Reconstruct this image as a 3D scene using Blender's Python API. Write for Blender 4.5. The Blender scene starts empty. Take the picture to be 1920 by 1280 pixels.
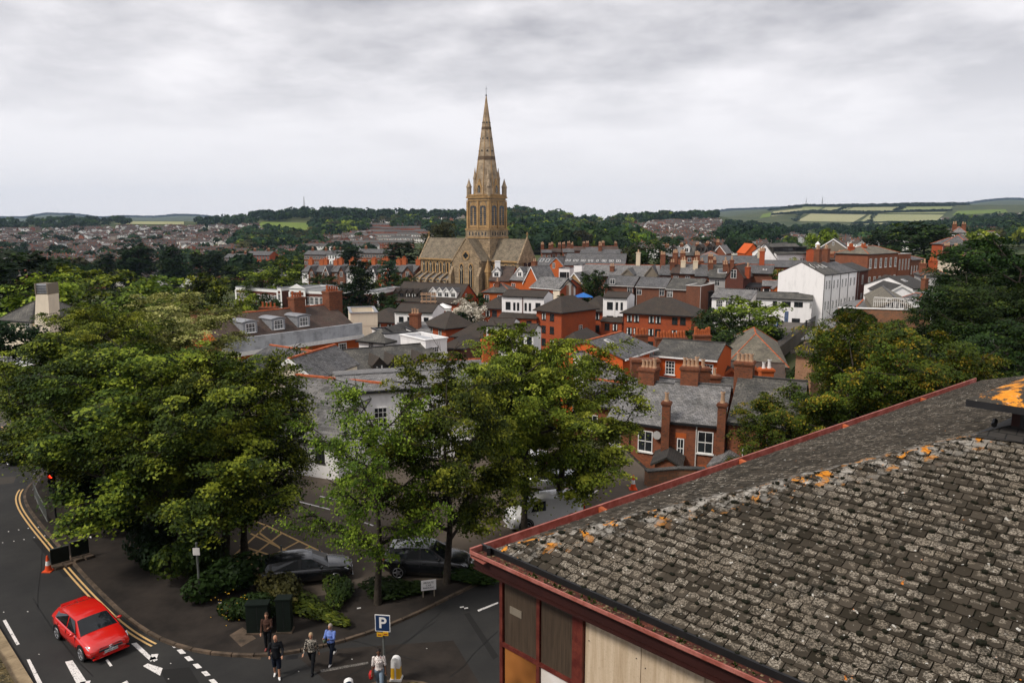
import bpy, math, random
import numpy as np
from math import radians, sin, cos, tan, atan, atan2, pi, hypot
from mathutils import Vector, Matrix
random.seed(7)
RNG = np.random.default_rng(7)
SC = bpy.context.scene
COL = SC.collection
# camera
F, PITCH, CAMZ = 1400.0, radians(9.1), 18.0
cam_d = bpy.data.cameras.new('camera')
cam = bpy.data.objects.new('camera', cam_d); COL.objects.link(cam)
cam.location = (0, 0, CAMZ); cam.rotation_euler = (radians(90) - PITCH, 0, 0)
cam_d.sensor_width = 36; cam_d.lens = 36 * F / 1920
cam_d.clip_start = .5; cam_d.clip_end = 40000
SC.camera = cam
# sky, sun, exposure
SUN_DIR = Vector((-0.62, -0.38, 0.80)).normalized()      # towards the sun
world = bpy.data.worlds.new('World'); SC.world = world; world.use_nodes = True
wn, wl = world.node_tree.nodes, world.node_tree.links
wn.clear()
def N(t, **kw):
 n = wn.new(t)
 for k, v in kw.items(): setattr(n, k, v)
 return n
sky = N('ShaderNodeTexSky', sky_type='NISHITA', sun_disc=False)
sky.sun_elevation = math.asin(SUN_DIR.z); sky.sun_rotation = atan2(SUN_DIR.x, SUN_DIR.y)
skb = N('ShaderNodeBackground'); skb.inputs['Strength'].default_value = .07
wl.new(sky.outputs[0], skb.inputs[0])
tc = N('ShaderNodeTexCoord'); sx = N('ShaderNodeSeparateXYZ'); wl.new(tc.outputs['Generated'], sx.inputs[0])
def wm(op, a, b=None, c=None):
 n = N('ShaderNodeMath', operation=op)
 for i, q in enumerate((a, b, c)):
  if q is None: continue
  if isinstance(q, (int, float)): n.inputs[i].default_value = q
  else: wl.new(q, n.inputs[i])
 return n.outputs[0]
zc = wm('MAXIMUM', sx.outputs[2], 0.0)
den = wm('ADD', zc, .16)
cx = wm('DIVIDE', sx.outputs[0], den); cy = wm('DIVIDE', sx.outputs[1], den)
cv = N('ShaderNodeCombineXYZ'); wl.new(cx, cv.inputs[0]); wl.new(cy, cv.inputs[1]); cv.inputs[2].default_value = 3.7
nz1 = N('ShaderNodeTexNoise'); nz1.inputs['Scale'].default_value = .62; nz1.inputs['Detail'].default_value = 7; nz1.inputs['Roughness'].default_value = .5
nz1.inputs['Distortion'].default_value = .1
wl.new(cv.outputs[0], nz1.inputs[0])
rmp = N('ShaderNodeValToRGB')
rmp.color_ramp.elements[0].position = .42; rmp.color_ramp.elements[0].color = (.37, .362, .385, 1)
rmp.color_ramp.elements[1].position = .56; rmp.color_ramp.elements[1].color = (.88, .85, .86, 1)
nz2 = N('ShaderNodeTexNoise'); nz2.inputs['Scale'].default_value = 2.1; nz2.inputs['Detail'].default_value = 6; nz2.inputs['Roughness'].default_value = .55; wl.new(cv.outputs[0], nz2.inputs[0])
wl.new(wm('ADD', wm('MULTIPLY', nz1.outputs[0], .66), wm('MULTIPLY', nz2.outputs[0], .34)), rmp.inputs[0])
hz = N('ShaderNodeMapRange'); hz.interpolation_type = 'SMOOTHSTEP'
hz.inputs['From Min'].default_value = .02; hz.inputs['From Max'].default_value = .30
wl.new(zc, hz.inputs['Value'])
mixh = N('ShaderNodeMix', data_type='RGBA'); mixh.inputs[6].default_value = (.82, .795, .815, 1)
wl.new(hz.outputs[0], mixh.inputs[0]); wl.new(rmp.outputs[0], mixh.inputs[7])
clb = N('ShaderNodeBackground'); clb.inputs['Strength'].default_value = .64
wl.new(mixh.outputs[2], clb.inputs[0])
mxs = N('ShaderNodeMixShader'); mxs.inputs[0].default_value = .93
wl.new(skb.outputs[0], mxs.inputs[1]); wl.new(clb.outputs[0], mxs.inputs[2])
wo = N('ShaderNodeOutputWorld'); wl.new(mxs.outputs[0], wo.inputs[0])
sun_d = bpy.data.lights.new('sun', 'SUN'); sun_d.energy = 1.5; sun_d.angle = radians(12); sun_d.color = (1, .93, .84)
sun = bpy.data.objects.new('sun', sun_d); COL.objects.link(sun)
sun.rotation_euler = SUN_DIR.to_track_quat('Z', 'Y').to_euler(); sun.location = (0, 0, 60)
SC.view_settings.view_transform = 'Standard'; SC.view_settings.look = 'None'
SC.view_settings.gamma = 1; SC.view_settings.exposure = 0.95; SC.view_settings.use_curve_mapping = False
SC.render.engine = 'CYCLES'
cy_ = SC.cycles
cy_.use_denoising = True; cy_.max_bounces = 6; cy_.diffuse_bounces = 3; cy_.glossy_bounces = 2
cy_.transmission_bounces = 2; cy_.transparent_max_bounces = 4; cy_.volume_bounces = 0
cy_.caustics_reflective = False; cy_.caustics_refractive = False
# placing by sight line
cp_, sp_ = cos(PITCH), sin(PITCH)
def ray(px, py):
 v = -(py - 640) / F
 return Vector(((px - 960) / F, cp_ + v * sp_, -sp_ + v * cp_))
def at_z(px, py, z):
 r = ray(px, py); t = (z - CAMZ) / r.z
 return Vector((r.x * t, r.y * t, z))
def at_d(px, py, Y):
 r = ray(px, py); t = Y / r.y
 return Vector((r.x * t, Y, CAMZ + r.z * t))
def zrow(py, D):
 return CAMZ - D * tan(PITCH - atan((640 - py) / F))
def xpx(px, Y, z):        # world x that shows at column px for a point at distance Y, height z
 return (px - 960) / F * (Y * cp_ - (z - CAMZ) * sp_)
# terrain heights
NEAR = [(50, [(0, 0), (1920, 0)]), (53, [(0, 0), (1150, 0), (1235, -1.6), (1920, -1.8)]), (58, [(0, 0), (1130, 0), (1220, -1.8), (1920, -2)]),
  (72, [(0, 0), (480, -1), (960, -2.6), (1920, -2)]),
  (92, [(0, 0), (480, -4), (960, -6), (1300, -6), (1920, -4)]),
  (130, [(0, -2), (480, -8), (960, -11), (1300, -11), (1440, -7), (1920, -4)]),
  (170, [(0, -4), (480, -9), (960, -11), (1320, -11), (1400, -5), (1920, -3)]),
  (210, [(0, -6), (480, -8), (960, -9), (1300, -8), (1440, -4), (1920, -2)]),
  (260, [(0, -8), (480, -8), (960, -5), (1300, -6), (1440, -4), (1920, -2)]),
  (350, [(0, -14), (480, -12), (960, -10), (1300, -9), (1440, -7), (1920, -4)])]
FAR = [(500, [(0, 532), (240, 530), (480, 520), (720, 508), (960, 492), (1280, 486), (1650, 480), (1920, 476)]),
 (800, [(0, 490), (480, 480), (720, 470), (960, 460), (1280, 460), (1500, 462), (1800, 455), (1920, 450)]),
 (1200, [(0, 458), (240, 455), (480, 448), (600, 443), (860, 438), (960, 430), (1100, 440), (1280, 438), (1400, 446), (1500, 450), (1800, 438), (1920, 436)]),
 (1600, [(0, 434), (240, 432), (480, 425), (600, 415), (720, 420), (860, 418), (960, 408), (1100, 424), (1280, 418), (1400, 432), (1500, 440), (1650, 436), (1800, 424), (1920, 420)]),
 (2000, [(0, 417), (240, 414), (380, 415), (480, 408), (600, 399), (720, 403), (860, 404), (960, 394), (1050, 404), (1110, 416), (1200, 408), (1280, 403), (1340, 404), (1400, 418), (1500, 431), (1650, 430), (1800, 412), (1920, 404)]),
 (2700, [(0, 427), (960, 420), (1280, 414), (1500, 424), (1650, 420), (1800, 408), (1920, 402)]),
 (3600, [(0, 424), (960, 416), (1280, 414), (1400, 404), (1480, 389), (1500, 386), (1650, 385), (1700, 382), (1800, 384), (1920, 384)]),
 (5200, [(0, 421), (960, 416), (1280, 413), (1360, 404), (1420, 396), (1500, 386), (1560, 385), (1650, 390), (1920, 388)]),
 (8200, [(-200, 408), (0, 409), (60, 409), (100, 402), (150, 403), (195, 410), (240, 407), (300, 408), (345, 404), (390, 406), (430, 412), (900, 416), (1290, 412), (1350, 395), (1400, 393), (1470, 390), (1560, 388), (1790, 384), (1850, 376), (1880, 374), (1920, 376), (2100, 380)]),
 (15000, [(0, 414), (1920, 414)])]
DS = [0] + [d for d, _ in NEAR] + [d for d, _ in FAR]
def col_z(u):
 zs = [0.0]
 for d, t in NEAR: zs.append(float(np.interp(u, [a for a, _ in t], [b for _, b in t])))
 for d, t in FAR: zs.append(zrow(float(np.interp(u, [a for a, _ in t], [b for _, b in t])), d))
 return zs
UG = np.arange(-1200, 3201, 20)
CZ = np.array([col_z(u) for u in UG])
LD = np.log(np.array(DS[1:], float))
def ground(x, y):
 if y <= 50: return 0.0
 u = min(max(x / y * F / 1.0 + 960, -1200), 3199.9)
 k = (u + 1200) / 20; i = int(k); f = k - i
 zs = CZ[i] * (1 - f) + CZ[i + 1] * f
 return float(np.interp(math.log(y), LD, zs[1:]))
def cast(px, py, dmin=52, dmax=9000):
 """where the sight line through (px, py) meets the terrain"""
 r = ray(px, py); d = dmin; prev = d
 while d < dmax:
  z = CAMZ + r.z * d / r.y
  if z < ground(r.x * d / r.y, d):
   lo, hi = prev, d
   for _ in range(12):
    m = (lo + hi) / 2
    if CAMZ + r.z * m / r.y < ground(r.x * m / r.y, m): hi = m
    else: lo = m
   return Vector((r.x * hi / r.y, hi, ground(r.x * hi / r.y, hi)))
  prev = d; d *= 1.02
 return None
# mesh building
class MB:
 def __init__(s): s.v = []; s.f = []; s.m = []; s.a = []
 def add(s, vs, fs, m=0, a=None):
  o = len(s.v); s.v.extend([tuple(p) for p in vs])
  for k, f in enumerate(fs):
   s.f.append(tuple(i + o for i in f)); s.m.append(m if isinstance(m, int) else m[k]); s.a.append(a if a is not None else 0.0)
  return s
 def box(s, x0, x1, y0, y1, z0, z1, m=0, a=None):
  return s.add([(x0, y0, z0), (x1, y0, z0), (x1, y1, z0), (x0, y1, z0), (x0, y0, z1), (x1, y0, z1), (x1, y1, z1), (x0, y1, z1)],
 [(0, 3, 2, 1), (4, 5, 6, 7), (0, 1, 5, 4), (1, 2, 6, 5), (2, 3, 7, 6), (3, 0, 4, 7)], m, a)
 def prism(s, pts, d, m=0, a=None, cap=True):
  """polygon pts (3-D, one plane) pushed along vector d"""
  n = len(pts); d = Vector(d); pts = [Vector(p) for p in pts]
  vs = pts + [p + d for p in pts]
  fs = [(i, (i + 1) % n, n + (i + 1) % n, n + i) for i in range(n)]
  if cap: fs += [tuple(range(n - 1, -1, -1)), tuple(range(n, 2 * n))]
  return s.add(vs, fs, m, a)
 def tube(s, p0, p1, r0, r1=None, n=8, m=0, cap=True, a=None):
  p0, p1 = Vector(p0), Vector(p1); r1 = r0 if r1 is None else r1
  d = (p1 - p0);
  if d.length < 1e-6: return s
  q = d.to_track_quat('Z', 'Y'); e1 = q @ Vector((1, 0, 0)); e2 = q @ Vector((0, 1, 0))
  vs = [p0 + (e1 * cos(2 * pi * i / n) + e2 * sin(2 * pi * i / n)) * r0 for i in range(n)] + \
 [p1 + (e1 * cos(2 * pi * i / n) + e2 * sin(2 * pi * i / n)) * r1 for i in range(n)]
  fs = [(i, (i + 1) % n, n + (i + 1) % n, n + i) for i in range(n)]
  if cap: fs += [tuple(range(n - 1, -1, -1)), tuple(range(n, 2 * n))]
  return s.add(vs, fs, m, a)
 def path(s, pts, r, n=6, m=0):
  for a, b in zip(pts, pts[1:]): s.tube(a, b, r, r, n, m)
  return s
 def ball(s, c, r, n=8, m=0, sc=(1, 1, 1), a=None):
  c = Vector(c); k = n // 2; vs = [c + Vector((0, 0, r * sc[2]))]
  for j in range(1, k):
   t = pi * j / k
   for i in range(n): vs.append(c + Vector((r * sc[0] * sin(t) * cos(2 * pi * i / n), r * sc[1] * sin(t) * sin(2 * pi * i / n), r * sc[2] * cos(t))))
  vs.append(c - Vector((0, 0, r * sc[2])))
  fs = [(0, 1 + i, 1 + (i + 1) % n) for i in range(n)]
  for j in range(k - 2):
   o = 1 + j * n
   fs += [(o + i, o + n + i, o + n + (i + 1) % n, o + (i + 1) % n) for i in range(n)]
  o = 1 + (k - 2) * n; L = len(vs) - 1
  fs += [(o + i, L, o + (i + 1) % n) for i in range(n)]
  return s.add(vs, fs, m, a)
 def mesh(s, name, mats, smooth=False):
  me = bpy.data.meshes.new(name)
  me.from_pydata(s.v, [], s.f)
  for mt in mats: me.materials.append(M[mt] if isinstance(mt, str) else mt)
  me.polygons.foreach_set('material_index', s.m)
  if smooth: me.polygons.foreach_set('use_smooth', [True] * len(s.f))
  if any(s.a):
   at = me.attributes.new('rnd', 'FLOAT', 'FACE'); at.data.foreach_set('value', s.a)
  auto_uv(me); me.update(); return me
 def build(s, name, mats, parent=None, smooth=False):
  if isinstance(mats, str): mats = [mats]
  return link(name, s.mesh(name, mats, smooth), parent)
def auto_uv(me):
 n = len(me.vertices); co = np.empty(n * 3, np.float32); me.vertices.foreach_get('co', co); co = co.reshape(-1, 3)
 L = len(me.loops); vi = np.empty(L, np.int32); me.loops.foreach_get('vertex_index', vi)
 P = len(me.polygons); no = np.empty(P * 3, np.float32); me.polygons.foreach_get('normal', no); no = no.reshape(-1, 3)
 tot = np.empty(P, np.int32); me.polygons.foreach_get('loop_total', tot)
 nl = np.repeat(no, tot, axis=0)
 u = np.stack([-nl[:, 1], nl[:, 0], np.zeros(L)], 1); ln = np.linalg.norm(u, axis=1)
 flat = ln < .02; u[flat] = (1, 0, 0); ln[flat] = 1; u /= ln[:, None]
 v = np.cross(nl, u); p = co[vi]
 uv = np.stack([(p * u).sum(1), (p * v).sum(1)], 1).astype(np.float32)
 me.uv_layers.new(name='UVMap').data.foreach_set('uv', uv.ravel())
def link(name, data, parent=None, loc=None, rz=None):
 o = bpy.data.objects.new(name, data); COL.objects.link(o)
 if parent is not None: o.parent = parent
 if loc is not None: o.location = loc
 if rz is not None: o.rotation_euler = (0, 0, rz)
 return o
def tag(o, label=None, cat=None, group=None, kind=None):
 if label: o['label'] = label
 if cat: o['category'] = cat
 if group: o['group'] = group
 if kind: o['kind'] = kind
 return o
def thing(name, label, cat, loc=(0, 0, 0), rz=0, group=None):
 return tag(link(name, None, None, loc, rz), label, cat, group)
def struct(o): o['kind'] = 'structure'; return o
def np_mesh(name, V, n, mats, attr=None, mi=None, col=None, smooth=False):
 """V: (K, n, 3) polygons with n corners each"""
 K = V.shape[0]; me = bpy.data.meshes.new(name)
 me.vertices.add(K * n); me.vertices.foreach_set('co', V.astype(np.float32).ravel())
 me.loops.add(K * n); me.loops.foreach_set('vertex_index', np.arange(K * n, dtype=np.int32))
 me.polygons.add(K); me.polygons.foreach_set('loop_start', np.arange(0, K * n, n, dtype=np.int32))
 for mt in mats: me.materials.append(M[mt])
 if mi is not None: me.polygons.foreach_set('material_index', mi.astype(np.int32))
 if attr is not None:
  at = me.attributes.new('rnd', 'FLOAT', 'FACE'); at.data.foreach_set('value', attr.astype(np.float32))
 if col is not None:
  at = me.attributes.new('col', 'FLOAT_COLOR', 'FACE'); at.data.foreach_set('color', col.astype(np.float32).ravel())
 me.update(calc_edges=True); me.validate(); return me
# materials
M = {}
class NT:
 def __init__(s, name):
  s.mat = bpy.data.materials.new(name); s.mat.use_nodes = True; s.n = s.mat.node_tree.nodes; s.l = s.mat.node_tree.links
  s.b = s.n['Principled BSDF']; M[name] = s.mat; s.b.inputs['Specular IOR Level'].default_value = .3
 def node(s, t, ins=None, **kw):
  n = s.n.new(t)
  for k, v in kw.items(): setattr(n, k, v)
  for k, v in (ins or {}).items(): s.put(v, n.inputs[k])
  return n
 def put(s, v, sock):
  if hasattr(v, 'is_output') or isinstance(v, bpy.types.NodeSocket): s.l.new(v, sock)
  else:
   if isinstance(v, tuple) and len(v) == 3 and sock.type == 'RGBA': v = v + (1,)
   sock.default_value = v
 def uv(s): return s.node('ShaderNodeTexCoord').outputs['UV']
 def obj(s): return s.node('ShaderNodeTexCoord').outputs['Object']
 def pos(s): return s.node('ShaderNodeNewGeometry').outputs['Position']
 def noise(s, vec, scale, detail=3, rough=.55, out=0, dist=0):
  return s.node('ShaderNodeTexNoise', {'Vector': vec, 'Scale': scale, 'Detail': detail, 'Roughness': rough, 'Distortion': dist}).outputs[out]
 def ramp(s, f, a, b, c0=(0, 0, 0), c1=(1, 1, 1)):
  r = s.node('ShaderNodeValToRGB', {'Fac': f}); e = r.color_ramp.elements
  e[0].position = a; e[1].position = b; e[0].color = c0 + (1,); e[1].color = c1 + (1,); return r.outputs[0]
 def mix(s, f, a, b, bt='MIX'):
  n = s.node('ShaderNodeMix', data_type='RGBA', blend_type=bt); s.put(f, n.inputs[0]); s.put(a, n.inputs[6]); s.put(b, n.inputs[7]); return n.outputs[2]
 def math(s, op, a, b=0.0, clamp=False):
  n = s.node('ShaderNodeMath', operation=op, use_clamp=clamp); s.put(a, n.inputs[0]); s.put(b, n.inputs[1]); return n.outputs[0]
 def bump(s, h, st=.5, d=.02):
  n = s.node('ShaderNodeBump', {'Height': h, 'Strength': st, 'Distance': d}); s.l.new(n.outputs[0], s.b.inputs['Normal'])
 def out(s, col, rough=.8, spec=None, metal=None):
  s.put(col, s.b.inputs['Base Color']); s.put(rough, s.b.inputs['Roughness'])
  if spec is not None: s.b.inputs['Specular IOR Level'].default_value = spec
  if metal is not None: s.b.inputs['Metallic'].default_value = metal
  return s.mat
def plain(name, c, rough=.6, spec=.3, metal=0, var=.25, sc=3.0):
 t = NT(name); n = t.noise(t.obj(), sc, 4)
 dark = tuple(q * (1 - var) for q in c)
 return t.out(t.mix(t.ramp(n, .35, .65), dark, c), rough, spec, metal)
def brick(name, c1, c2, mortar, stain=(.05, .035, .03), st=.45, bw=.225, rh=.075, ms=.009):
 t = NT(name); uv = t.uv()
 b = t.node('ShaderNodeTexBrick', {'Vector': uv, 'Color1': c1, 'Color2': c2, 'Mortar': mortar, 'Scale': 1.0, 'Mortar Size': ms, 'Mortar Smooth': .2, 'Bias': 0.0, 'Brick Width': bw, 'Row Height': rh})
 n = t.noise(t.obj(), .55, 6, .65); k = t.ramp(n, .42, .72)
 c = t.mix(t.math('MULTIPLY', k, st), b.outputs[0], stain)
 n2 = t.noise(uv, 7, 3); c = t.mix(t.ramp(n2, .35, .7), c, t.mix(.5, c, c1), 'MIX')
 t.bump(b.outputs[1], -.4, .01)
 return t.out(c, .9, .15)
def slates(name, c1, c2, gap=(.012, .012, .012), lichen=(.22, .2, .17), la=.5, bw=.28, rh=.19, thr=.55):
 t = NT(name); uv = t.uv()
 b = t.node('ShaderNodeTexBrick', {'Vector': uv, 'Color1': c1, 'Color2': c2, 'Mortar': gap, 'Scale': 1.0, 'Mortar Size': .012, 'Mortar Smooth': .1, 'Bias': 0.0, 'Brick Width': bw, 'Row Height': rh})
 n = t.noise(uv, .5, 7, .7); n2 = t.noise(uv, 5.5, 5, .7)
 k = t.math('MULTIPLY', t.ramp(n, thr - .1, thr + .13), t.ramp(n2, .42, .62))
 c = t.mix(t.math('MULTIPLY', k, la), b.outputs[0], lichen)
 n3 = t.noise(t.obj(), .8, 5, .6); c = t.mix(t.math('MULTIPLY', t.ramp(n3, .45, .7), .45), c, (.02, .022, .018))
 t.bump(b.outputs[1], -.5, .02)
 return t.out(c, .75, .3)
def render_(name, c, stain=.3, sc=.35):
 t = NT(name); p = t.obj()
 mp = t.node('ShaderNodeMapping', {'Vector': p, 'Scale': (1, 1, .3)}).outputs[0]
 n = t.noise(mp, sc * 3, 6, .65); dark = tuple(q * .62 for q in c)
 return t.out(t.mix(t.math('MULTIPLY', t.ramp(n, .5, .85), stain * 1.6), c, dark), .85, .2)
def glass(name, c=(.012, .014, .016), rough=.08):
 t = NT(name); n = t.noise(t.obj(), .9, 2)
 return t.out(t.mix(t.ramp(n, .4, .6), c, tuple(q * 2.2 for q in c)), rough, .5)
brick('brick_flats', (.42, .085, .028), (.31, .06, .022), (.2, .07, .04), st=.45)
brick('brick_old', (.31, .10, .045), (.15, .05, .03), (.12, .085, .065), st=.5)
brick('brick_dark', (.14, .04, .025), (.07, .026, .02), (.08, .06, .05), st=.4)
brick('brick_brown', (.22, .08, .042), (.12, .046, .028), (.12, .09, .07), st=.5)
brick('brick_orange', (.55, .12, .025), (.45, .09, .02), (.25, .1, .05), st=.25)
brick('brick_chimney', (.26, .08, .035), (.10, .038, .025), (.13, .1, .07), stain=(.03, .022, .018), st=.8)
brick('brick_pale', (.42, .23, .13), (.3, .14, .08), (.2, .15, .11), st=.5)
brick('stone_dark', (.16, .11, .07), (.09, .06, .04), (.04, .03, .025))
brick('stone_rubble', (.44, .325, .20), (.18, .13, .085), (.1, .085, .065), stain=(.045, .036, .028), st=.85, bw=.62, rh=.3, ms=.025)
brick('stone_gold', (.46, .29, .13), (.30, .18, .08), (.16, .11, .06), stain=(.07, .055, .04), st=.6, bw=.7, rh=.35, ms=.015)
brick('stone_spire', (.45, .35, .24), (.25, .19, .13), (.13, .095, .07), stain=(.05, .04, .032), st=.85, bw=.8, rh=.4, ms=.02)
brick('stone_wall', (.35, .15, .075), (.2, .12, .08), (.14, .11, .08), stain=(.08, .07, .05), st=.7, bw=.5, rh=.22, ms=.02)
slates('slate_grey', (.15, .147, .15), (.07, .069, .072), la=.5)
slates('slate_pale', (.23, .225, .225), (.10, .098, .10), la=.65, lichen=(.3, .28, .25), thr=.5)
slates('slate_big', (.16, .155, .155), (.055, .053, .052), la=.7, lichen=(.26, .24, .21), thr=.5, bw=.5, rh=.3)
slates('slate_moss', (.075, .072, .068), (.045, .043, .04), la=.8, lichen=(.24, .22, .18), thr=.5)
slates('slate_dark', (.055, .05, .045), (.035, .032, .03), la=.5, thr=.6)
slates('tile_brown', (.062, .043, .032), (.04, .03, .023), la=.35, lichen=(.1, .085, .05), bw=.2, rh=.12, thr=.55)
slates('tile_redbrown', (.10, .06, .045), (.065, .043, .034), la=.4, lichen=(.18, .15, .11), bw=.2, rh=.12)
slates('church_roof', (.20, .155, .105), (.09, .072, .05), la=.9, lichen=(.3, .25, .17), bw=.35, rh=.25, thr=.46)
slates('stone_slate', (.17, .15, .115), (.1, .088, .068), la=.8, lichen=(.26, .23, .16), bw=.35, rh=.25, thr=.48)
slates('lead_grey', (.42, .43, .45), (.38, .39, .41), gap=(.3, .3, .3), la=.2, bw=.9, rh=3)
slates('thatch', (.12, .08, .05), (.07, .05, .035), la=.2, bw=.03, rh=.6)
render_('white_wall', (.83, .81, .80), .45); render_('cream_wall', (.74, .64, .50)); render_('stone_cream', (.62, .52, .38), .6)
render_('pink_wall', (.66, .42, .36)); render_('orange_paint', (.56, .105, .022), .25); render_('terracotta_paint', (.5, .13, .035), .5)
render_('grey_wall', (.42, .41, .40)); render_('timber_grey', (.2, .17, .13), .8)
plain('white_paint', (.8, .79, .77), .45, .4, var=.08); plain('white_trim', (.75, .73, .70), .5, .3, var=.15)
plain('black_paint', (.012, .012, .013), .5, .4); plain('dark_frame', (.02, .018, .017), .45, .4)
plain('terracotta', (.5, .13, .05), .85, .2, var=.45, sc=2); plain('pot_red', (.45, .12, .04), .8, .2, var=.35, sc=4); plain('pot_cream', (.55, .35, .22), .8, .2, var=.4, sc=4)
plain('lead', (.3, .31, .33), .5, .4, metal=.2, var=.3); plain('pipe_white', (.6, .58, .55), .6); plain('iron', (.03, .03, .032), .5, .4, metal=.5)
plain('steel', (.38, .38, .37), .4, .5, metal=.7); plain('yellow_panel', (.65, .4, .1), .5); plain('blue_panel', (.1, .14, .25), .4)
glass('glass'); glass('glass_pale', (.05, .055, .06), .15)
def emis(name, c, s):
 t = NT(name); t.out(c, .5); t.put(c, t.b.inputs['Emission Color']); t.b.inputs['Emission Strength'].default_value = s
emis('lamp_red', (.9, .03, .01), 3)
def leafmat(name, dark, mid, light, hi=.35):
 t = NT(name)
 a = t.node('ShaderNodeAttribute', attribute_name='rnd').outputs['Fac']
 oi = t.node('ShaderNodeObjectInfo').outputs['Random']
 c = t.mix(t.ramp(a, .05, .6), dark, mid); c = t.mix(t.ramp(a, 1 - hi, 1.0), c, light)
 v = t.node('ShaderNodeHueSaturation', {'Color': c, 'Value': t.math('ADD', t.math('MULTIPLY', oi, .3), .85), 'Hue': t.math('ADD', t.math('MULTIPLY', oi, .03), .487)}).outputs[0]
 t.out(v, .6, .12)
 tr = t.node('ShaderNodeBsdfTranslucent', {'Color': v}); mx = t.node('ShaderNodeMixShader', {0: .22})
 t.l.new(t.b.outputs[0], mx.inputs[1]); t.l.new(tr.outputs[0], mx.inputs[2]); t.l.new(mx.outputs[0], t.n['Material Output'].inputs[0])
leafmat('leaf_green', (.009, .018, .004), (.060, .090, .010), (.32, .35, .032), .48)
leafmat('leaf_deep', (.009, .020, .005), (.024, .048, .009), (.09, .13, .016), .3)
leafmat('leaf_yellow', (.025, .045, .006), (.15, .20, .018), (.44, .47, .055), .5)
leafmat('leaf_pale', (.04, .06, .01), (.22, .26, .05), (.66, .66, .26), .6)
leafmat('leaf_lime', (.014, .028, .005), (.08, .11, .010), (.36, .22, .022), .34)
leafmat('leaf_dark', (.006, .014, .005), (.013, .028, .007), (.03, .055, .01), .3)
leafmat('leaf_blue', (.016, .035, .016), (.03, .06, .026), (.06, .11, .04), .3)
leafmat('leaf_brown', (.02, .022, .008), (.045, .045, .014), (.09, .08, .02), .3)
leafmat('leaf_fresh', (.025, .05, .006), (.10, .15, .012), (.28, .35, .035), .48)
leafmat('blossom', (.3, .28, .2), (.55, .5, .42), (.75, .7, .6), .4)
plain('bark', (.06, .05, .04), .9, .1, var=.5, sc=6)
t = NT('house_far'); c = t.node('ShaderNodeAttribute', attribute_name='col').outputs['Color']; t.out(c, .8, .2)
# ground material and terrain
t = NT('land'); p = t.pos()
n1 = t.noise(p, .012, 6, .6); n2 = t.noise(p, .15, 5, .6)
c = t.mix(t.ramp(n1, .4, .6), (.030, .055, .016), (.075, .09, .03)); c = t.mix(t.ramp(n2, .45, .7), c, (.075, .062, .042))
t.out(c, .95, .1)
t = NT('field'); p = t.pos(); n1 = t.noise(p, .02, 6, .7); n2 = t.noise(p, .003, 3); oi = t.node('ShaderNodeObjectInfo').outputs['Random']
c = t.mix(t.math('ADD', t.math('MULTIPLY', n1, .6), t.math('MULTIPLY', oi, .55)), (.14, .18, .055), (.33, .31, .18)); t.out(c, .95, .1)
t = NT('meadow'); p = t.pos(); n1 = t.noise(p, .02, 5, .6); t.out(t.mix(n1, (.07, .13, .02), (.17, .20, .04)), .95, .1)
def terrain():
 us = np.concatenate([[-3000, -1800], np.arange(-1200, 3201, 12), [4000, 5000]])
 ds = np.concatenate([np.linspace(50, 360, 80), np.exp(np.linspace(math.log(375), math.log(9300), 110))])
 vs, fs = [], []; W = len(us)
 for d in ds:
  for u in us:
   x = (u - 960) / F * d
   vs.append((x, d, ground(x, d)))
 for j in range(len(ds) - 1):
  for i in range(W - 1):
   a = j * W + i; fs.append((a, a + 1, a + W + 1, a + W))
 me = bpy.data.meshes.new('terrain'); me.from_pydata(vs, [], fs); me.materials.append(M['land'])
 me.polygons.foreach_set('use_smooth', [True] * len(fs)); me.update()
 struct(link('terrain', me))
 g = MB(); x0 = (us[0] - 960) / F * 50; x1 = (us[-1] - 960) / F * 50
 g.add([(x0, -150, 0), (x1, -150, 0), (x1, 50, 0), (x0, 50, 0)], [(0, 1, 2, 3)]); struct(g.build('ground', 'land'))
terrain()
def field_patch(corners, nx=14, ny=5, mat='field', dmin=700):
 """corners: four (px,row) going round; each vertex is set on the terrain where its sight line meets it"""
 vs = []; A, B, C, D = corners
 for j in range(ny + 1):
  for i in range(nx + 1):
   u, v = i / nx, j / ny
   px = (A[0] * (1 - u) + B[0] * u) * (1 - v) + (D[0] * (1 - u) + C[0] * u) * v
   py = (A[1] * (1 - u) + B[1] * u) * (1 - v) + (D[1] * (1 - u) + C[1] * u) * v
   q = cast(px, py, dmin)
   if q is None: return
   vs.append((q.x, q.y, q.z + 1.2))
 W = nx + 1; fs = [(j * W + i, j * W + i + 1, (j + 1) * W + i + 1, (j + 1) * W + i) for j in range(ny) for i in range(nx)]
 me = bpy.data.meshes.new('field'); me.from_pydata(vs, [], fs); me.materials.append(M[mat])
 me.polygons.foreach_set('use_smooth', [True] * len(fs)); me.update(); struct(link('field', me))
FIELDS = [([(1494, 415), (1600, 417), (1624, 403), (1520, 401)], 'field', 2100), ([(1606, 421), (1748, 421), (1770, 403), (1632, 402)], 'field', 2100),
 ([(1446, 406), (1516, 397), (1514, 390), (1450, 397)], 'field', 2800), ([(1530, 400.5), (1574, 400), (1596, 389.5), (1548, 389)], 'field', 2800), ([(1577, 400), (1672, 398), (1688, 388.5), (1600, 389)], 'field', 2800),
 ([(1678, 398), (1780, 395), (1788, 386.5), (1694, 388)], 'field', 2800), ([(1785, 404), (1890, 399), (1885, 393), (1795, 396)], 'meadow', 2100),
 ([(1500, 395), (1524, 399), (1544, 389), (1506, 387.5)], 'field', 2800), ([(1636, 400.5), (1770, 400.5), (1776, 398), (1660, 399)], 'field', 2100), ([(1424, 410), (1444, 407), (1446, 399), (1430, 402)], 'meadow', 2800)]
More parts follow.
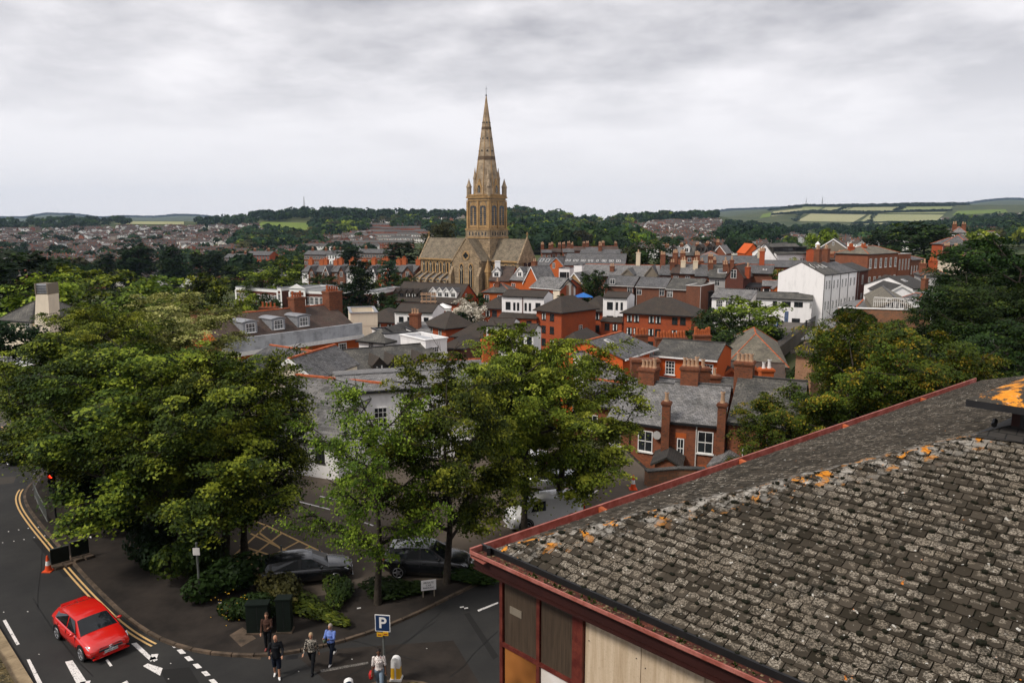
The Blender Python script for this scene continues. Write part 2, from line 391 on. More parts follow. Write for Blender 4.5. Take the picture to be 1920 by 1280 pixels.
for c_, m_, d_ in FIELDS: field_patch(c_, mat=m_, dmin=d_)
field_patch([(470, 427), (578, 436), (582, 419), (492, 417)], mat='meadow', dmin=900)
field_patch([(640, 421), (668, 422), (668, 416), (640, 415)], mat='meadow', dmin=900)
field_patch([(212, 421), (345, 422), (345, 416.5), (240, 416)], mat='field', dmin=900)
# trees
def leaf_quads(C, Nn, size, droop=.12):
 """one folded-looking diamond per leaf; C centres (K,3), Nn normals (K,3)"""
 K = len(C); th = RNG.uniform(0, 2 * pi, K)
 ref = np.tile([0, 0, 1.0], (K, 1)); ref[np.abs(Nn[:, 2]) > .95] = (1, 0, 0)
 e1 = np.cross(Nn, ref); e1 /= np.linalg.norm(e1, axis=1)[:, None]; e2 = np.cross(Nn, e1)
 a = e1 * np.cos(th)[:, None] + e2 * np.sin(th)[:, None]; b = np.cross(Nn, a)
 s = (size * RNG.uniform(.65, 1.25, K))[:, None]
 q = np.stack([C - a * s * .62, C - b * s * .42 - Nn * s * droop + a * s * .06, C + a * s * .62, C + b * s * .42 - Nn * s * droop + a * s * .06], 1)
 return q
def unit(v): return v / np.linalg.norm(v, axis=-1, keepdims=True)
def tree_meshes(tag_, H, R, base, nlimb, nsub, nspray, nleaf, leaf, spray, flat=.28, seed=1, shape='round', trunk_r=.26):
 """returns crown mesh, trunk mesh; H height, R crown radius, base = height of lowest foliage"""
 global RNG; RNG = np.random.default_rng(seed); rnd = random.Random(seed)
 tb = MB(); tips = []
 th = H * (.8 if shape == 'round' else .95)
 lean = (rnd.uniform(-.03, .03), rnd.uniform(-.03, .03))
 def tp(h): return Vector((lean[0] * h + .12 * sin(h * .9 + seed), lean[1] * h + .1 * cos(h * .8), h))
 segs = 9
 for i in range(segs):
  h0, h1 = th * i / segs, th * (i + 1) / segs
  tb.tube(tp(h0), tp(h1), trunk_r * (1.25 if i == 0 else 1 - .85 * i / segs), trunk_r * (1 - .85 * (i + 1) / segs), 8, cap=False)
 def env(h):
  k = (h - base) / (H - base); k = min(max(k, 0.0), 1.0)
  if shape == 'round': return R * (max(0, 1 - (2 * k - .82) ** 2 / 1.45)) ** .5
  if shape == 'cone': return R * (1 - k) ** .8 + .1
  if shape == 'column': return R * (sin(pi * min(1, k * .95 + .05)) ** .35)
  return R
 for i in range(nlimb):
  k = (i + .5) / nlimb; h0 = base * .75 + (th - base * .75) * k ** .9
  az = i * 2.4 + rnd.uniform(-.4, .4); p0 = tp(h0)
  ht = base + (H - base) * min(.97, k * .86 + rnd.uniform(.06, .18)); e = env(ht) * rnd.uniform(.72, 1.06)
  if shape in ('cone', 'column'): ht = min(H, h0 + e * .35)
  p1 = Vector((cos(az) * e, sin(az) * e, ht)); mid = (p0 + p1) / 2 + Vector((0, 0, -.08 * e))
  r = trunk_r * .38 * (1 - .6 * k) + .02
  tb.tube(p0, mid, r, r * .62, 6, cap=False); tb.tube(mid, p1, r * .62, r * .2, 6, cap=False)
  lim = [p0, mid, p1]
  for j in range(nsub):
   f = .3 + .7 * (j + rnd.random()) / nsub
   q = p0.lerp(mid, f * 2) if f < .5 else mid.lerp(p1, f * 2 - 1)
   d = Vector((cos(az + rnd.uniform(-1.3, 1.3)), sin(az + rnd.uniform(-1.3, 1.3)), rnd.uniform(-.15, .75))).normalized()
   L = R * rnd.uniform(.22, .5); q2 = q + d * L
   tb.tube(q, q2, r * .38, .012 * R / 4, 4, cap=False)
   for m in range(nspray):
    f2 = rnd.uniform(.25, 1.1); s = q.lerp(q2, f2) + Vector((rnd.gauss(0, .1), rnd.gauss(0, .1), rnd.gauss(0, .07))) * R * .8
    tips.append(s)
    if m % 2 == 0: tb.tube(q.lerp(q2, f2 * .7), s, .018 * R / 4 + .004, .006, 3, cap=False)
 T = np.array([tuple(s) for s in tips]); T = T[(T[:, 2] > base * .8) & (T[:, 2] < H)]
 K = len(T); vig = RNG.uniform(0, 1, K)
 cs, ns, at = [], [], []
 for i in range(K):
  n = int(nleaf * RNG.uniform(.6, 1.3)); sr = spray * RNG.uniform(.6, 1.25)
  g = RNG.normal(0, 1, (n, 3)); g[:, 2] = np.abs(g[:, 2]) * -1
  rr = np.sqrt(g[:, 0] ** 2 + g[:, 1] ** 2)
  off = g * [sr * .5, sr * .5, sr * flat * .62]; off[:, 2] -= (rr ** 2) * sr * .06
  out_ = T[i] * [1, 1, 0]; out_ = out_ / (np.linalg.norm(out_) + .3)
  cs.append(T[i] + off)
  nn = unit(RNG.normal(0, .5, (n, 3)) + [0, 0, 1.0] + out_ * .55); ns.append(nn)
  at.append(np.clip(vig[i] * .62 + RNG.uniform(0, .38, n), 0, 1))
 C_, N_, A_ = np.concatenate(cs), np.concatenate(ns), np.concatenate(at)
 Q = leaf_quads(C_, N_, leaf)
 return np_mesh(tag_ + '_crown', Q, 4, ['leaf_green'], A_), tb.mesh(tag_ + '_trunk', ['bark'], True)
TREES = {}
for i in range(4):   # street trees at full leaf detail
 TREES['near%d' % i] = tree_meshes('near%d' % i, 12, 4.6, 2.7, 17, 7, 5, 88 - (i == 3) * 55, .155, .66, seed=11 + i, flat=.5)
for i in range(3):
 TREES['mid%d' % i] = tree_meshes('mid%d' % i, 12, 4.6, 2.2, 13, 5, 3, 30, .42, 1.25, seed=31 + i, flat=.55)
TREES['cone0'] = tree_meshes('cone0', 12, 2.6, 1.2, 26, 3, 3, 18, .34, .8, seed=41, shape='cone', flat=.3)
TREES['column0'] = tree_meshes('column0', 12, 1.9, .8, 24, 3, 3, 22, .34, .9, seed=42, shape='column', flat=.8)
def bush_mesh(name, n, leaf, seed, lob=5):
 global RNG; RNG = np.random.default_rng(seed); C_, N_, A_ = [], [], []
 for k in range(lob):
  c = RNG.uniform(-.45, .45, 3) * [1, 1, .5] + [0, 0, .5]; r = RNG.uniform(.4, .6)
  d = unit(RNG.normal(0, 1, (n // lob, 3))); C_.append(c + d * r * RNG.uniform(.7, 1.02, (n // lob, 1)) * [1, 1, .8])
  N_.append(unit(d + RNG.normal(0, .45, (n // lob, 3)) + [0, 0, .3])); A_.append(np.clip(RNG.uniform(0, .6) + RNG.uniform(0, .4, n // lob), 0, 1))
 C_ = np.concatenate(C_); C_[:, 2] = np.maximum(C_[:, 2], .02)
 return np_mesh(name, leaf_quads(C_, np.concatenate(N_), leaf), 4, ['leaf_green'], np.concatenate(A_))
BUSH = [bush_mesh('shrub_a', 2600, .11, 51), bush_mesh('shrub_b', 2600, .11, 52, 7)]
def tree(kind, label, x, y, h, r, leaf='leaf_green', z=None, rz=None, name='tree', cat='tree', group=None, sink=.1):
 """h = height, r = crown radius, both in metres"""
 z = ground(x, y) if z is None else z
 o = thing(name, label, cat, (x, y, z - sink), random.uniform(0, 6.28) if rz is None else rz, group)
 r0 = {'cone0': 2.6, 'column0': 1.9}.get(kind, 4.9)
 cm, tm = TREES[kind]
 for nm, me, mt in (('crown', cm, leaf), ('trunk', tm, 'bark')):
  c = link(nm, me, o); c.scale = (r / r0, r / r0, h / 12)
  c.material_slots[0].link = 'OBJECT'; c.material_slots[0].material = M[mt]
 return o
def bush(label, x, y, sx, sy, h, leaf='leaf_deep', k=0, name='shrub', cat='shrub', group=None, z=None, rz=None):
 o = link(name, BUSH[k % 2], None, (x, y, ground(x, y) if z is None else z), random.uniform(0, 6) if rz is None else rz); o.scale = (sx, sy, h)
 o.material_slots[0].link = 'OBJECT'; o.material_slots[0].material = M[leaf]
 return tag(o, label, cat, group)
# far woods: clump trees
def clump(n, seed, tall=1.0):
 rg = np.random.default_rng(seed); Q, A = [], []
 for k in range(6):
  c = rg.uniform(-.42, .42, 3) * [1, 1, .5] + [0, 0, .62 * tall]; r = rg.uniform(.34, .52)
  d = unit(rg.normal(0, 1, (n // 6, 3))); d[:, 2] = np.abs(d[:, 2]) * 1.0 - .25
  C_ = c + d * r * [1, 1, .9]; N_ = unit(d + rg.normal(0, .35, d.shape)); a = np.clip(rg.uniform(0, .55) + rg.uniform(0, .4, len(d)), 0, 1)
  global RNG; RNG = rg
  Q.append(leaf_quads(C_, N_, .30, .1)); A.append(a)
 return np.concatenate(Q), np.concatenate(A)
CL = [clump(96, 60 + i) for i in range(5)]
CLB = [clump(300, 70 + i) for i in range(4)]
CLM = [np_mesh('hill_tree_%d' % i, CLB[i][0], 4, ['leaf_green'], CLB[i][1]) for i in range(4)]
def region_points(poly, n, seed, dmin=300, dmax=2600):
 rg = random.Random(seed); xs = [p[0] for p in poly]; ys = [p[1] for p in poly]; out = []; tries = 0
 while len(out) < n and tries < n * 20:
  tries += 1; x, y = rg.uniform(min(xs), max(xs)), rg.uniform(min(ys), max(ys))
  ins = False; j = len(poly) - 1
  for i in range(len(poly)):
   if (poly[i][1] > y) != (poly[j][1] > y) and x < (poly[j][0] - poly[i][0]) * (y - poly[i][1]) / (poly[j][1] - poly[i][1]) + poly[i][0]: ins = not ins
   j = i
  if not ins: continue
  q = cast(x, y, dmin, dmax)
  if q is not None: out.append((q, x, y))
 return out
WOODS = [
 ([(-60, 416), (60, 413), (240, 410), (240, 424), (120, 432), (-60, 436)], 150, 'leaf_dark', 'dark tree in the wood along the ridge above the left-hand suburb', (11, 17)),
 ([(360, 416), (470, 405), (480, 412), (470, 424), (380, 428)], 60, 'leaf_dark', 'dark tree at the end of the ridge beside the pale field', (10, 16)),
 ([(470, 409), (600, 398), (700, 402), (800, 404), (880, 404), (880, 414), (700, 416), (600, 414), (480, 418)], 210, 'leaf_dark', 'dark tree on the skyline left of the church spire', (13, 21)),
 ([(585, 418), (780, 414), (880, 425), (880, 450), (820, 450), (800, 436), (700, 424), (680, 440), (600, 452), (580, 440)], 170, 'leaf_deep', 'green tree on the hillside between the meadow and the church', (11, 17)),
 ([(480, 436), (560, 440), (600, 452), (590, 470), (470, 480), (440, 468), (450, 445)], 110, 'leaf_deep', 'green tree below the meadow on the hill left of the church', (11, 16)),
 ([(945, 398), (1050, 408), (1110, 418), (1200, 412), (1340, 408), (1345, 416), (1200, 420), (1130, 428), (1180, 436), (1190, 468), (1020, 482), (945, 482)], 480, 'leaf_deep', 'green tree in the wood covering the hill right of the spire', (13, 20)),
 ([(1000, 430), (1180, 440), (1220, 470), (1150, 482), (1010, 478)], 90, 'leaf_green', 'bright green tree low in the wood right of the church', (11, 17)),
 ([(1190, 409), (1340, 405), (1350, 414), (1200, 420)], 90, 'leaf_dark', 'dark tree along the ridge above the right-hand terraces', (13, 19)),
 ([(1350, 422), (1440, 430), (1500, 428), (1660, 430), (1760, 424), (1800, 412), (1980, 408), (1980, 432), (1780, 436), (1650, 446), (1480, 446), (1400, 470), (1350, 460)], 430, 'leaf_dark', 'dark tree in the wooded belt below the farmland', (12, 18)),
 ([(1600, 446), (1760, 440), (1760, 462), (1640, 470)], 70, 'leaf_deep', 'green tree between the brick terrace and the farmland', (10, 15)),
 ([(-60, 440), (560, 430), (700, 440), (700, 520), (300, 540), (-60, 545)], 270, 'leaf_dark', 'dark tree standing among the houses of the left-hand suburb', (8, 13)),
 ([(1200, 440), (1500, 450), (1500, 482), (1200, 480)], 60, 'leaf_deep', 'tree standing among the houses right of the wood', (7, 12)),
 ([(1800, 415), (1990, 412), (1990, 470), (1790, 466)], 130, 'leaf_deep', 'green tree on the slope behind the pink house', (11, 16)),
 ([(120, 520), (640, 490), (640, 520), (600, 530), (120, 548)], 60, 'leaf_deep', 'tree in the valley between the suburb and the town', (9, 15)),
]
HEDGES = [[(1450, 404), (1520, 398), (1640, 400), (1780, 396)], [(1490, 418), (1500, 400), (1640, 402), (1628, 420)], [(1560, 399), (1590, 389), (1700, 388), (1790, 387)], [(1676, 398), (1696, 389)], [(1440, 396), (1510, 387)], [(1600, 420), (1790, 418)], [(1500, 388), (1790, 384)]]
pts = []
for k, (poly, n, leaf, lab, hr) in enumerate(WOODS):
 for q, x, y in region_points(poly, n, 100 + k, dmin=330 if k > 9 else 600, dmax=2500):
  pts.append((q.y, q, leaf, lab, random.uniform(*hr), x, y))
pts.sort(key=lambda a: a[0])
MIXLEAF = {'leaf_dark': ['leaf_dark', 'leaf_dark', 'leaf_deep'], 'leaf_deep': ['leaf_deep', 'leaf_deep', 'leaf_dark', 'leaf_blue', 'leaf_green', 'leaf_brown'], 'leaf_green': ['leaf_green', 'leaf_fresh', 'leaf_blue', 'leaf_deep']}
NIND = 230
LA_ = {'leaf_dark': 'blackish', 'leaf_deep': 'dark green', 'leaf_green': 'green', 'leaf_blue': 'bluish green', 'leaf_fresh': 'bright green', 'leaf_brown': 'brownish'}
PLACES = [(60, 'at the far left edge'), (130, 'beyond the tapering white wall'), (190, 'right of the tapering white wall'), (250, 'left of the broad poplar clump'), (300, 'around the broad poplar clump'), (350, 'above the tall pale tree'), (400, 'beyond the round bright tree'), (450, 'right of the round bright tree'), (500, 'beyond the white windowed block'), (560, 'left of the villas'), (600, 'behind the first villa'), (640, 'behind the second villa'), (690, 'behind the tall narrow conifer'), (740, 'behind the right-hand villas'), (790, 'at the left end of the nave'), (880, 'behind the nave'), (960, 'behind the spire'), (1000, 'just right of the chancel'), (1050, 'above the orange school gable'), (1100, 'above the rooflit school range'), (1150, 'above the school range end'), (1200, 'left of the big skyline tree'), (1250, 'beside the big skyline tree'), (1300, 'above the dormered villas'), (1350, 'above the hipped slate roof'), (1400, 'left of the big white gable'), (1450, 'above the big white gable'), (1520, 'above the white hall range'), (1600, 'beside the timber gable'), (1680, 'above the tall georgian house'), (1760, 'behind the huge dark tree'), (1830, 'above the pink house'), (9999, 'at the far right edge')]
def spot(px_, py_, what):
 w = next(t_ for x_, t_ in PLACES if px_ < x_); r = 'on the skyline' if py_ < 412 else 'high on the slope' if py_ < 435 else 'mid slope' if py_ < 460 else 'low on the slope' if py_ < 490 else 'in the valley' if py_ < 515 else 'nearest the town'
 return what + ' ' + w + ', ' + r
for k, (d, q, leaf, lab, h, px_, py_) in enumerate(pts[:NIND]):
 o = link('hill_tree', CLM[k % 4], None, q, random.uniform(0, 6.28)); w = h * random.uniform(.75, 1.1); o.scale = (w, w * random.uniform(.85, 1.15), h)
 o.location.z -= .3; o.material_slots[0].link = 'OBJECT'; lf = random.choice(MIXLEAF[leaf]); o.material_slots[0].material = M[lf]
 tag(o, spot(px_, py_, LA_[lf] + (' broad' if w > h * 1.0 else ' slim' if w < h * .84 else '') + (' tall' if h > 14 else ' low' if h < 10 else '') + ' tree'), 'tree', lab.replace('tree', 'trees', 1))
LN = ['leaf_dark', 'leaf_deep', 'leaf_green', 'leaf_blue', 'leaf_fresh', 'leaf_brown']
Qs, As, Ms = [], [], []
def put_clump(q, h, w, leaf):
 C_, A_ = CL[random.randrange(5)]; a = random.uniform(0, 6.28); ca, sa = cos(a), sin(a)
 V = C_ * [w, w, h]; V = np.stack([V[..., 0] * ca - V[..., 1] * sa + q.x, V[..., 0] * sa + V[..., 1] * ca + q.y, V[..., 2] + q.z - .5], -1)
 Qs.append(V); As.append(np.clip(A_ + random.uniform(-.15, .15), 0, 1)); Ms.append(np.full(len(A_), LN.index(leaf)))
for d, q, leaf, lab, h, px_, py_ in pts[NIND:]: put_clump(q, h, h * random.uniform(.8, 1.2), random.choice(MIXLEAF[leaf]))
tag(link('woodland', np_mesh('woodland', np.concatenate(Qs), 4, LN, np.concatenate(As), np.concatenate(Ms))), 'unbroken dark green woodland covering the hills behind the town', 'woodland', kind='stuff')
Qs, As, Ms = [], [], []
for pl in HEDGES:
 for (x0, y0), (x1, y1) in zip(pl, pl[1:]):
  n = int(hypot(x1 - x0, y1 - y0) / 2.6)
  for i in range(n):
   f = (i + random.random()) / n; q = cast(x0 + (x1 - x0) * f, y0 + (y1 - y0) * f, 2100)
   if q is not None: h = random.uniform(7, 13) * q.y / 3600; put_clump(q, h, h * 1.9, 'leaf_dark')
tag(link('hedgerows', np_mesh('hedgerows', np.concatenate(Qs), 4, LN, np.concatenate(As), np.concatenate(Ms))), 'dark hedgerows dividing the pale fields on the right skyline', 'hedgerows', kind='stuff')
Qs, As, Ms = [], [], []
for x0, x1, D, s in ((-120, 440, 8200, 1), (1330, 1500, 8200, 1), (1780, 2060, 8200, 1), (1490, 1800, 3600, 1)):
 for i in range(int((x1 - x0) / 1.5)):
  u = x0 + (x1 - x0) * random.random(); x = (u - 960) / F * D * .99; z = ground(x, D * .995)
  h = 26 if D > 5000 else 9 * random.random() + 4
  if D < 5000 and random.random() < .45: continue
  put_clump(Vector((x, D * .995, z - h * .3)), h, h * 2.4, 'leaf_dark')
tag(link('far_treeline', np_mesh('far_treeline', np.concatenate(Qs), 4, LN, np.concatenate(As), np.concatenate(Ms))), 'bluish line of trees along the farthest hills', 'treeline', kind='stuff')
# far houses
WALLC = {'white': [(.8, .78, .75), (.76, .72, .66), (.84, .83, .82)], 'brick': [(.26, .085, .05), (.2, .07, .045), (.3, .11, .06)], 'dull': [(.3, .25, .2), (.36, .3, .25), (.22, .17, .13)]}
ROOFC = [(.065, .05, .042), (.07, .052, .042), (.07, .052, .043), (.085, .08, .075), (.15, .14, .135), (.05, .038, .032), (.06, .05, .045)]
def far_house(rg, kind, w, d, h, rh, units=1):
 """polygons (quads; gables as degenerate quads) and colours of a plain pitched-roof house seen from afar"""
 Q, C_ = [], []
 wc = np.array(rg.choice(WALLC[kind])); rc = np.array(rg.choice(ROOFC)) * rg.uniform(.8, 1.2)
 x, y = w * units / 2, d / 2
 def q(a, b, c, e, col): Q.append([a, b, c, e]); C_.append(tuple(col) + (1,))
 q((-x, -y, -3), (x, -y, -3), (x, -y, h), (-x, -y, h), wc); q((x, y, -3), (-x, y, -3), (-x, y, h), (x, y, h), wc)
 q((x, -y, -3), (x, y, -3), (x, y, h), (x, -y, h), wc); q((-x, y, -3), (-x, -y, -3), (-x, -y, h), (-x, y, h), wc)
 q((x, -y, h), (x, y, h), (x, .01, h + rh), (x, -.01, h + rh), wc); q((-x, y, h), (-x, -y, h), (-x, -.01, h + rh), (-x, .01, h + rh), wc)
 o = .35
 q((-x - o, -y - o, h - .2), (x + o, -y - o, h - .2), (x + o, 0, h + rh + .12), (-x - o, 0, h + rh + .12), rc)
 q((x + o, y + o, h - .2), (-x - o, y + o, h - .2), (-x - o, 0, h + rh + .12), (x + o, 0, h + rh + .12), rc)
 for u in range(units):
  ux = -x + w * (u + .5)
  for fy, s in ((-y - .06, 1), (y + .06, -1)):
   for wz in (.8, h - 1.9):
    for wx in (-w * .22, w * .22):
     fr = (.7, .68, .66) if kind != 'white' else (.03, .03, .035)
     a, b = ux + wx - .6 * s, ux + wx + .6 * s
     q((a, fy, wz), (b, fy, wz), (b, fy, wz + 1.2), (a, fy, wz + 1.2), fr)
     if kind != 'white': q((a + .18 * s, fy - .03 * s, wz + .15), (b - .18 * s, fy - .03 * s, wz + .15), (b - .18 * s, fy - .03 * s, wz + 1.05), (a + .18 * s, fy - .03 * s, wz + 1.05), (.03, .03, .035))
  cxx = ux + w * .42; ch = (.24, .09, .05); c0, c1, zt = -.35, .35, h + rh + 1.1
  for a, b in (((cxx - .45, c0), (cxx + .45, c0)), ((cxx + .45, c0), (cxx + .45, c1)), ((cxx + .45, c1), (cxx - .45, c1)), ((cxx - .45, c1), (cxx - .45, c0))):
   q((a[0], a[1], h + rh - .9), (b[0], b[1], h + rh - .9), (b[0], b[1], zt), (a[0], a[1], zt), ch)
  q((cxx - .45, c0, zt), (cxx + .45, c0, zt), (cxx + .45, c1, zt), (cxx - .45, c1, zt), (.3, .12, .06))
 return np.array(Q, float), np.array(C_, float)
def R_(a): return radians(a)
TOWNS = [
 ([(-60, 434), (240, 428), (420, 428), (560, 446), (440, 456), (200, 452), (-60, 456)], 560, (.76, .14, .10), (0, 40), (1, 3), 'house high on the far left-hand slope'),
 ([(-60, 456), (440, 456), (560, 470), (560, 500), (300, 508), (-60, 508)], 580, (.64, .22, .14), (-20, 25), (1, 3), 'house in the crowded left-hand suburb'),
 ([(-60, 505), (560, 500), (560, 525), (200, 550), (-60, 560)], 170, (.35, .45, .2), (-15, 25), (1, 4), 'house in the nearest streets of the left-hand suburb'),
 ([(400, 424), (480, 424), (500, 440), (430, 450)], 40, (.6, .2, .2), (10, 60), (1, 2), 'house beside the meadow on the hill'),
 ([(560, 450), (700, 440), (700, 462), (580, 476)], 70, (.55, .3, .15), (-10, 40), (1, 3), 'house below the woods left of the church'),
 ([(1105, 416), (1190, 414), (1190, 424), (1120, 430)], 40, (.75, .2, .05), (-10, 30), (1, 2), 'house tucked in the wood below the ridge'),
 ([(1210, 420), (1330, 410), (1360, 424), (1340, 450), (1200, 452), (1180, 436)], 220, (.62, .3, .08), (0, 60), (1, 3), 'house on the slope right of the wood'),
 ([(1200, 450), (1400, 446), (1440, 476), (1200, 484)], 200, (.6, .3, .1), (-20, 50), (1, 2), 'house in the low streets right of the wood'),
 ([(1390, 428), (1490, 430), (1510, 456), (1400, 458)], 130, (.6, .3, .1), (-10, 50), (1, 2), 'house below the farmland'),
 ([(1580, 452), (1720, 444), (1720, 470), (1600, 472)], 60, (.55, .3, .15), (-10, 50), (1, 2), 'house behind the tall brick terrace'),
 ([(1770, 408), (1920, 404), (1960, 430), (1800, 444), (1740, 440)], 110, (.6, .3, .1), (-10, 50), (1, 3), 'house on the slope at the right edge'),
 ([(940, 408), (960, 408), (962, 414), (940, 414)], 7, (.8, .2, 0), (0, 20), (1, 2), 'house on the hillside just right of the spire'),
 ([(730, 410), (870, 404), (870, 414), (740, 420)], 40, (.7, .2, .1), (0, 30), (1, 2), 'house on the hilltop left of the spire')]
hs = []
rg = random.Random(5)
for k, (poly, n, wt, yw, un, lab) in enumerate(TOWNS):
 for q, x, y in region_points(poly, n, 300 + k, dmin=380):
  kind = rg.choices(('white', 'brick', 'dull'), wt)[0]
  hs.append((q.y, q, kind, R_(rg.choice((rg.uniform(*yw), rg.uniform(*yw) + 90))), rg.randint(*un), (x, y, lab)))
for row, (x0, x1) in enumerate([(690, 790), (672, 800), (690, 812), (668, 800), (660, 790), (640, 782), (600, 780), (560, 700)]):
 y0 = 420 + row * 7 + (row > 5) * 3
 for x in np.arange(x0, x1, 22 + row * 2.4):
  q = cast(x + 10, y0, 600)
  if q is not None: hs.append((q.y, q, 'brick' if row in (1, 2, 3, 6) else 'white', R_(2), 4, (x, y0, 'terraces stepping up the hill left of the church')))
for row in range(4):      # terraces on the crest right
 for x in np.arange(1250, 1345, 20):
  q = cast(x + 8, 409 + row * 5 + (x - 1250) * .02, 600)
  if q is not None: hs.append((q.y, q, 'white' if row == 0 else 'brick', R_(4), 4, (x, 412, 'terraces on the crest right of the wood')))
for k in range(9):        # stepped red terrace running down the slope
 q = cast(1398 + k * 3.4 - k, 456 - k * 4.2, 500)
 if q is not None: hs.append((q.y, q, 'brick', R_(20), 1, (1398 + k * 3.4, 456 - k * 4.2, 'stepped red brick row below the farmland')))
hs.sort(key=lambda a: a[0])
KN = {'white': 'white', 'brick': 'red brick', 'dull': 'drab'}
protos = {}
for kind in KN:
 for un in (1, 2, 3, 4):
  for j in range(3):
   r2 = random.Random(hash((kind, un, j)) & 0xffff if False else 17 * un + j + len(kind) * 101)
   Q, C_ = far_house(r2, kind, r2.uniform(5.5, 7.5) if un > 1 else r2.uniform(8, 11), r2.uniform(7.5, 9.5), r2.uniform(5.4, 6.4), r2.uniform(1.8, 2.7), un)
   protos[(kind, un, j)] = (Q, C_, np_mesh('far_house', Q, 4, ['house_far'], col=C_))
Qs, Cs = [], []
NH = 230
for k, (d, q, kind, yaw, un, lab) in enumerate(hs):
 Q, C_, me = protos[(kind, un, k % 3)]
 if k < NH:
  o = link('terraced_house' if un > 1 else 'house', me, None, q, yaw)
  l2 = spot(lab[0], lab[1], ('gable-on ' if abs(sin(yaw)) > .7 else 'side-on ') + KN[kind] + (' ', ' detached house', ' pair of houses', ' row of three houses', ' row of four houses')[un])
  tag(o, l2, 'house', lab[2].replace('house', 'houses'))
 else:
  ca, sa = cos(yaw), sin(yaw)
  Qs.append(np.stack([Q[..., 0] * ca - Q[..., 1] * sa + q.x, Q[..., 0] * sa + Q[..., 1] * ca + q.y, Q[..., 2] + q.z], -1))
  Cs.append(np.clip(C_ * random.uniform(.8, 1.12), 0, .85))
tag(link('distant_suburb', np_mesh('distant_suburb', np.concatenate(Qs), 4, ['house_far'], col=np.concatenate(Cs))), 'mass of tiny white and brick houses covering the far slopes', 'distant houses', kind='stuff')
# windows
WC = {}
def win_mesh(w, h, style):
 """frame with bars, front towards -Y, origin at the centre of the opening on the wall face; pane mesh separate"""
 key = (round(w, 2), round(h, 2), style)
 if key in WC: return WC[key]
 fr, pn = MB(), MB(); t = .07 if h > .9 else .05
 mt = {'sash': 'white_paint', 'sill': 'white_paint', 'case': 'white_paint', 'dark': 'dark_frame', 'darkc': 'dark_frame', 'darkrow': 'dark_frame', 'geo': 'white_paint', 'surr': 'white_paint'}[style]
 x, z = w / 2, h / 2
 y0 = -.05
 if style == 'surr': t = .16
 fr.box(-x, x, y0, .02, z - t, z); fr.box(-x, x, y0, .02, -z, -z + t)
 fr.box(-x, -x + t, y0 + .003, .02, -z + t, z - t); fr.box(x - t, x, y0 + .003, .02, -z + t, z - t)
 b = .035
 if style in ('sash', 'sill', 'geo', 'surr'):
  fr.box(-x + t, x - t, y0 + .006, .0, -b, b)
  nv = 1 if (style in ('sill',) or w < .8) else 2
  if style == 'geo': nv = 2
  for i in range(1, nv + 1):
   xx = -x + w * i / (nv + 1); fr.box(xx - .018, xx + .018, y0 + .01, .0, -z + t, z - t)
  if style in ('geo', 'sash', 'surr') :
   for zz in (-z / 2, z / 2): fr.box(-x + t, x - t, y0 + .012, .0, zz - .016, zz + .016)
 if style == 'case':
  fr.box(-b, b, y0 + .006, 0, -z + t, z - t); fr.box(-x + t, x - t, y0 + .009, 0, z * .35, z * .35 + .05)
 if style in ('dark', 'darkc'):
  fr.box(-b, b, y0 + .006, 0, -z + t, z - t)
  fr.box(-x * .95, -b, y0 + .01, 0, -.05, .03)
 if style in ('sill', 'geo', 'sash', 'surr'): fr.box(-x - .1, x + .1, -.14, .02, -z - .1, -z + .004)
 if style in ('dark', 'darkc'): fr.box(-x - .06, x + .06, -.1, .02, -z - .07, -z + .004)
 pn.box(-x + t, x - t, -.012, .015, -z + t, z - t)
 if style == 'darkc': fr.box(-x + t + .03, -x + t + .25, -.02, -.013, -z + t, z - t - .1, 1); fr.box(x - t - .2, x - t - .03, -.02, -.013, -z + t + .1, z - t, 1)
 WC[key] = (fr.mesh('window', [mt, 'white_trim']), pn.mesh('pane', ['glass']), None)
 both = MB(); both.v, both.f, both.m, both.a = list(fr.v), list(fr.f), [2 * q for q in fr.m], []
 both.add(pn.v, pn.f, 1); both.a = [0.0] * len(both.f)
 WC[key] = (WC[key][0], WC[key][1], both.mesh('window', [mt, 'glass', 'white_trim']))
 return WC[key]
def window(parent, x, y, z, rz, w, h, style, fine):
 if style == 'dark' and random.random() < .45: style = 'darkc'
 f, p, b = win_mesh(w, h, style)
 if fine: o = link('window', f, parent, (x, y, z), rz); link('pane', p, o)
 else: o = link('window', b, parent, (x, y, z), rz)
 return o
def pot_mesh(k, near):
 key = ('pot', k, near)
 if key not in WC:
  m = MB()
  if near:
   m.tube((0, 0, 0), (0, 0, .08), .16, .16, 10); m.tube((0, 0, .08), (0, 0, .5), .125, .105, 10, cap=False); m.tube((0, 0, .5), (0, 0, .58), .14, .14, 10); m.tube((0, 0, .581), (0, 0, .585), .1, .1, 10, m=1)
  else: m.tube((0, 0, 0), (0, 0, .62), .17, .13, 6)
  WC[key] = m.mesh('chimney_pot', [k, 'black_paint'])
 return WC[key]
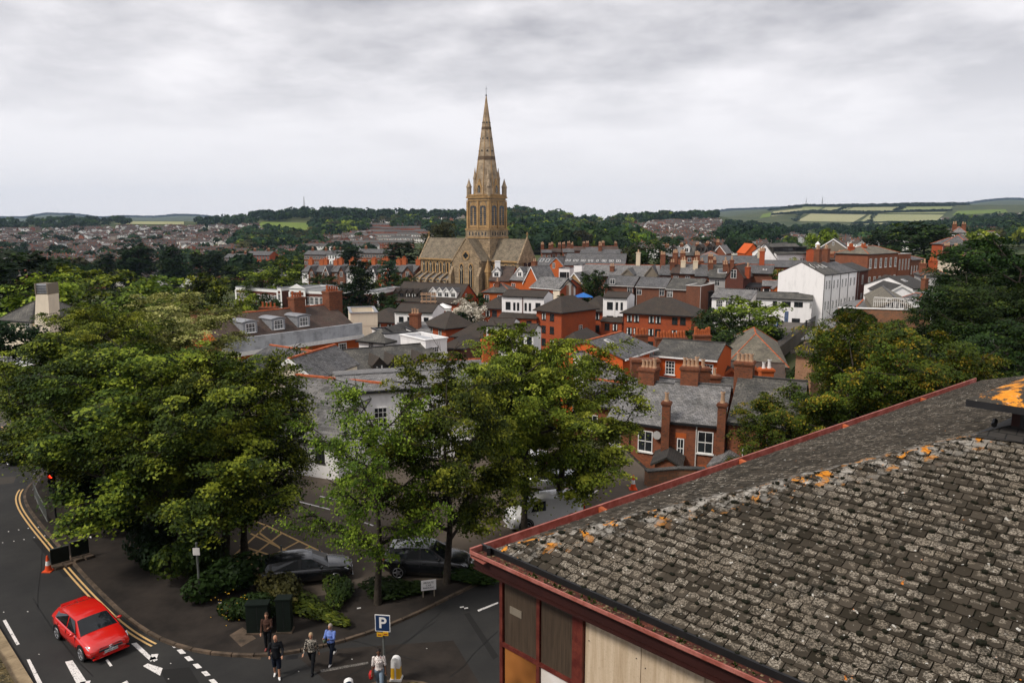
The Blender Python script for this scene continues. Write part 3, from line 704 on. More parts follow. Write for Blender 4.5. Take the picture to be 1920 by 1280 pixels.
def chimney(parent, x, y, w, d, z0, z1, n, wall='brick_chimney', pot='pot_cream', near=False, along='x', stain=None):
 m = MB(); m.box(x - w / 2, x + w / 2, y - d / 2, y + d / 2, z0, z1 - .32)
 m.box(x - w / 2 - .05, x + w / 2 + .05, y - d / 2 - .05, y + d / 2 + .05, z1 - .32, z1 - .22)
 m.box(x - w / 2 - .1, x + w / 2 + .1, y - d / 2 - .1, y + d / 2 + .1, z1 - .22, z1 - .08)
 m.box(x - w / 2 - .03, x + w / 2 + .03, y - d / 2 - .03, y + d / 2 + .03, z1 - .08, z1)
 o = m.build('chimney', wall, parent)
 for i in range(n):
  f = (i + .5) / n - .5
  px_, py_ = (x + f * w * .92, y) if along == 'x' else (x, y + f * d * .92)
  q = link('chimney_pot', pot_mesh(pot, near), o, (px_, py_, z1)); s = random.uniform(.85, 1.15) * (1.15 if near else 1.25); q.scale = (s, s, s * random.uniform(.8, 1.2))
 return o
# buildings
def slab(m, pts, t, mat=0):
 """roof plane of thickness t below the given quad"""
 a = [Vector(p) for p in pts]; n = (a[1] - a[0]).cross(a[2] - a[0]).normalized()
 if n.z < 0: n = -n; a = a[::-1]
 m.prism([p - n * t for p in a], n * t, mat)
def bld(name, label, L, R, ye, yr, dep, roof='gx', wall='brick_old', rf='slate_grey', wins=(), chims=(), base=None, over=.35, verge=.2, ridge='terracotta', gut='black_paint',
  cat='house', group=None, lights=(), dorm=(), trim=None, fine=None, wall2=None, split=None, pipes=(), par=.9, hipin=None):
 """front wall from sight (L=(px, distance)) to R with its eaves showing at pixel row ye at L; ridge at row yr; dep metres deep"""
 A = at_d(L[0], ye, L[1]); B = at_d(R[0], ye, R[1]); ze = A.z; d = Vector((B.x - A.x, B.y - A.y, 0)); w = d.length; yaw = atan2(d.y, d.x)
 dm = (L[1] + R[1]) / 2
 if fine is None: fine = dm < 125
 nrm = Vector((-sin(yaw), cos(yaw), 0))
 mid = A + d / 2 + nrm * dep / 2
 rise = (zrow(yr, mid.y) - ze) if yr is not None else 0
 if yr is not None: rise = max(rise, .4)
 if base is None: base = min(ground(mid.x, mid.y), ground(A.x, A.y), ground(B.x, B.y)) - .5
 h = ze - base
 root = thing(name, label, cat, (A.x, A.y, base), yaw, group)
 m = MB()
 if roof == 'gx':      # ridge parallel to the front
  prof = [(0, 0), (dep, 0), (dep, h), (dep / 2, h + rise), (0, h)]
  m.prism([(0, p[0], p[1]) for p in prof], (w, 0, 0))
 elif roof == 'gy':
  prof = [(0, 0), (w, 0), (w, h), (w / 2, h + rise), (0, h)]
  m.prism([(p[0], 0, p[1]) for p in prof], (0, dep, 0))
 elif roof == 'shed':
  m.prism([(0, 0, 0), (0, dep, 0), (0, dep, h + rise), (0, 0, h)], (w, 0, 0))
 elif roof == 'flat':
  m.box(0, w, 0, dep, 0, h)
 else: m.box(0, w, 0, dep, 0, h)
 wl_ = m.build('wall', wall, root)
 r = MB(); T = .14; o, v = over, verge
 if roof == 'gx':
  s = rise / (dep / 2); zo = h - o * s + T
  slab(r, [(-v, -o, zo), (w + v, -o, zo), (w + v, dep / 2, h + rise + T), (-v, dep / 2, h + rise + T)], T)
  slab(r, [(-v, dep + o, zo), (w + v, dep + o, zo), (w + v, dep / 2, h + rise + T), (-v, dep / 2, h + rise + T)], T)
  ro = r.build('roof', rf, root)
  if ridge: MB().box(-v, w + v, dep / 2 - .13, dep / 2 + .13, h + rise + T - .07, h + rise + T + .07).build('ridge', ridge, ro)
  if gut: MB().box(-v, w + v, -o - .11, -o + .02, zo - .2, zo - .05).build('gutter', gut, ro)
 elif roof == 'gy':
  s = rise / (w / 2); zo = h - o * s + T
  slab(r, [(-o, -v, zo), (-o, dep + v, zo), (w / 2, dep + v, h + rise + T), (w / 2, -v, h + rise + T)], T)
  slab(r, [(w + o, -v, zo), (w + o, dep + v, zo), (w / 2, dep + v, h + rise + T), (w / 2, -v, h + rise + T)], T)
  ro = r.build('roof', rf, root)
  if ridge: MB().box(w / 2 - .13, w / 2 + .13, -v, dep + v, h + rise + T - .07, h + rise + T + .07).build('ridge', ridge, ro)
  if trim:
   tm = MB()
   for sx_ in (-1, 1):
    x0 = w / 2; x1 = w / 2 + sx_ * (w / 2 + o)
    tm.prism([(x0, -v - .05, h + rise + T + .02), (x0, -v - .05, h + rise - .22), (x1, -v - .05, zo - .34), (x1, -v - .05, zo + .02)], (0, .06, 0))
   tm.build('bargeboard', trim, ro)
 elif roof == 'shed':
  slab(r, [(-v, -o, h - o * rise / dep + T), (w + v, -o, h - o * rise / dep + T), (w + v, dep + .1, h + rise + T), (-v, dep + .1, h + rise + T)], T); ro = r.build('roof', rf, root)
 elif roof in ('hip', 'pyr'):
  i = min(w, dep) / 2 if hipin is None else hipin
  zo = h - .06; e = [(-o, -o, zo), (w + o, -o, zo), (w + o, dep + o, zo), (-o, dep + o, zo)]
  if w >= dep: rg_ = [(i, dep / 2, h + rise), (max(w - i, i + .01), dep / 2, h + rise)]; fs = [(0, 1, 5, 4), (1, 2, 5), (2, 3, 4, 5), (3, 0, 4), (3, 2, 1, 0)]
  else: rg_ = [(w / 2, i, h + rise), (w / 2, max(dep - i, i + .01), h + rise)]; fs = [(0, 1, 4), (1, 2, 5, 4), (2, 3, 5), (3, 0, 4, 5), (3, 2, 1, 0)]
  r.add(e + rg_, fs); ro = r.build('roof', rf, root)
  ff = MB(); ff.box(-o, w + o, -o - .03, dep + o, zo - .2, zo - .003)
  ff.build('fascia', gut or 'black_paint', ro)
  if ridge:
   hr = MB()
   P = [Vector(q) for q in e + rg_]
   prs = ((0, 4), (1, 5), (2, 5), (3, 4), (4, 5)) if w >= dep else ((0, 4), (1, 4), (2, 5), (3, 5), (4, 5))
   for a, b in prs: hr.tube(P[a], P[b], .09, .09, 5)
   hr.build('ridge', ridge, ro)
 else:   # flat roof behind a parapet
  r.box(.25, w - .25, .25, dep - .25, h + .004, h + .08); ro = r.build('roof', rf, root)
  pm = MB(); pm.box(-.03, w + .03, -.03, .25, h, h + par); pm.box(-.03, w + .03, dep - .25, dep + .03, h, h + par); pm.box(-.031, .25, .25, dep - .25, h, h + par); pm.box(w - .25, w + .031, .25, dep - .25, h, h + par)
  pp = pm.build('parapet', trim or wall, root)
  cp = MB(); cp.box(-.15, w + .15, -.15, .3, h + par, h + par + .12); cp.box(-.15, w + .15, dep - .3, dep + .15, h + par, h + par + .12); cp.box(-.15, .3, .3, dep - .3, h + par, h + par + .119); cp.box(w - .3, w + .15, .3, dep - .3, h + par, h + par + .119)
  cp.build('coping', gut or 'lead', pp)
 for ws in wins:
  face, us, drops, ww, wh, st = ws
  if isinstance(us, int): us = [(i + .5) / us for i in range(us)]
  for u in us:
   for dr in drops:
    z = h - dr - wh / 2
    if face == 'f': window(root, u * w, -.004, z, 0, ww, wh, st, fine)
    elif face == 'r': window(root, w + .004, u * dep, z, pi / 2, ww, wh, st, fine)
    elif face == 'l': window(root, -.004, u * dep, z, -pi / 2, ww, wh, st, fine)
 for c in chims:   # (u, v, width, depth, top above eaves, pots, wall, pot, along)
  u, vv, cw, cd, zt, n = c[:6]; wm_ = c[6] if len(c) > 6 else 'brick_chimney'; pk = c[7] if len(c) > 7 else 'pot_cream'; al = c[8] if len(c) > 8 else ('x' if cw >= cd else 'y')
  chimney(root, u * w, vv * dep, cw, cd, h - .5, h + zt, n, wm_, pk, dm < 125, al)
 s_ = rise / (dep / 2) if roof in ('gx', 'hip', 'pyr') else 0
 for lt in lights:  # rooflights on the front slope (u, v 0..1, w, h)
  u, vv, lw, lh = lt; y = vv * dep / 2; z = h + y * s_ + T; a = atan(s_)
  q = link('rooflight', rl_mesh(lw, lh), ro, (u * w, y, z + .02)); q.rotation_euler = (a, 0, 0)
 for dm_ in dorm:   # (u, v front 0..1, w, h, kind)
  u, vv, dw, dh, kd = dm_[:5]; dormer(root, ro, u * w, vv * dep / 2, h + vv * dep / 2 * s_ + T, s_, dw, dh, kd, fine)
 for (u, pm_) in pipes:
  MB().tube((u * w, -.09, .2), (u * w, -.09, h - .1), .055, .055, 6).build('downpipe', pm_, root)
 return dict(root=root, w=w, dep=dep, h=h, rise=rise, base=base, roof=ro, wall=wl_, yaw=yaw, A=A)
def rl_mesh(w, h):
 k = ('rl', w, h)
 if k not in WC:
  m = MB(); m.box(-w / 2, w / 2, 0, h, -.05, .06); m.box(-w / 2 + .1, w / 2 - .1, .1, h - .1, .06, .075, 1); WC[k] = m.mesh('rooflight', ['white_trim', 'glass_pale'])
 return WC[k]
def dormer(root, ro, x, y, z, s, w, h, kd, fine):
 m = MB(); L = (h + .5) / max(s, .2); fm = {'lead': 'lead', 'box': 'slate_dark', 'white': 'white_paint', 'dark': 'tile_brown', 'slate': 'slate_grey'}[kd]
 if kd == 'lead':       # boxy lead-clad dormer with a shallow curved top
  n = 8; top = [(x - w / 2 + w * i / n, y, z + h + .18 * sin(pi * i / n)) for i in range(n + 1)]
  m.prism([(x - w / 2, y, z - .3)] + [(x - w / 2, y, z + h)] + top[1:-1] + [(x + w / 2, y, z + h), (x + w / 2, y, z - .3)], (0, L, 0))
  m.prism([(p[0] + (p[0] - x) * .14, y - .14, p[2] + .02) for p in top] + [(p[0] + (p[0] - x) * .14, y - .14, p[2] + .12) for p in top[::-1]], (0, L, 0))
  d = m.build('dormer', fm, root)
  window(d, x, y - .004, z + h * .5, 0, w * .68, h * .82, 'geo', fine)
 elif kd == 'box':
  m.box(x - w / 2, x + w / 2, y, y + L, z - .3, z + h); m.box(x - w / 2 - .1, x + w / 2 + .1, y - .25, y + L, z + h, z + h + .12)
  d = m.build('dormer', 'slate_dark', root)
  window(d, x, y - .004, z + h * .45, 0, w * .8, h * .75, 'darkrow', False)
 else:                  # little gabled dormer
  rr = w * .5
  m.prism([(x - w / 2, y, z - .3), (x - w / 2, y, z + h), (x, y, z + h + rr), (x + w / 2, y, z + h), (x + w / 2, y, z - .3)], (0, L, 0), 0)
  for sx_ in (-1, 1): slab(m, [(x, y - .2, z + h + rr + .12), (x, y + L + rr / max(s, .2), z + h + rr + .12), (x + sx_ * (w / 2 + .18), y + L, z + h - .1), (x + sx_ * (w / 2 + .18), y - .2, z + h - .1)], .1, 1)
  if kd == 'white':
   for sx_ in (-1, 1): m.prism([(x, y - .26, z + h + rr + .14), (x, y - .26, z + h + rr - .1), (x + sx_ * (w / 2 + .2), y - .26, z + h - .34), (x + sx_ * (w / 2 + .2), y - .26, z + h - .08)], (0, .05, 0), 0)
  d = m.build('dormer', [fm, 'slate_grey' if kd != 'dark' else 'tile_brown'], root)
  window(d, x, y - .004, z + h * .5, 0, w * .62, h * .8, 'case' if kd != 'dark' else 'dark', False)
# buildings nearest the trees
b = bld('brick_terrace_house', 'brick terrace house end with plain grey slates and a satellite dish, beside the tree', (1140, 60.5), (1243, 58.0), 784, 718, 9.2, wall='brick_old', rf='slate_pale', ridge='slate_grey', base=-4,
 wins=[('f', [.70], [.55], 1.25, 1.75, 'sill'), ('f', [.14], [.7], 1.0, 1.5, 'sill')], over=.2, verge=.1, pipes=[(.42, 'black_paint')])
chimney(b['root'], b['w'] - 3.1, 4.7, 1.45, 1.3, b['h'] + .5, b['h'] + b['rise'] + 1.3, 4, 'brick_chimney', 'pot_cream', True)
ds = MB(); ds.tube((0, -.25, 0), (0, -.32, 0), .34, .34, 14); ds.tube((0, 0, 0), (0, -.28, -.05), .025, .025, 6); q = ds.build('satellite_dish', 'grey_wall', b['root']); q.location = (b['w'] * .93, -.05, b['h'] - .7)
b = bld('brick_terrace_house', 'middle brick terrace house with streaked slates, a tall sash and a wide sash window', (1249, 57.6), (1357, 56.0), 789, 722, 9.2, wall='brick_old', rf='slate_pale', ridge='slate_grey', base=-4.5,
 wins=[('f', [.70], [.55], 1.2, 1.75, 'sill'), ('f', [.27], [1.3], .55, 1.6, 'sill')], over=.2, verge=.1, pipes=[(.545, 'pipe_white'), (.02, 'black_paint')])
chimney(b['root'], 1.1, 4.9, 1.45, 1.4, b['h'] + .5, b['h'] + b['rise'] + 1.5, 4, 'brick_chimney', 'pot_cream', True)
w_ = b['w']; chimney(b['root'], .05, -.35, .62, .5, 1.0, b['h'] + 1.7, 1, 'brick_chimney', 'pot_cream', True)
q = MB().box(.27 * w_ - .42, .27 * w_ + .42, -.02, .01, b['h'] - 1.28, b['h'] - .85).build('window_arch', 'brick_orange', b['root'])
q = MB().box(.72 * w_ - .5, .72 * w_ + .5, -.02, .01, b['h'] - 3.75, b['h'] - 3.3).build('window_arch', 'brick_orange', b['root'])
b = bld('brick_terrace_house', 'brick terrace house with mossy slates and narrow white window, half behind lime tree', (1366, 55.8), (1500, 53.6), 790, 712, 9.2, wall='brick_old', rf='slate_moss', ridge='slate_dark', base=-4.5,
 wins=[('f', [.275], [1.95], .58, 1.7, 'sill'), ('f', [.69], [.9], 1.35, 2.0, 'sill')], over=.2, verge=.1, pipes=[(.85, 'pipe_white')])
chimney(b['root'], .3, 5.0, 1.45, 1.3, b['h'] + .5, b['h'] + b['rise'] + 1.3, 4, 'brick_chimney', 'pot_cream', True)
chimney(b['root'], -.45, -.35, .62, .5, 1.0, b['h'] + 1.5, 1, 'brick_chimney', 'pot_cream', True)
bld('lean_to_shed', 'low rear extension with a dark sloping roof beside the terrace', (1228, 55.0), (1272, 54.5), 868, 846, 3.4, 'gy', 'brick_old', 'slate_dark', base=-3, ridge=None)
bld('rear_extension', 'small lean-to with a pale glazed gable roof at the foot of the terrace', (1334, 53.5), (1374, 52.8), 872, 856, 3.4, 'gy', 'brick_old', 'slate_pale', base=-3, ridge=None)
def wall_obj(name, label, P, h, t, mat, cop=None, cat='wall'):
 m = MB(); c = MB()
 for a, b_ in zip(P, P[1:]):
  d = Vector((b_[0] - a[0], b_[1] - a[1], 0)); n = Vector((-d.y, d.x, 0)).normalized() * t / 2
  z = a[2] if len(a) > 2 else 0
  m.prism([(a[0] - n.x, a[1] - n.y, z - .5), (b_[0] - n.x, b_[1] - n.y, z - .5), (b_[0] + n.x, b_[1] + n.y, z - .5), (a[0] + n.x, a[1] + n.y, z - .5)], (0, 0, h + .5))
  n *= 1.25; c.prism([(a[0] - n.x, a[1] - n.y, z + h), (b_[0] - n.x, b_[1] - n.y, z + h), (b_[0] + n.x, b_[1] + n.y, z + h), (a[0] + n.x, a[1] + n.y, z + h)], (0, 0, .09))
 r = thing(name, label, cat); m.build('masonry', mat, r)
 if cop: c.build('coping', cop, r)
 return r
wall_obj('garden_wall', 'rough stone and brick garden wall behind the traffic cone', [(9.2, 49.2), (11.5, 49.8), (13.4, 49.7)], 1.1, .45, 'stone_wall', 'slate_moss')
wall_obj('garden_wall', 'low mossy wall under the terrace windows', [(11.6, 51.8, -1.6), (18.5, 49.9, -1.6)], 1.75, .35, 'brick_old', 'slate_moss')
b = bld('orange_painted_house', 'orange painted house under a long mossy slate roof with white sash windows', (1226, 78), (1345, 75), 665, 641, 7.5, wall='orange_paint', rf='slate_moss', ridge='slate_dark', gut='white_paint', base=-6,
 wins=[('f', [.27, .56, .87], [.5], 1.0, 1.45, 'sash')], verge=.1)
b = bld('brick_wing_house', 'slate roofed wing with a glazed skylight joining the orange house', (1168, 72), (1226, 78), 672, 632, 8, wall='orange_paint', rf='slate_grey', ridge='terracotta', gut='white_paint', base=-6, lights=[(.35, .62, .7, .9)], wins=[('f', [.9], [.3], .8, 2, 'case')])
bld('slate_roofed_house', 'low slate roofed house left of the orange house', (1118, 70), (1172, 71), 712, 660, 9, wall='white_wall', rf='slate_pale', ridge='slate_grey', base=-6)
bld('slate_roofed_house', 'slate roofed outbuilding with a pale valley just left of the first terrace house', (1075, 66), (1150, 64), 752, 716, 6, wall='brick_old', rf='slate_grey', base=-5, wins=[('f', [.5], [1.0], 1, 1.4, 'sill')])
r_ = thing('brick_chimney_wall', 'big square brick chimney breast with cream pots beside the orange house', 'chimney'); p = at_d(1209, 680, 69)
chimney(r_, p.x, p.y, 2.6, 1.2, -5, zrow(672, 69), 0, 'brick_chimney');
for k, (px_, d_, yt, yb, w1, d1, n) in enumerate([(1268 + 74, 64, 690, 720, 1.1, 1.0, 1), (1160 + 180, 78, 0, 0, 0, 0, 0)][:1]):
 q = thing('brick_chimney_stack', 'chimney stack with a cream pot standing against the orange wall', 'chimney'); p = at_d(1318, 690, d_); chimney(q, p.x, p.y, w1, d1, -5, zrow(688, d_), n, near=True)
q = thing('brick_chimney_stack', 'bright orange brick chimney with white pots in front of the maroon roof', 'chimney'); p = at_d(1437, 690, 66); chimney(q, p.x, p.y, 1.1, .9, -5, zrow(690, 66), 2, 'brick_orange', 'white_trim', True)
q = thing('brick_chimney_stack', 'short brick stack with one cream pot between two terrace chimneys', 'chimney'); p = at_d(1340, 705, 67); chimney(q, p.x, p.y, .95, .9, -5, zrow(703, 67), 1, near=True)
bld('maroon_roofed_house', 'red brick house with a maroon tiled roof and a small gable', (1345, 82), (1470, 80), 716, 680, 7, wall='brick_flats', rf='tile_redbrown', base=-6, ridge='tile_redbrown', pipes=[(.99, 'pipe_white')])
bld('brick_gable_porch', 'little brick gable with a white casement window on the maroon roof', (1402, 79), (1428, 79), 700, 682, 4, 'gy', 'brick_flats', 'tile_redbrown', base=-5, wins=[('f', [.5], [.35], .9, .6, 'case')], trim='terracotta', ridge=None, over=.15)
bld('brick_gable_porch', 'smaller brick gable half hidden behind the chimney on the maroon roof', (1358, 79), (1382, 79), 700, 684, 4, 'gy', 'brick_flats', 'tile_redbrown', base=-5, trim='terracotta', ridge=None, over=.15)
bld('slate_valley_house', 'rear slate roof between the two tall chimneys behind the terrace', (1225, 68), (1262, 67), 726, 712, 4, 'gx', 'brick_old', 'slate_pale', base=-5, ridge='slate_grey')
bld('slate_valley_house', 'mossy rear slate roof behind the middle terrace house', (1340, 66), (1378, 65.5), 726, 712, 4, 'gx', 'brick_old', 'slate_moss', base=-5, ridge='slate_grey')
bld('hipped_barn', 'broad hipped barn roof of worn pale stone slates with a terracotta finial', (1366, 101), (1474, 99), 682, 619, 22, 'hip', 'brick_pale', 'stone_slate', base=-9, over=.4, hipin=7.5)
q = thing('roof_finial', 'orange ridge finial on top of the hipped barn', 'finial'); p = at_d(1416, 617, 110); mb = MB().tube((p.x, p.y, p.z - 2.4), (p.x, p.y, p.z - .5), .8, .1, 8); mb.ball((p.x, p.y, p.z - .3), .2, 8); mb.build('ball', 'terracotta', q)
for lab, x0, x1, yt, d, n in (('long low chimney wall with a row of ten red pots before the red flats', 1229, 1287, 632, 98, 10), ('broad brick chimney block with a row of red pots right of the red flats', 1301, 1332, 627, 96, 7), ('low chimney wall with four red pots left of the long slate roof', 1191, 1214, 626, 102, 4), ('dull brick chimney wall with no pots above the slate wing', 1112, 1143, 640, 88, 0), ('dark brick stack crowded with red pots in front of the dark-roofed flats', 905, 935, 641, 96, 5)):
 q = thing('chimney_wall', lab, 'chimney'); a, b_ = at_d(x0, yt, d), at_d(x1, yt, d); chimney(q, (a.x + b_.x) / 2, d, b_.x - a.x, 1.0, -9, a.z, n, 'brick_chimney', 'pot_red')
b = bld('cream_gabled_house', 'cream rendered house with a grey slate roof and terracotta ridge, gable towards the trees', (500, 64.6), (590, 63.2), 705, 661, 7.5, 'gy', 'cream_wall', 'slate_grey', base=-1.5, trim='white_paint', over=.25,
 wins=[('r', [.45], [.35], 1.0, 1.6, 'case'), ('f', [.35, .7], [2.6], 1.0, 1.5, 'sill')])
bld('cream_wing_house', 'cream wing with a terracotta ridge running left from the gabled house', (440, 74), (520, 70), 690, 655, 9, 'gx', 'cream_wall', 'slate_grey', base=-1.5)
b = bld('white_slate_house', 'white rendered house under a big slate roof with a terracotta ridge, behind the thin tree', (470, 53), (632, 50), 806, 713, 11, 'gx', 'white_wall', 'slate_big', base=-.5, over=.3,
 wins=[('f', [.8], [.15], .75, 1.5, 'dark'), ('f', [.6, .9], [3.9], .9, 1.5, 'sill'), ('f', [.2, .4], [1.0], .9, 1.5, 'sill')])
bld('white_rendered_block', 'large white rendered block with a slate roof glimpsed through the middle trees', (642, 53), (975, 57), 738, 730, 8, 'gx', 'white_wall', 'slate_pale', base=-.5, over=.15, ridge='slate_grey',
 wins=[('f', [.06, .2, .34, .5, .65, .8, .93], [1.2, 4.2], 1.0, 1.6, 'sash')])
bld('white_upper_block', 'white upper storey with a low slate roof glimpsed between the tree crowns', (800, 70), (985, 72), 718, 676, 9, 'gx', 'white_wall', 'slate_pale', base=-1, over=.2, chims=[(.66, .3, 1.1, .9, 3.6, 2, 'brick_orange', 'pot_red')], wins=[('f', [.15, .4, .8], [.9], 1, 1.4, 'sash')])
b = bld('dark_slate_hall', 'long hall with a steep dark tiled roof and low black dormers', (636, 82), (832, 88), 708, 652, 10, 'gx', 'white_wall', 'slate_moss', base=-3, ridge='slate_dark',
 dorm=[(.38, .08, 1.5, .7, 'dark'), (.53, .08, 1.5, .7, 'dark'), (.8, .08, 1.5, .7, 'dark')])
b = bld('georgian_terrace', 'long orange brick terrace with a pale lead parapet, brown slate roof and three lead dormers', (420, 86), (673, 101), 652, 583, 11.5, 'gx', 'brick_orange', 'tile_redbrown', base=-4, gut=None, over=.05, verge=.05,
 wins=[('f', [.86], [1.5], 1.35, 1.9, 'surr')], dorm=[(.23, .3, 1.9, 1.35, 'lead'), (.43, .3, 1.9, 1.35, 'lead'), (.62, .3, 1.9, 1.35, 'lead')])
W, H_ = b['w'], b['h']; q = MB(); q.box(-.1, W + .1, -.75, -.45, H_ - .6, H_ + 1.0); q.build('parapet', 'lead_grey', b['root'])
q = MB(); q.box(-.1, W + .25, -.95, .0, H_ - 1.1, H_ - .62); q.box(-.1, W + .12, -.45, .4, H_ - .5, H_ + .05); q.build('cornice', 'white_trim', b['root'])
for u, v, cw, cd, zt, n in ((.02, .52, 1.5, 1.9, 3.9, 0), (.69, .45, 1.7, 1.5, 4.6, 4), (.985, .45, 2.2, 1.6, 5.0, 5)):
 chimney(b['root'], u * W, v * b['dep'], cw, cd, H_ + .2, H_ + zt, n, 'brick_chimney', 'pot_red', True)
for lab, x, yt, d, w1, n in (('brick chimney stack with three orange pots behind the georgian roof', 427 + 77, 575, 112, 2.6, 4), ('low brick chimney at the far left of the georgian roof', 388, 588, 108, 2.2, 1), ('low brick stack beside the bright green bush', 475, 583, 112, 2.6, 0)):
 q = thing('chimney_stack', lab, 'chimney'); p = at_d(x, yt, d); chimney(q, p.x, p.y, w1, 1.0, -3, p.z, n, 'brick_chimney', 'pot_red', True)
bld('white_parapet_block', 'cream parapet block behind the georgian terrace', (658, 112), (708, 113), 612, None, 8, 'flat', 'cream_wall', 'lead_grey', base=-8, gut='lead', par=2.0)
bld('white_cottage', 'small white cottage with a grey hipped slate roof', (673, 98), (722, 96), 637, 613, 7, 'hip', 'white_wall', 'slate_moss', base=-6, wins=[('f', [.47], [.2], .95, 1.25, 'sash')], ridge=None, pipes=[(.98, 'black_paint')])
bld('white_gabled_house', 'white gabled house with black verges', (703, 100), (746, 99), 626, 607, 9, 'gy', 'white_wall', 'slate_dark', base=-6, trim='black_paint', ridge=None, over=.3, chims=[(.92, .7, 1.3, 1.3, 2.2, 3)])
bld('white_flat_extension', 'white flat-roofed extension with a black roof edge', (722, 97), (782, 99), 630, None, 6, 'flat', 'white_wall', 'slate_dark', base=-6, gut='black_paint', par=.25)
bld('grey_slate_lean_to', 'grey slate lean-to beside the white cornice wall', (762, 100), (812, 101), 634, 612, 8, 'shed', 'white_wall', 'slate_pale', base=-7)
bld('white_cornice_house', 'white house end with a moulded cornice and one sash window', (798, 91), (838, 93), 643, None, 6, 'flat', 'white_wall', 'lead_grey', base=-4, gut='white_paint', par=.3, wins=[('f', [.45], [.6], .9, 1.3, 'sash')])
p0, p1 = at_d(61, 612, 92), at_d(90, 612, 92); q = thing('tapered_white_tower', 'tapering white stair wall topped with grey louvres at the far left', 'tower'); zt = zrow(552, 92); zb = -1
m = MB(); xa, xb = at_d(67, 552, 92).x, at_d(90, 552, 92).x
m.prism([(p0.x - .6, 92, zb), (p1.x, 92, zb), (xb, 92, zt), (xa, 92, zt)], (0, 2.2, 0)); m.build('wall', 'cream_wall', q)
m = MB(); m.box(xa - .05, xa + .1, 91.95, 94.2, zt, zt + 1.35); m.box(xb - .1, xb + .05, 91.95, 94.2, zt, zt + 1.35); m.box(xa + .1, xb - .1, 92.6, 94, zt, zt + 1.3); fr = m.build('louvre_box', 'timber_grey', q)
for k in range(6): lv = MB().box(xa + .1, xb - .1, 0, .25, -.02, .02).build('louvre', 'lead', fr); lv.location = (0, 92, zt + .15 + k * .2); lv.rotation_euler = (.5, 0, 0); lv.location.y = 92
bld('dark_gabled_house', 'dark roofed house behind the tapering white wall', (2, 96), (60, 94), 598, 562, 8, 'hip', 'cream_wall', 'slate_moss', base=-2, wins=[('f', [.85], [.3], .8, 1.2, 'case')], ridge='slate_dark')
bld('white_roadside_building', 'low white building beside the road at the left edge', (-60, 86), (28, 84), 688, None, 8, 'flat', 'white_wall', 'lead_grey', base=-.3, gut='white_paint', par=.2, wins=[('f', [.6], [.8], 2.4, .6, 'darkrow')])
# red brick flats with dark roofs and white boxes
def flats(name, lab, L, R, ye, yr, dep, rows=2, us=2, roof='hip', **kw):
 kw.setdefault('base', -12)
 return bld(name, lab, L, R, ye, yr, dep, roof, kw.pop('wall', 'brick_flats'), 'tile_brown', ridge=None, over=.6,
 wins=[('f', us, [.5 + 2.7 * i for i in range(rows)], 1.15, 1.5, 'dark')] + kw.pop('more', []), cat='flats', **kw)
WB = dict(wall='white_wall', ridge='terracotta')
def whitebox(lab, L, R, ye, yr, dep, wins, **kw):
 b = bld('white_clad_flats', lab, L, R, ye, yr, dep, 'gx', 'white_wall', 'tile_brown', wins=wins, cat='flats', over=.25, verge=.05, base=-11, ridge='tile_redbrown', fine=False, **kw)
 w = b['w']; MB().box(w * .49, w * .51, -.08, .0, .5, b['h'] - .1).build('downpipe', 'brick_dark' if w > 7 else 'white_trim', b['root']); return b
flats('red_brick_flats', 'dark hip-roofed flats left of the lower white box', (678, 158), (741, 156), 601, 577, 10, 1, 3)
whitebox('lower left white clad box with six slim dark windows', (740, 151), (811, 149), 584, 570, 7, [('f', [.17, .76 + .07], [1.0], 1.0, 1.25, 'darkrow'), ('f', [.36, .45, .56, .66], [1.0], .42, 1.25, 'darkrow'), ('f', [.25, .75], [3.2], 2.6, .5, 'darkrow')])
flats('red_brick_flats', 'hip-roofed brick pavilion seen corner-on right of the lower white box', (797, 146), (836, 140), 607, 583, 6.5, 2, [.3, .72], );
flats('red_brick_flats', 'hip-roofed brick flats behind the tree tops below the lower centre white box', (851, 128), (912, 126), 629, 602, 9, 3, [.55, .85])
whitebox('lower centre white clad box with three windows beside the red pots', (912, 124), (960, 123), 610, 597, 6, [('f', [.3], [1.0], .9, 1.4, 'darkrow'), ('f', [.53, .72], [1.0], .42, 1.2, 'darkrow'), ('f', [.7], [3.4], 1.6, .5, 'darkrow')])
bld('white_clad_flats', 'white clad flats with a low dark roof half hidden by the bright tree top', (955, 121), (1000, 120), 621, 608, 6, 'gx', 'white_wall', 'tile_brown', base=-11, ridge='tile_redbrown', cat='flats', wins=[('f', 3, [.8], .8, 1.3, 'darkrow')])
bld('dark_roofed_hall', 'steep dark roof with a white verge rising behind the bright tree', (1035, 104), (1092, 102), 652, 618, 10, 'hip', 'brick_dark', 'tile_brown', base=-9, ridge=None)
bld('dark_roofed_hall', 'low dark roof between the white cornice house and the red flats', (826, 118), (868, 117), 650, 630, 9, 'hip', 'brick_dark', 'tile_brown', base=-10, ridge=None, wins=[('f', 2, [.6], .8, 1.2, 'dark')])
flats('red_brick_flats', 'brick pavilion left of the upper centre white box', (903, 164), (942, 162), 576, 556, 8, 3, [.3, .62])
whitebox('upper centre white clad box with eight slim windows', (941, 160), (1020, 157), 555, 545, 7, [('f', [.15, .86], [1.2], 1.1, 1.7, 'darkrow'), ('f', [.3, .39, .57, .67], [1.3], .5, 1.7, 'darkrow'), ('f', [.25, .66], [4.3], 2.2, .7, 'darkrow')])
bld('low_entrance_range', 'low brick entrance range with a dark lean-to roof under the centre white box', (936, 157), (1006, 155), 595, 583, 5, 'shed', 'brick_flats', 'tile_brown', base=-12, cat='flats', wins=[('f', [.2, .4, .8], [.5], 1.1, 1.4, 'dark')])
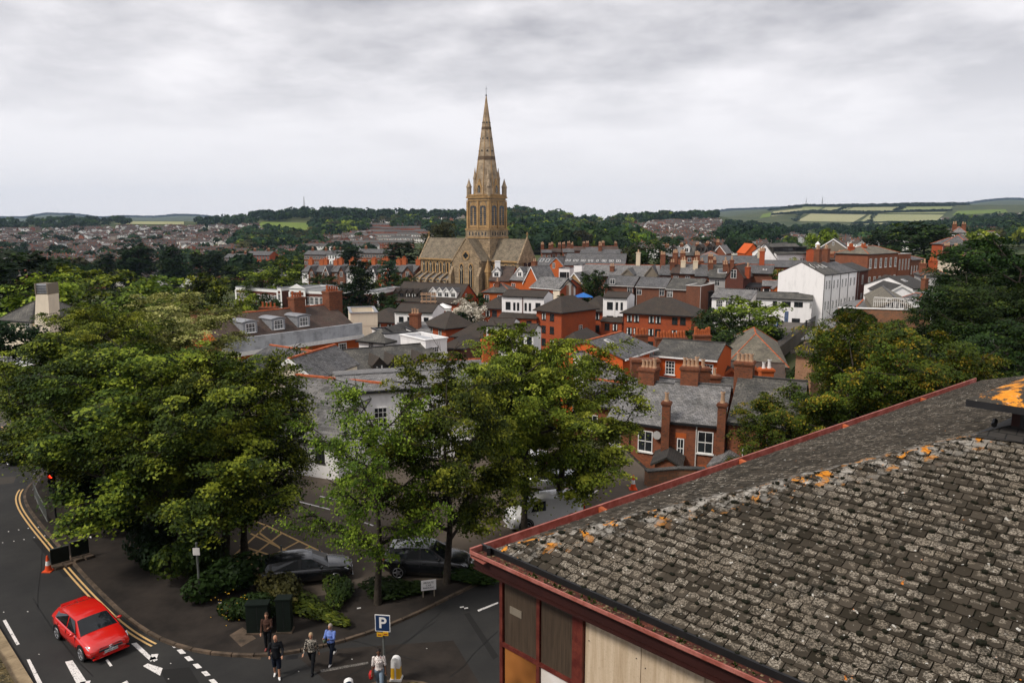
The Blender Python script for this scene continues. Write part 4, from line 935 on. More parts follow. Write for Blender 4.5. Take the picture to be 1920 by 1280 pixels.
b = flats('red_brick_flats', 'large corner brick pavilion with a satellite dish, right of the centre white box', (1006, 156), (1053, 151), 580, 554, 11, 3, [.3, .63], more=[('r', [.55], [3.2], 1.1, 1.5, 'case')])
q = thing('glazed_stair_tower', 'glazed stair tower with yellow and blue panels between two red pavilions', 'tower'); a = at_d(1069, 577, 160); b_ = at_d(1089, 577, 160); m = MB().box(a.x, b_.x, 160, 164, -12, a.z); m.build('wall', 'dark_frame', q)
for i in range(2):
 for j in range(4):
  x0 = a.x + .12 + i * (b_.x - a.x) / 2; link('panel', MB().box(x0, x0 + (b_.x - a.x) / 2 - .25, 159.9, 160, a.z - .2 - (j + 1) * 1.35 + .12, a.z - .2 - j * 1.35).mesh('panel', [['glass_pale', 'yellow_panel', 'blue_panel'][(i * 2 + j) % 3 if j else 0]]), q)
flats('red_brick_flats', 'brick pavilion left of the right-hand white box', (1088, 166), (1131, 164), 581, 555, 9, 3, [.35, .74])
whitebox('right-hand white clad box with three dark windows above the entrance', (1131, 162), (1176, 160), 557, 548, 7, [('f', [.29], [1.0], 1.3, 1.7, 'darkrow'), ('f', [.58, .78], [1.0], .5, 1.7, 'darkrow'), ('f', [.3, .75], [4.0], 1.5, .8, 'darkrow')])
bld('low_entrance_range', 'low brick entrance range with a dark lean-to roof under the right-hand white box', (1127, 160), (1166, 158), 602, 589, 4.5, 'shed', 'brick_flats', 'tile_brown', base=-12.5, cat='flats', wins=[('f', [.3, .68], [.4], 1.1, 1.5, 'dark'), ('f', [.35, .75], [3.3], 1.1, 1.7, 'case')])
b = flats('red_brick_flats', 'long three-storey red brick block with a sweeping dark hipped roof', (1168, 158), (1297, 152), 585, 557, 11, 3, [.1, .205, .425, .525, .765, .88], pipes=[(.01, 'black_paint')])
# row with white dormers, scaffold and marquee
b = bld('brown_roofed_terrace', 'dark brown roofed terrace with white gabled dormers and a plain red gable end', (736, 207), (857, 198), 562, 531, 12, 'gx', 'brick_flats', 'tile_brown', base=-9, ridge='tile_redbrown', over=.4,
 dorm=[(.03, .15, 2, 1.2, 'dark'), (.12, .15, 2, 1.2, 'dark'), (.22, .15, 2, 1.2, 'dark'), (.31, .15, 2, 1.2, 'dark'), (.43, .15, 2, 1.2, 'dark'), (.60, .25, 2.1, 1.5, 'white'), (.70, .25, 2.1, 1.5, 'white'), (.80, .25, 2.1, 1.5, 'white'), (.90, .25, 2.1, 1.5, 'white')],
 wins=[('f', [.08, .25, .42, .72, .88], [.7], 1.4, 1.8, 'case'), ('f', [.3, .6, .8], [3.4], 1.2, 1.6, 'case'), ('r', [.4], [-2.2], .9, 1.5, 'case')])
q = thing('scaffolding', 'scaffold of pale poles and boards on the front of the brown roofed terrace', 'scaffold'); a, b_ = at_d(791, 575, 197), at_d(815, 575, 196)
m = MB(); zt, zb = zrow(549, 197), zrow(578, 197)
for i in range(4):
 for yy in (0, 1.2): x = a.x + (b_.x - a.x) * i / 3; m.tube((x, a.y + yy, zb - 3), (x, a.y + yy, zt), .07, .07, 5)
for z in np.linspace(zb, zt - .6, 4): m.tube((a.x - .4, a.y, z + .5), (b_.x + .4, a.y, z + .5), .06, .06, 5)
m.build('pole', 'pot_cream', q)
for z in np.linspace(zb, zt - .6, 3): MB().box(a.x - .4, b_.x + .4, a.y + .05, a.y + 1.1, z, z + .15).build('board', 'pot_cream', q)
q = thing('marquee', 'small white pointed marquee beside the scaffolded terrace', 'marquee'); a, b_ = at_d(813, 584, 178), at_d(845, 584, 178); m = MB(); zt = zrow(570, 178); ze = zrow(578, 178); xm = (a.x + b_.x) / 2; dd = b_.x - a.x
m.add([(a.x, 178, ze), (b_.x, 178, ze), (b_.x, 178 + dd, ze), (a.x, 178 + dd, ze), (xm, 178 + dd / 2, zt)], [(0, 1, 4), (1, 2, 4), (2, 3, 4), (3, 0, 4)]); m.build('canopy', 'white_paint', q)
MB().box(a.x + .1, b_.x - .1, 178.1, 178 + dd - .1, ze - .6, ze).build('valance', 'white_trim', q)
for i in range(5):
 MB().box(a.x + i * dd / 4.2, a.x + i * dd / 4.2 + .2, 178, 178.2, ze - 3, ze - .6).build('leg', 'white_trim', q)
# georgian-style white windowed blocks, left
GW = dict(fine=False, cat='office')
def geo(lab, L, R, ye, n, dep=14, base=-14, **kw):
 b = bld('white_windowed_block', lab, L, R, ye, None, dep, 'flat', 'brick_dark', 'slate_pale', base=base, trim='white_paint', gut='lead', par=.9, wins=[('f', n, [.9, 4.2, 7.4], 1.45, 2.3, 'surr')], fine=False, cat='offices', **kw)
 w, h = b['w'], b['h']
 for u in (.0, 1.0): MB().box(u * w - .3, u * w + .3, -.12, .0, 0, h).build('pilaster', 'white_paint', b['root'])
 return b
geo('long low dark brick block with a row of white windows left of the pedimented block', (442, 236), (520, 226), 543, 10)
geo('dark brick end bay with white corner strips', (520, 226), (527, 225), 545, 1)
b = geo('pedimented dark brick pavilion with six white windows', (543, 214), (571, 212), 547, 3)
m = MB(); w, h = b['w'], b['h']; m.prism([(-.2, -.3, h + 1.03), (w + .2, -.3, h + 1.03), (w / 2, -.3, h + 2.3)], (0, .4, 0)); m.build('pediment', 'white_paint', b['root'])
geo('long dark brick block with paired rows of white windows behind the conifers', (571, 213), (690, 206), 550, 13)
b = geo('dark brick end pavilion with white windows right of the tall conifer', (690, 204), (709, 203), 551, 2)
b = bld('brown_brick_return', 'plain brown return wall at the end of the white windowed block', (709, 203), (734, 214), 552, None, 12, 'flat', 'brick_dark', 'slate_pale', base=-12, trim='white_paint', gut='lead', par=.7, cat='offices')
# semis with orange chimneys
SE = [(566, 592, 0), (594, 618, 1), (622, 648, 2), (646, 672, 3), (684, 706, 4), (708, 738, 5), (742, 776, 6)]
LB = ['with a white gable end at the left of the row', 'with a dark gable and a pair of orange stacks', 'with a dark-edged gable, third in the orange-chimneyed row', 'with pale bay windows beside the tall conifer', 'right of the tall conifer, half hidden by the thin tree', 'with an orange brick front and round-headed windows', 'at the right end of the row beside the church']
for x0, x1, k in SE:
 d = 285 - k * 3; WM = ['white_wall', 'brick_brown', 'brick_brown', 'white_wall', 'white_wall', 'brick_flats', 'brick_brown'][k]
 bld('villa', 'slate roofed villa ' + LB[k], (x0, d), (x1, d - 3), 509 + (k == 0) * 0, 496, 9, 'gx', WM, 'slate_grey', base=-12, ridge='slate_grey', fine=False, chims=[(.12, .5, 1.9, 1.2, 4.4, 3, 'pot_red', 'pot_red'), (.92, .5, 1.9, 1.2, 4.2, 2, 'pot_red', 'pot_red')], wins=[('f', [.3, .75], [.8, 4.2], 1.1, 1.8, 'case')])
 bld('villa_wing', 'gabled front wing of villa ' + LB[k], (x0 + 12, d - 3), (x1 - 2, d - 4), 512, 499, 5, 'gy', WM if k != 0 else 'brick_brown', 'slate_grey', base=-12, ridge=None, trim='white_trim' if k % 2 else 'black_paint', fine=False, wins=[('f', [.5], [-.6, 3.2], 1.2, 1.9, 'case')])
for k, (x0, x1, ye, d, wl_m) in enumerate([(461, 505, 478, 430, 'brick_flats'), (570, 612, 477, 400, 'brick_brown'), (612, 632, 476, 396, 'white_wall'), (668, 730, 474, 400, 'brick_brown'), (420, 460, 483, 440, 'brick_brown')]):
 bld('brick_range', ['brick range with a rounded orange gable by the dark trees', 'brick range with white windows behind the villas, left part', 'white fronted range in the middle of the brick row', 'long brick range with two rows of white windows behind the cedar', 'low brown brick range half behind trees at the far left'][k],
  (x0, d), (x1, d - 4), ye, ye - 7, 9, 'gx', wl_m, 'slate_grey', base=-20, fine=False, ridge=None, wins=[('f', int((x1 - x0) / 5), [.6, 3.6], 1.2, 1.8, 'case')], chims=[(.2, .5, 1.3, .9, 3.2, 2), (.8, .5, 1.3, .9, 3.2, 2)])
# right of the church
b = bld('red_gabled_house', 'orange brick house with white bargeboards, right half of the pair below the church', (957, 206), (985, 203), 524, 501, 9, 'gx', 'brick_orange', 'slate_pale', base=-9, fine=False, ridge='slate_grey', wins=[('f', [.2], [1.0], 1.3, 2.0, 'case'), ('f', [.75], [4.5], 1.4, 2, 'case')], chims=[(.98, .5, 1.3, 1.0, 5.0, 2)], dorm=[(.5, .2, 2.0, 1.5, 'white')])
bld('red_gabled_wing', 'tall orange brick gable end with a white bargeboard below the church', (983, 203), (1009, 200), 527, 499, 8, 'gy', 'brick_orange', 'slate_pale', base=-9, fine=False, trim='white_paint', ridge=None, over=.5, wins=[('f', [.15], [6.5], 1.2, 2, 'case')])
b = bld('red_gabled_house', 'orange brick house with brown roof and white gabled dormer, left of the pair below church', (918, 208), (956, 206), 525, 500, 9, 'gx', 'brick_orange', 'tile_redbrown', base=-9, fine=False, ridge='slate_grey', wins=[('f', [.3], [1.0], 1.3, 1.9, 'case'), ('f', [.85], [4], 1.3, 1.9, 'case')], dorm=[(.28, .2, 2.2, 1.5, 'white')])
q = thing('white_chimney', 'plain white square chimney in front of the chancel', 'chimney'); p = at_d(933, 490, 210); chimney(q, p.x, p.y, 1.5, 1.2, -5, zrow(489, 210), 0, 'white_paint')
bld('red_hipped_house', 'orange brick house with a grey hipped roof in front of the gabled pair', (906, 192), (958, 190), 547, 530, 8, 'hip', 'brick_orange', 'slate_moss', base=-9, fine=False, wins=[('f', [.13, .6], [.8], 1.3, 1.8, 'case')], ridge='terracotta', chims=[(.42, .3, 1.1, 1.3, 2.6, 1)])
b = bld('chapel_hall', 'brick hall with a pale slate roof and rooflights', (995, 186), (1052, 180), 538, 521, 9, 'gx', 'brick_flats', 'slate_pale', base=-9, fine=False, gut='white_paint', ridge='slate_grey', lights=[(.4, .55, 1.6, 1.8), (.62, .6, .9, 1.5), (.75, .45, 1.6, 1.8)], wins=[('f', [.1, .3, .55, .8], [1.2], 1.3, 1.8, 'case')])
b = bld('cream_arched_gable', 'cream gable end with three tall blind arches', (1049, 180), (1079, 184), 541, 521, 8, 'gy', 'cream_wall', 'slate_pale', base=-9, fine=False, trim='black_paint', ridge=None, over=.2)
w, h = b['w'], b['h']
for u in (.2, .5, .8):
 pts_ = [(u * w - .45, -.05, h - 9), (u * w + .45, -.05, h - 9), (u * w + .45, -.05, h + .2)] + [(u * w + .45 * cos(a), -.05, h + .2 + .5 * sin(a)) for a in np.linspace(.3, pi - .3, 5)] + [(u * w - .45, -.05, h + .2)]
 MB().prism(pts_, (0, .05, 0)).build('blind_arch', 'brick_pale', b['root'])
bld('stone_gable_house', 'buff stone gable with a white verge behind the round tree', (1063, 196), (1090, 194), 528, 510, 9, 'gy', 'stone_gold', 'slate_pale', base=-8, fine=False, trim='white_paint', ridge=None)
b = bld('school_gable', 'tall orange brick school gable with two white windows', (1028, 236), (1058, 233), 498, 480, 20, 'gy', 'brick_orange', 'slate_grey', base=-8, fine=False, ridge='slate_grey', wins=[('f', [.34], [-1.0], 1.0, 1.8, 'case'), ('f', [.34], [3.6], 1.1, 2.0, 'case')], trim='lead')
bld('school_wing', 'brick school wing with two rooflights and a tall glazed slot', (1003, 238), (1028, 236), 497, 483, 9, 'gx', 'brick_orange', 'slate_grey', base=-8, fine=False, ridge=None, lights=[(.28, .4, 1.1, 1.8), (.72, .4, 1.1, 1.8)], wins=[('f', [.3], [1.2], 1.9, 5.5, 'dark'), ('f', [.75], [1.2], 1.0, 1.6, 'case')])
bld('school_range', 'long slate roofed brick range with a line of paired rooflights', (1058, 232), (1171, 228), 497, 476, 14, 'gx', 'brick_orange', 'slate_grey', base=-8, fine=False, ridge='slate_grey', lights=[(u, .28, .55, 1.2) for u in (.02, .07, .15, .20, .28, .32, .40, .45, .54, .63, .67, .75, .79, .87, .91)])
bld('white_glazed_box', 'white flat-roofed box with three dark windows beside the school gable', (1048, 214), (1068, 213), 504, None, 5, 'flat', 'white_wall', 'lead_grey', base=-8, fine=False, par=.2, wins=[('f', [.3], [.9], 1.4, 2.4, 'darkrow'), ('f', [.62, .85], [.9], .6, 2.2, 'darkrow')])
bld('white_link_block', 'small plain white block beside the long school range', (1076, 226), (1091, 225), 498, None, 5, 'flat', 'white_wall', 'lead_grey', base=-8, fine=False, par=.2)
bld('grey_upper_roof', 'paler upper slate roof with a dark vent behind the school range', (1085, 262), (1160, 258), 480, 468, 12, 'gx', 'brick_brown', 'slate_grey', base=-8, fine=False, ridge=None, chims=[(.48, .4, 1.2, 1.2, 3.5, 2)])
for k, (x0, x1, ye, yr, d) in enumerate([(1016, 1034, 474, 468, 300), (1034, 1052, 473, 466, 305), (1056, 1076, 473, 466, 300), (1064, 1100, 470, 463, 320), (1100, 1130, 470, 463, 318), (1130, 1160, 470, 462, 316)]):
 bld('old_brick_house', ['first old brick house with a tall stack behind the school', 'brick house with a white bay behind the school gable', 'brick house with leaning chimneys behind the school range', 'red-brown roofed house topped by a tall chimney behind the grey upper roof', 'brown roofed house with a pale gable wall on the school skyline', 'last brick house of the school skyline beside the dark tree'][k],
  (x0, d), (x1, d), ye, yr, 9, 'gx', 'brick_old', 'tile_redbrown' if k % 2 else 'slate_grey', base=-8, fine=False, chims=[(.1, .5, 1.3, 1.1, 3.2, 3), (.9, .5, 1.2, 1, 3.0, 2)], wins=[('f', 2, [.7], 1.1, 1.8, 'case')])
bld('long_slate_terrace', 'long pale slate roof with cross gables and a cream chimney right of the round tree', (1090, 205), (1245, 198), 516, 497, 12, 'gx', 'brick_brown', 'slate_pale', base=-8, fine=False, ridge='terracotta', chims=[(.65, .5, 1.1, 1, 6.2, 1, 'stone_cream'), (.36, .2, 1.2, 1, 2.5, 2)], wins=[('f', [.45, .5], [.3], 1.2, 1.0, 'case')])
for k, (x0, x1, yt) in enumerate([(1166, 1186, 503), (1210, 1232, 498)]):
 bld('slate_cross_gable', ['dark pointed slate gable on the long pale roof', 'taller stone-edged slate gable on the long pale roof'][k], (x0, 199), (x1, 198), 514, yt, 8, 'gy', 'timber_grey', 'slate_grey', base=-8, fine=False, ridge=None, trim='timber_grey')
for k, (x0, x1, d0, d1, ye, yr, rf) in enumerate([(1133, 1188, 186, 183, 534, 518, 'slate_grey'), (1193, 1248, 183, 180, 537, 521, 'slate_grey'), (1250, 1312, 179, 175, 541, 523, 'slate_moss')]):
 bld('brown_brick_house', ['left of three brown brick house backs with a low grey slate roof', 'middle of three brown brick house backs with a white downpipe', 'right of three brown brick house backs with mossy slates and a white edge'][k],
  (x0, d0), (x1, d1), ye, yr, 10, 'gx', 'brick_brown', rf, base=-8, fine=False, ridge='slate_grey', gut='pipe_white', pipes=[(.02, 'pipe_white'), (.8, 'pipe_white')], wins=[('f', [.28 if k == 0 else .1], [-1.6 if k == 0 else .7], 1.3, 1.3, 'case'), ('f', [.88 if k < 2 else .12], [.4], 1.2, 1.6, 'case'), ('f', [.5], [4.2], 1.1, 1.5, 'case')])
bld('brown_brick_block', 'tall plain brown brick block edged by a white pipe', (1287, 173), (1315, 171), 536, None, 9, 'flat', 'brick_brown', 'slate_moss', base=-8, fine=False, gut='pipe_white', par=.1, pipes=[(.98, 'pipe_white')])
bld('black_gabled_block', 'dark slate-hung gable beside the brown brick block', (1316, 174), (1338, 176), 548, 540, 4, 'shed', 'black_paint', 'slate_dark', base=-8, fine=False, ridge=None)
RW = [(1236, 1258, 515, 497, 'slate_grey', 'brick_brown'), (1258, 1278, 512, 496, 'tile_redbrown', 'brick_brown'), (1276, 1303, 513, 496, 'slate_pale', 'brick_brown'), (1304, 1332, 517, 496, 'slate_grey', 'brick_old'), (1330, 1360, 520, 497, 'slate_moss', 'grey_wall')]
LBR = ['pale slate house beside the black gable peak', 'brown roofed house with a buff chimney', 'blotched pale slate house in the middle of the crowded row', 'grey slate house with a dark step in its roof', 'lichen-speckled slate house with a white rooflight']
for k, (x0, x1, ye, yr, rf, wl_m) in enumerate(RW):
 bld('rear_row_house', LBR[k], (x0, 194 - k * 2), (x1, 193 - k * 2), ye, yr, 11, 'gx', wl_m, rf, base=-6, fine=False, ridge='terracotta' if k % 2 else 'slate_grey', chims=[(.02, .5, 1.3, 1.1, 5.0, 3), (.98, .25, 1.2, 1.1, 3.2, 2, 'stone_cream' if k in (1, 2) else 'brick_chimney')], wins=[('f', [.5], [.6], 1.2, 1.4, 'case')], lights=[(.8, .3, 2.2, 2)] if k == 4 else [])
bld('brick_gabled_house', 'tall dark brick gable with a white sash above a glazed bay', (1362, 176), (1394, 174), 518, 496, 9, 'gy', 'brick_dark', 'tile_redbrown', base=-5, fine=False, ridge='terracotta', wins=[('f', [.42], [-1.6], 1.3, 2.0, 'case'), ('f', [.55], [3.5], 1.5, 2.6, 'case'), ('f', [.1], [4.5], 1.3, 2, 'case')], chims=[(1.08, .3, 1.0, 1.6, 2.2, 2, 'brick_flats')])
b = bld('brick_cube_house', 'square brown brick house with a blue-grey slate roof and tall chimney', (1404, 182), (1448, 180), 512, 497, 10, 'gx', 'brick_brown', 'slate_grey', base=-5, fine=False, ridge='terracotta', lights=[(.66, .3, .9, .9)], chims=[(.48, .5, 1.2, 1, 5.2, 3, 'brick_flats')], wins=[('f', [.75], [2.3], 1.3, 1.8, 'case')])
bld('glazed_lean_to', 'black lean-to with a white glazed front under the square brick house', (1399, 176), (1427, 175), 538, 532, 4, 'shed', 'white_trim', 'black_paint', base=-5, fine=False, wins=[('f', 6, [.2], .5, 1.2, 'darkrow')])
bld('long_blue_slate_roof', 'long low blue-grey slate roof running behind the chimneys', (1308, 225), (1428, 220), 493, 480, 12, 'gx', 'brick_brown', 'slate_grey', base=-5, fine=False, ridge='slate_grey', chims=[(.98, .4, 1.4, 1.1, 4, 1, 'stone_cream')])
bld('long_blue_slate_roof', 'grey slate roof between the white gable and the white terrace', (1428, 214), (1512, 210), 500, 489, 12, 'gx', 'brick_flats', 'slate_grey', base=-5, fine=False, ridge='slate_grey', wins=[('f', 5, [.8], 1.2, 1.3, 'case')])
for k, (x0, x1) in enumerate([(1310, 1320), (1334, 1342), (1356, 1364), (1368, 1374)]):
 q = thing('chimney_stack', ['stubby brick stack above the speckled slate house', 'brick stack with four pots on the crowded row', 'dark narrow stack with a rounded cowl', 'brick stack with a single cream pot left of the red gable'][k], 'chimney'); p = at_d(x0, 492, 200); chimney(q, p.x + .6, p.y, (x1 - x0) / 7, 1.1, 0, zrow(489 - k % 2 * 2, 200), [2, 4, 1, 1][k], 'brick_old')
for k, (x0, x1, ye, yr) in enumerate([(1245, 1275, 480, 464), (1272, 1300, 478, 462), (1298, 1318, 478, 463), (1338, 1360, 474, 460), (1318, 1340, 476, 461)]):
 bld('dormered_villa', ['slate roofed villa with a small dark dormer beside the big tree', 'brown villa with a cream gabled dormer', 'brick villa with a white downpipe between dormers', 'dark brick gable left of the orange roof', 'dark roofed villa behind the hipped slate roof'][k],
  (x0, 262), (x1, 260), ye, yr, 9, 'gx' if k != 3 else 'gy', 'brick_old', ['slate_pale', 'slate_moss', 'slate_dark', 'slate_pale', 'slate_dark'][k], base=-5, fine=False, ridge=None, trim='white_trim' if k == 3 else None, chims=[(.05, .5, 1.2, 1, 3.6, 2)], dorm=[] if k == 3 else [(.5, .25, 2, 1.8, 'white' if k == 1 else 'dark')], wins=[('f', 2, [.8, 3.8], 1.2, 1.6, 'case')])
bld('hipped_slate_roof', 'low hipped grey roof above the long blue-grey slates', (1318, 235), (1352, 234), 481, 471, 9, 'hip', 'brick_old', 'slate_pale', base=-5, fine=False)
b = bld('white_gable_hall', 'big white gable end with one small round window', (1412, 240), (1456, 236), 484, 456, 28, 'gy', 'white_wall', 'slate_moss', base=-5, fine=False, ridge=None, over=.2, wins=[('f', [.48], [-3.2], .7, 1.0, 'darkrow')])
bld('white_hall_range', 'white fronted range with a long slate roof and dark dormer strip', (1456, 236), (1514, 240), 476, 457, 12, 'gx', 'white_wall', 'slate_moss', base=-5, fine=False, ridge='slate_grey', dorm=[(u, .18, 3.4, 1.3, 'box') for u in (.1, .3, .5, .7, .9)], wins=[('f', [.8, .88], [1.5], .7, 1.5, 'case')])
bld('orange_gable', 'bright orange rendered slope beside the big white gable', (1398, 250), (1424, 250), 474, 457, 9, 'gy', 'orange_paint', 'orange_paint', base=-5, fine=False, ridge=None)
b = bld('white_cottage_row', 'white cottage row with brown slates curving round the corner by the road', (1420, 160), (1523, 156), 559, 549, 8, 'gx', 'white_wall', 'slate_moss', base=-4, fine=False, ridge='slate_dark', over=.25,
 wins=[('f', [.33, .5, .58, .72, .8], [.5], .85, 1.1, 'darkrow'), ('f', [.3, .73], [4.0], 1.6, 1.5, 'darkrow'), ('f', [.98], [.5, 4.0], .5, 1.3, 'case')])
MB().box(b['w'] * .52, b['w'] * .59, -.05, .0, .6, 3.2).build('door', 'blue_panel', b['root']); MB().box(b['w'] * .05, b['w'] * .12, -.05, 0, .6, 4.2).build('door', 'white_trim', b['root'])
bld('white_cottage_row', 'white house with a pale slate roof left of the bright green tree', (1335, 168), (1408, 163), 557, 543, 8, 'gx', 'white_wall', 'slate_pale', base=-9, fine=False, ridge='slate_grey', wins=[('f', [.2, .45], [.6], 1.5, 1.6, 'sash'), ('f', [.2], [4], 1.5, 1.6, 'case')])
bld('terracotta_gable', 'low terracotta gable with a dark opening in front of the tall white building', (1451, 167), (1489, 166), 541, 523, 8, 'gy', 'terracotta_paint', 'slate_pale', base=-4, fine=False, ridge=None, wins=[('f', [.4], [.8], 2.4, .8, 'darkrow')])
bld('small_slate_annex', 'small slate roofed annex left of the terracotta gable', (1430, 172), (1456, 171), 536, 526, 7, 'gx', 'brick_flats', 'slate_pale', base=-4, fine=False, wins=[('f', [.3], [.5], 1.8, 1.6, 'dark')])
b = bld('tall_white_house', 'tall white painted gable end with tiny windows and a round vent', (1488, 165), (1546, 157), 512, 494, 0.6, 'gy', 'white_wall', 'slate_moss', base=-4, fine=False, ridge=None, over=.05, verge=.0, wins=[('f', [.53], [-1.4], .6, .9, 'case'), ('f', [.85], [2.6, 7.2], .7, 1.0, 'case')])
for k, (x0, d0, x1, d1, ye, rf) in enumerate([(1546, 157, 1560, 160, 516, 'slate_moss'), (1560, 160, 1576, 164, 515, 'slate_moss'), (1576, 164, 1591, 168, 513, 'slate_grey'), (1591, 168, 1607, 172, 511, 'slate_grey')]):
 bld('tall_white_terrace_house', ['nearest bay of the tall white terrace beside its gable end', 'second bay of the tall white terrace with rooflights', 'third bay of the tall white terrace under a brick chimney', 'last bay of the tall white terrace beside the dark brick house'][k], (x0, d0), (x1, d1), ye, 492, 10, 'gx', 'white_wall', rf, base=-4, fine=False, ridge=None, over=.15, verge=.02, gut='black_paint',
  wins=[('f', [.3, .72], [1.2, 5.6, 10.0], .85, 1.9, 'sash')], chims=[(.9, .5, 1.6, 1.2, 5.2, 3)] if k in (1, 2) else [], lights=[(.3, .5, .7, 1.2), (.7, .5, .7, 1.2)] if k < 2 else [], pipes=[(.0, 'black_paint')])
bld('dark_gabled_townhouse', 'narrow dark brick house with a white verge and a red brick front strip', (1608, 178), (1628, 184), 508, 494, 8, 'gx', 'brick_dark', 'slate_dark', base=-4, fine=False, ridge=None, trim='white_trim', wins=[('f', [.5], [1.2, 5.6, 10], 1.1, 2.2, 'case')], pipes=[(.1, 'pipe_white')])
b = bld('brick_georgian_house', 'tall red brick georgian house with three rows of white sash windows and hipped roof', (1628, 197), (1684, 207), 476, 461, 9, 'hip', 'brick_old', 'stone_slate', base=-3, fine=False, ridge='terracotta', wins=[('f', [(i + .55) / 6 for i in range(6)], [1.3, 6.1, 11.0], 1.1, 2.5, 'surr')])
for k, (x, n) in enumerate([(1596, 3), (1619, 3)]):
 q = thing('tall_brick_chimney', ['left of two tall red chimneys beside the georgian house', 'right of two tall red chimneys beside the georgian house'][k], 'chimney'); p = at_d(x, 460, 203); chimney(q, p.x, p.y, 1.25, 1.6, 2, zrow(462, 203), n, 'brick_flats', 'pot_red')
bld('brick_georgian_house', 'narrow red brick georgian house with long white windows and a flat cornice', (1685, 208), (1708, 212), 478, None, 9, 'flat', 'brick_old', 'slate_grey', base=-3, fine=False, gut='pipe_white', par=.2, wins=[('f', 4, [1.2, 6.2], .62, 3.0, 'case')])
bld('brick_georgian_house', 'last brown brick georgian house of the row under a low grey roof', (1708, 213), (1732, 219), 487, 476, 9, 'hip', 'brick_brown', 'slate_grey', base=-3, fine=False, wins=[('f', 5, [1.8, 6.4], .55, 2.4, 'case')])
bld('orange_tiled_hip_house', 'low house with a blotchy orange and brown hipped roof behind the white terrace', (1533, 215), (1596, 212), 486, 472, 14, 'hip', 'brick_brown', 'tile_redbrown', base=-3, fine=False, chims=[(.35, .1, 2.6, 1, 1.6, 5, 'brick_old', 'pot_cream'), (.75, .1, 2.6, 1, 1.8, 5, 'brick_old', 'pot_cream')])
bld('timber_gabled_hall', 'timber-boarded gable with white verges and a small window', (1539, 243), (1585, 240), 463, 447, 22, 'gy', 'timber_grey', 'slate_dark', base=-3, fine=False, trim='white_paint', ridge=None, wins=[('f', [.5], [-1.7], .6, 1.2, 'case')])
bld('orange_brick_hall', 'orange brick end wall with a dark flat roof beside the timber gable', (1512, 238), (1530, 236), 469, 464, 18, 'gy', 'brick_flats', 'slate_dark', base=-4, fine=False, ridge=None)
q = thing('roof_cupola', 'little white cupola beside the timber gable', 'cupola'); p = at_d(1533, 462, 246); m = MB().tube((p.x, p.y, p.z - 1), (p.x, p.y, p.z + .6), .8, .7, 8); m.tube((p.x, p.y, p.z + .6), (p.x, p.y, p.z + 1.6), .95, .1, 8); m.build('dome', 'white_paint', q)
bld('white_gabled_cottage', 'plain white gable below the tall brick house', (1662, 150), (1718, 149), 550, 531, 12, 'gy', 'white_wall', 'slate_dark', base=-3, fine=False, trim='white_trim', ridge=None)
bld('white_gabled_cottage', 'white cottage end with long dark roof and brick stack behind the plain white gable', (1712, 160), (1748, 163), 541, 518, 12, 'gx', 'white_wall', 'slate_dark', base=-3, fine=False, ridge=None, wins=[('f', [.8], [1], .7, 1.5, 'case')], chims=[(.3, -.1, 1.1, 1, 2.2, 1)], lights=[(.3, .5, 1, 1.2)])
bld('slate_hip_porch', 'small grey hipped roof beside the dark tree', (1722, 138), (1750, 138), 562, 550, 5, 'pyr', 'white_wall', 'slate_grey', base=-3, fine=False)
bld('brown_roofed_cottage', 'dark brown gabled roof with a white verge behind the plain white gable', (1690, 172), (1725, 172), 532, 519, 12, 'gy', 'brick_dark', 'tile_brown', base=-3, fine=False, trim='white_trim', ridge=None)
bld('red_stack_house', 'slate roofed house with a massive orange chimney in front of the dark tree', (1728, 176), (1782, 174), 516, 502, 10, 'hip', 'grey_wall', 'slate_moss', base=-3, fine=False, chims=[(.42, .2, 1.8, 1.2, 3.4, 3, 'brick_flats', 'pot_red'), (.15, .5, 1.4, 1.1, 2.6, 2, 'brick_old')], wins=[('f', [.75, .82], [.6], .8, 1.2, 'case')])
bld('pink_house', 'pink rendered house with an orange brick end and shallow slate roof', (1768, 226), (1815, 222), 458, 440, 12, 'hip', 'pink_wall', 'slate_grey', base=-2, fine=False)
bld('brick_end_house', 'orange brick end of the pink house with white windows', (1815, 222), (1831, 226), 458, 446, 10, 'hip', 'brick_flats', 'slate_grey', base=-2, fine=False, wins=[('f', [.35, .75], [.8], 1.1, 1.8, 'case')])
bld('slate_villa', 'grey roofed house with dark chimneys below the pink house', (1780, 195), (1822, 194), 486, 474, 10, 'hip', 'cream_wall', 'slate_moss', base=-2, fine=False, chims=[(.1, .4, 1.5, 1.2, 3.4, 3, 'brick_dark'), (.55, .4, 1.5, 1.2, 3.2, 3, 'brick_dark')])
bld('slate_villa', 'far slate roofed villa on the right behind the yellow-green tree', (1855, 250), (1880, 250), 449, 434, 10, 'gx', 'grey_wall', 'slate_pale', base=-2, fine=False)
bld('slate_villa', 'distant white fronted villa with a broad slate roof above the pink house', (1785, 270), (1812, 268), 436, 425, 9, 'hip', 'white_wall', 'slate_pale', base=-2, fine=False, chims=[(.2, .5, 1.4, 1.1, 3, 2), (.85, .5, 1.4, 1.1, 3, 2)])
b = bld('slate_warehouse', 'long slate warehouse roof with a boarded gable and white railings', (1640, 112), (1716, 110), 577, 548, 22, 'gy', 'timber_grey', 'stone_slate', base=-5, fine=False, trim='timber_grey', ridge='slate_grey', over=.3, wins=[('f', [.38, .5, .62], [-1.4], 1.1, 1.3, 'case'), ('f', [.2, .8], [.1], 1.8, .9, 'case')])
P0, P1 = at_d(1572, 577, 100), at_d(1744, 581, 97)
wall_obj('great_brick_wall', 'high weathered orange and stone wall above the lime tree', [(P0.x, P0.y, -6), (P1.x, P1.y, -6)], P0.z + 6, .8, 'stone_wall', 'white_trim')
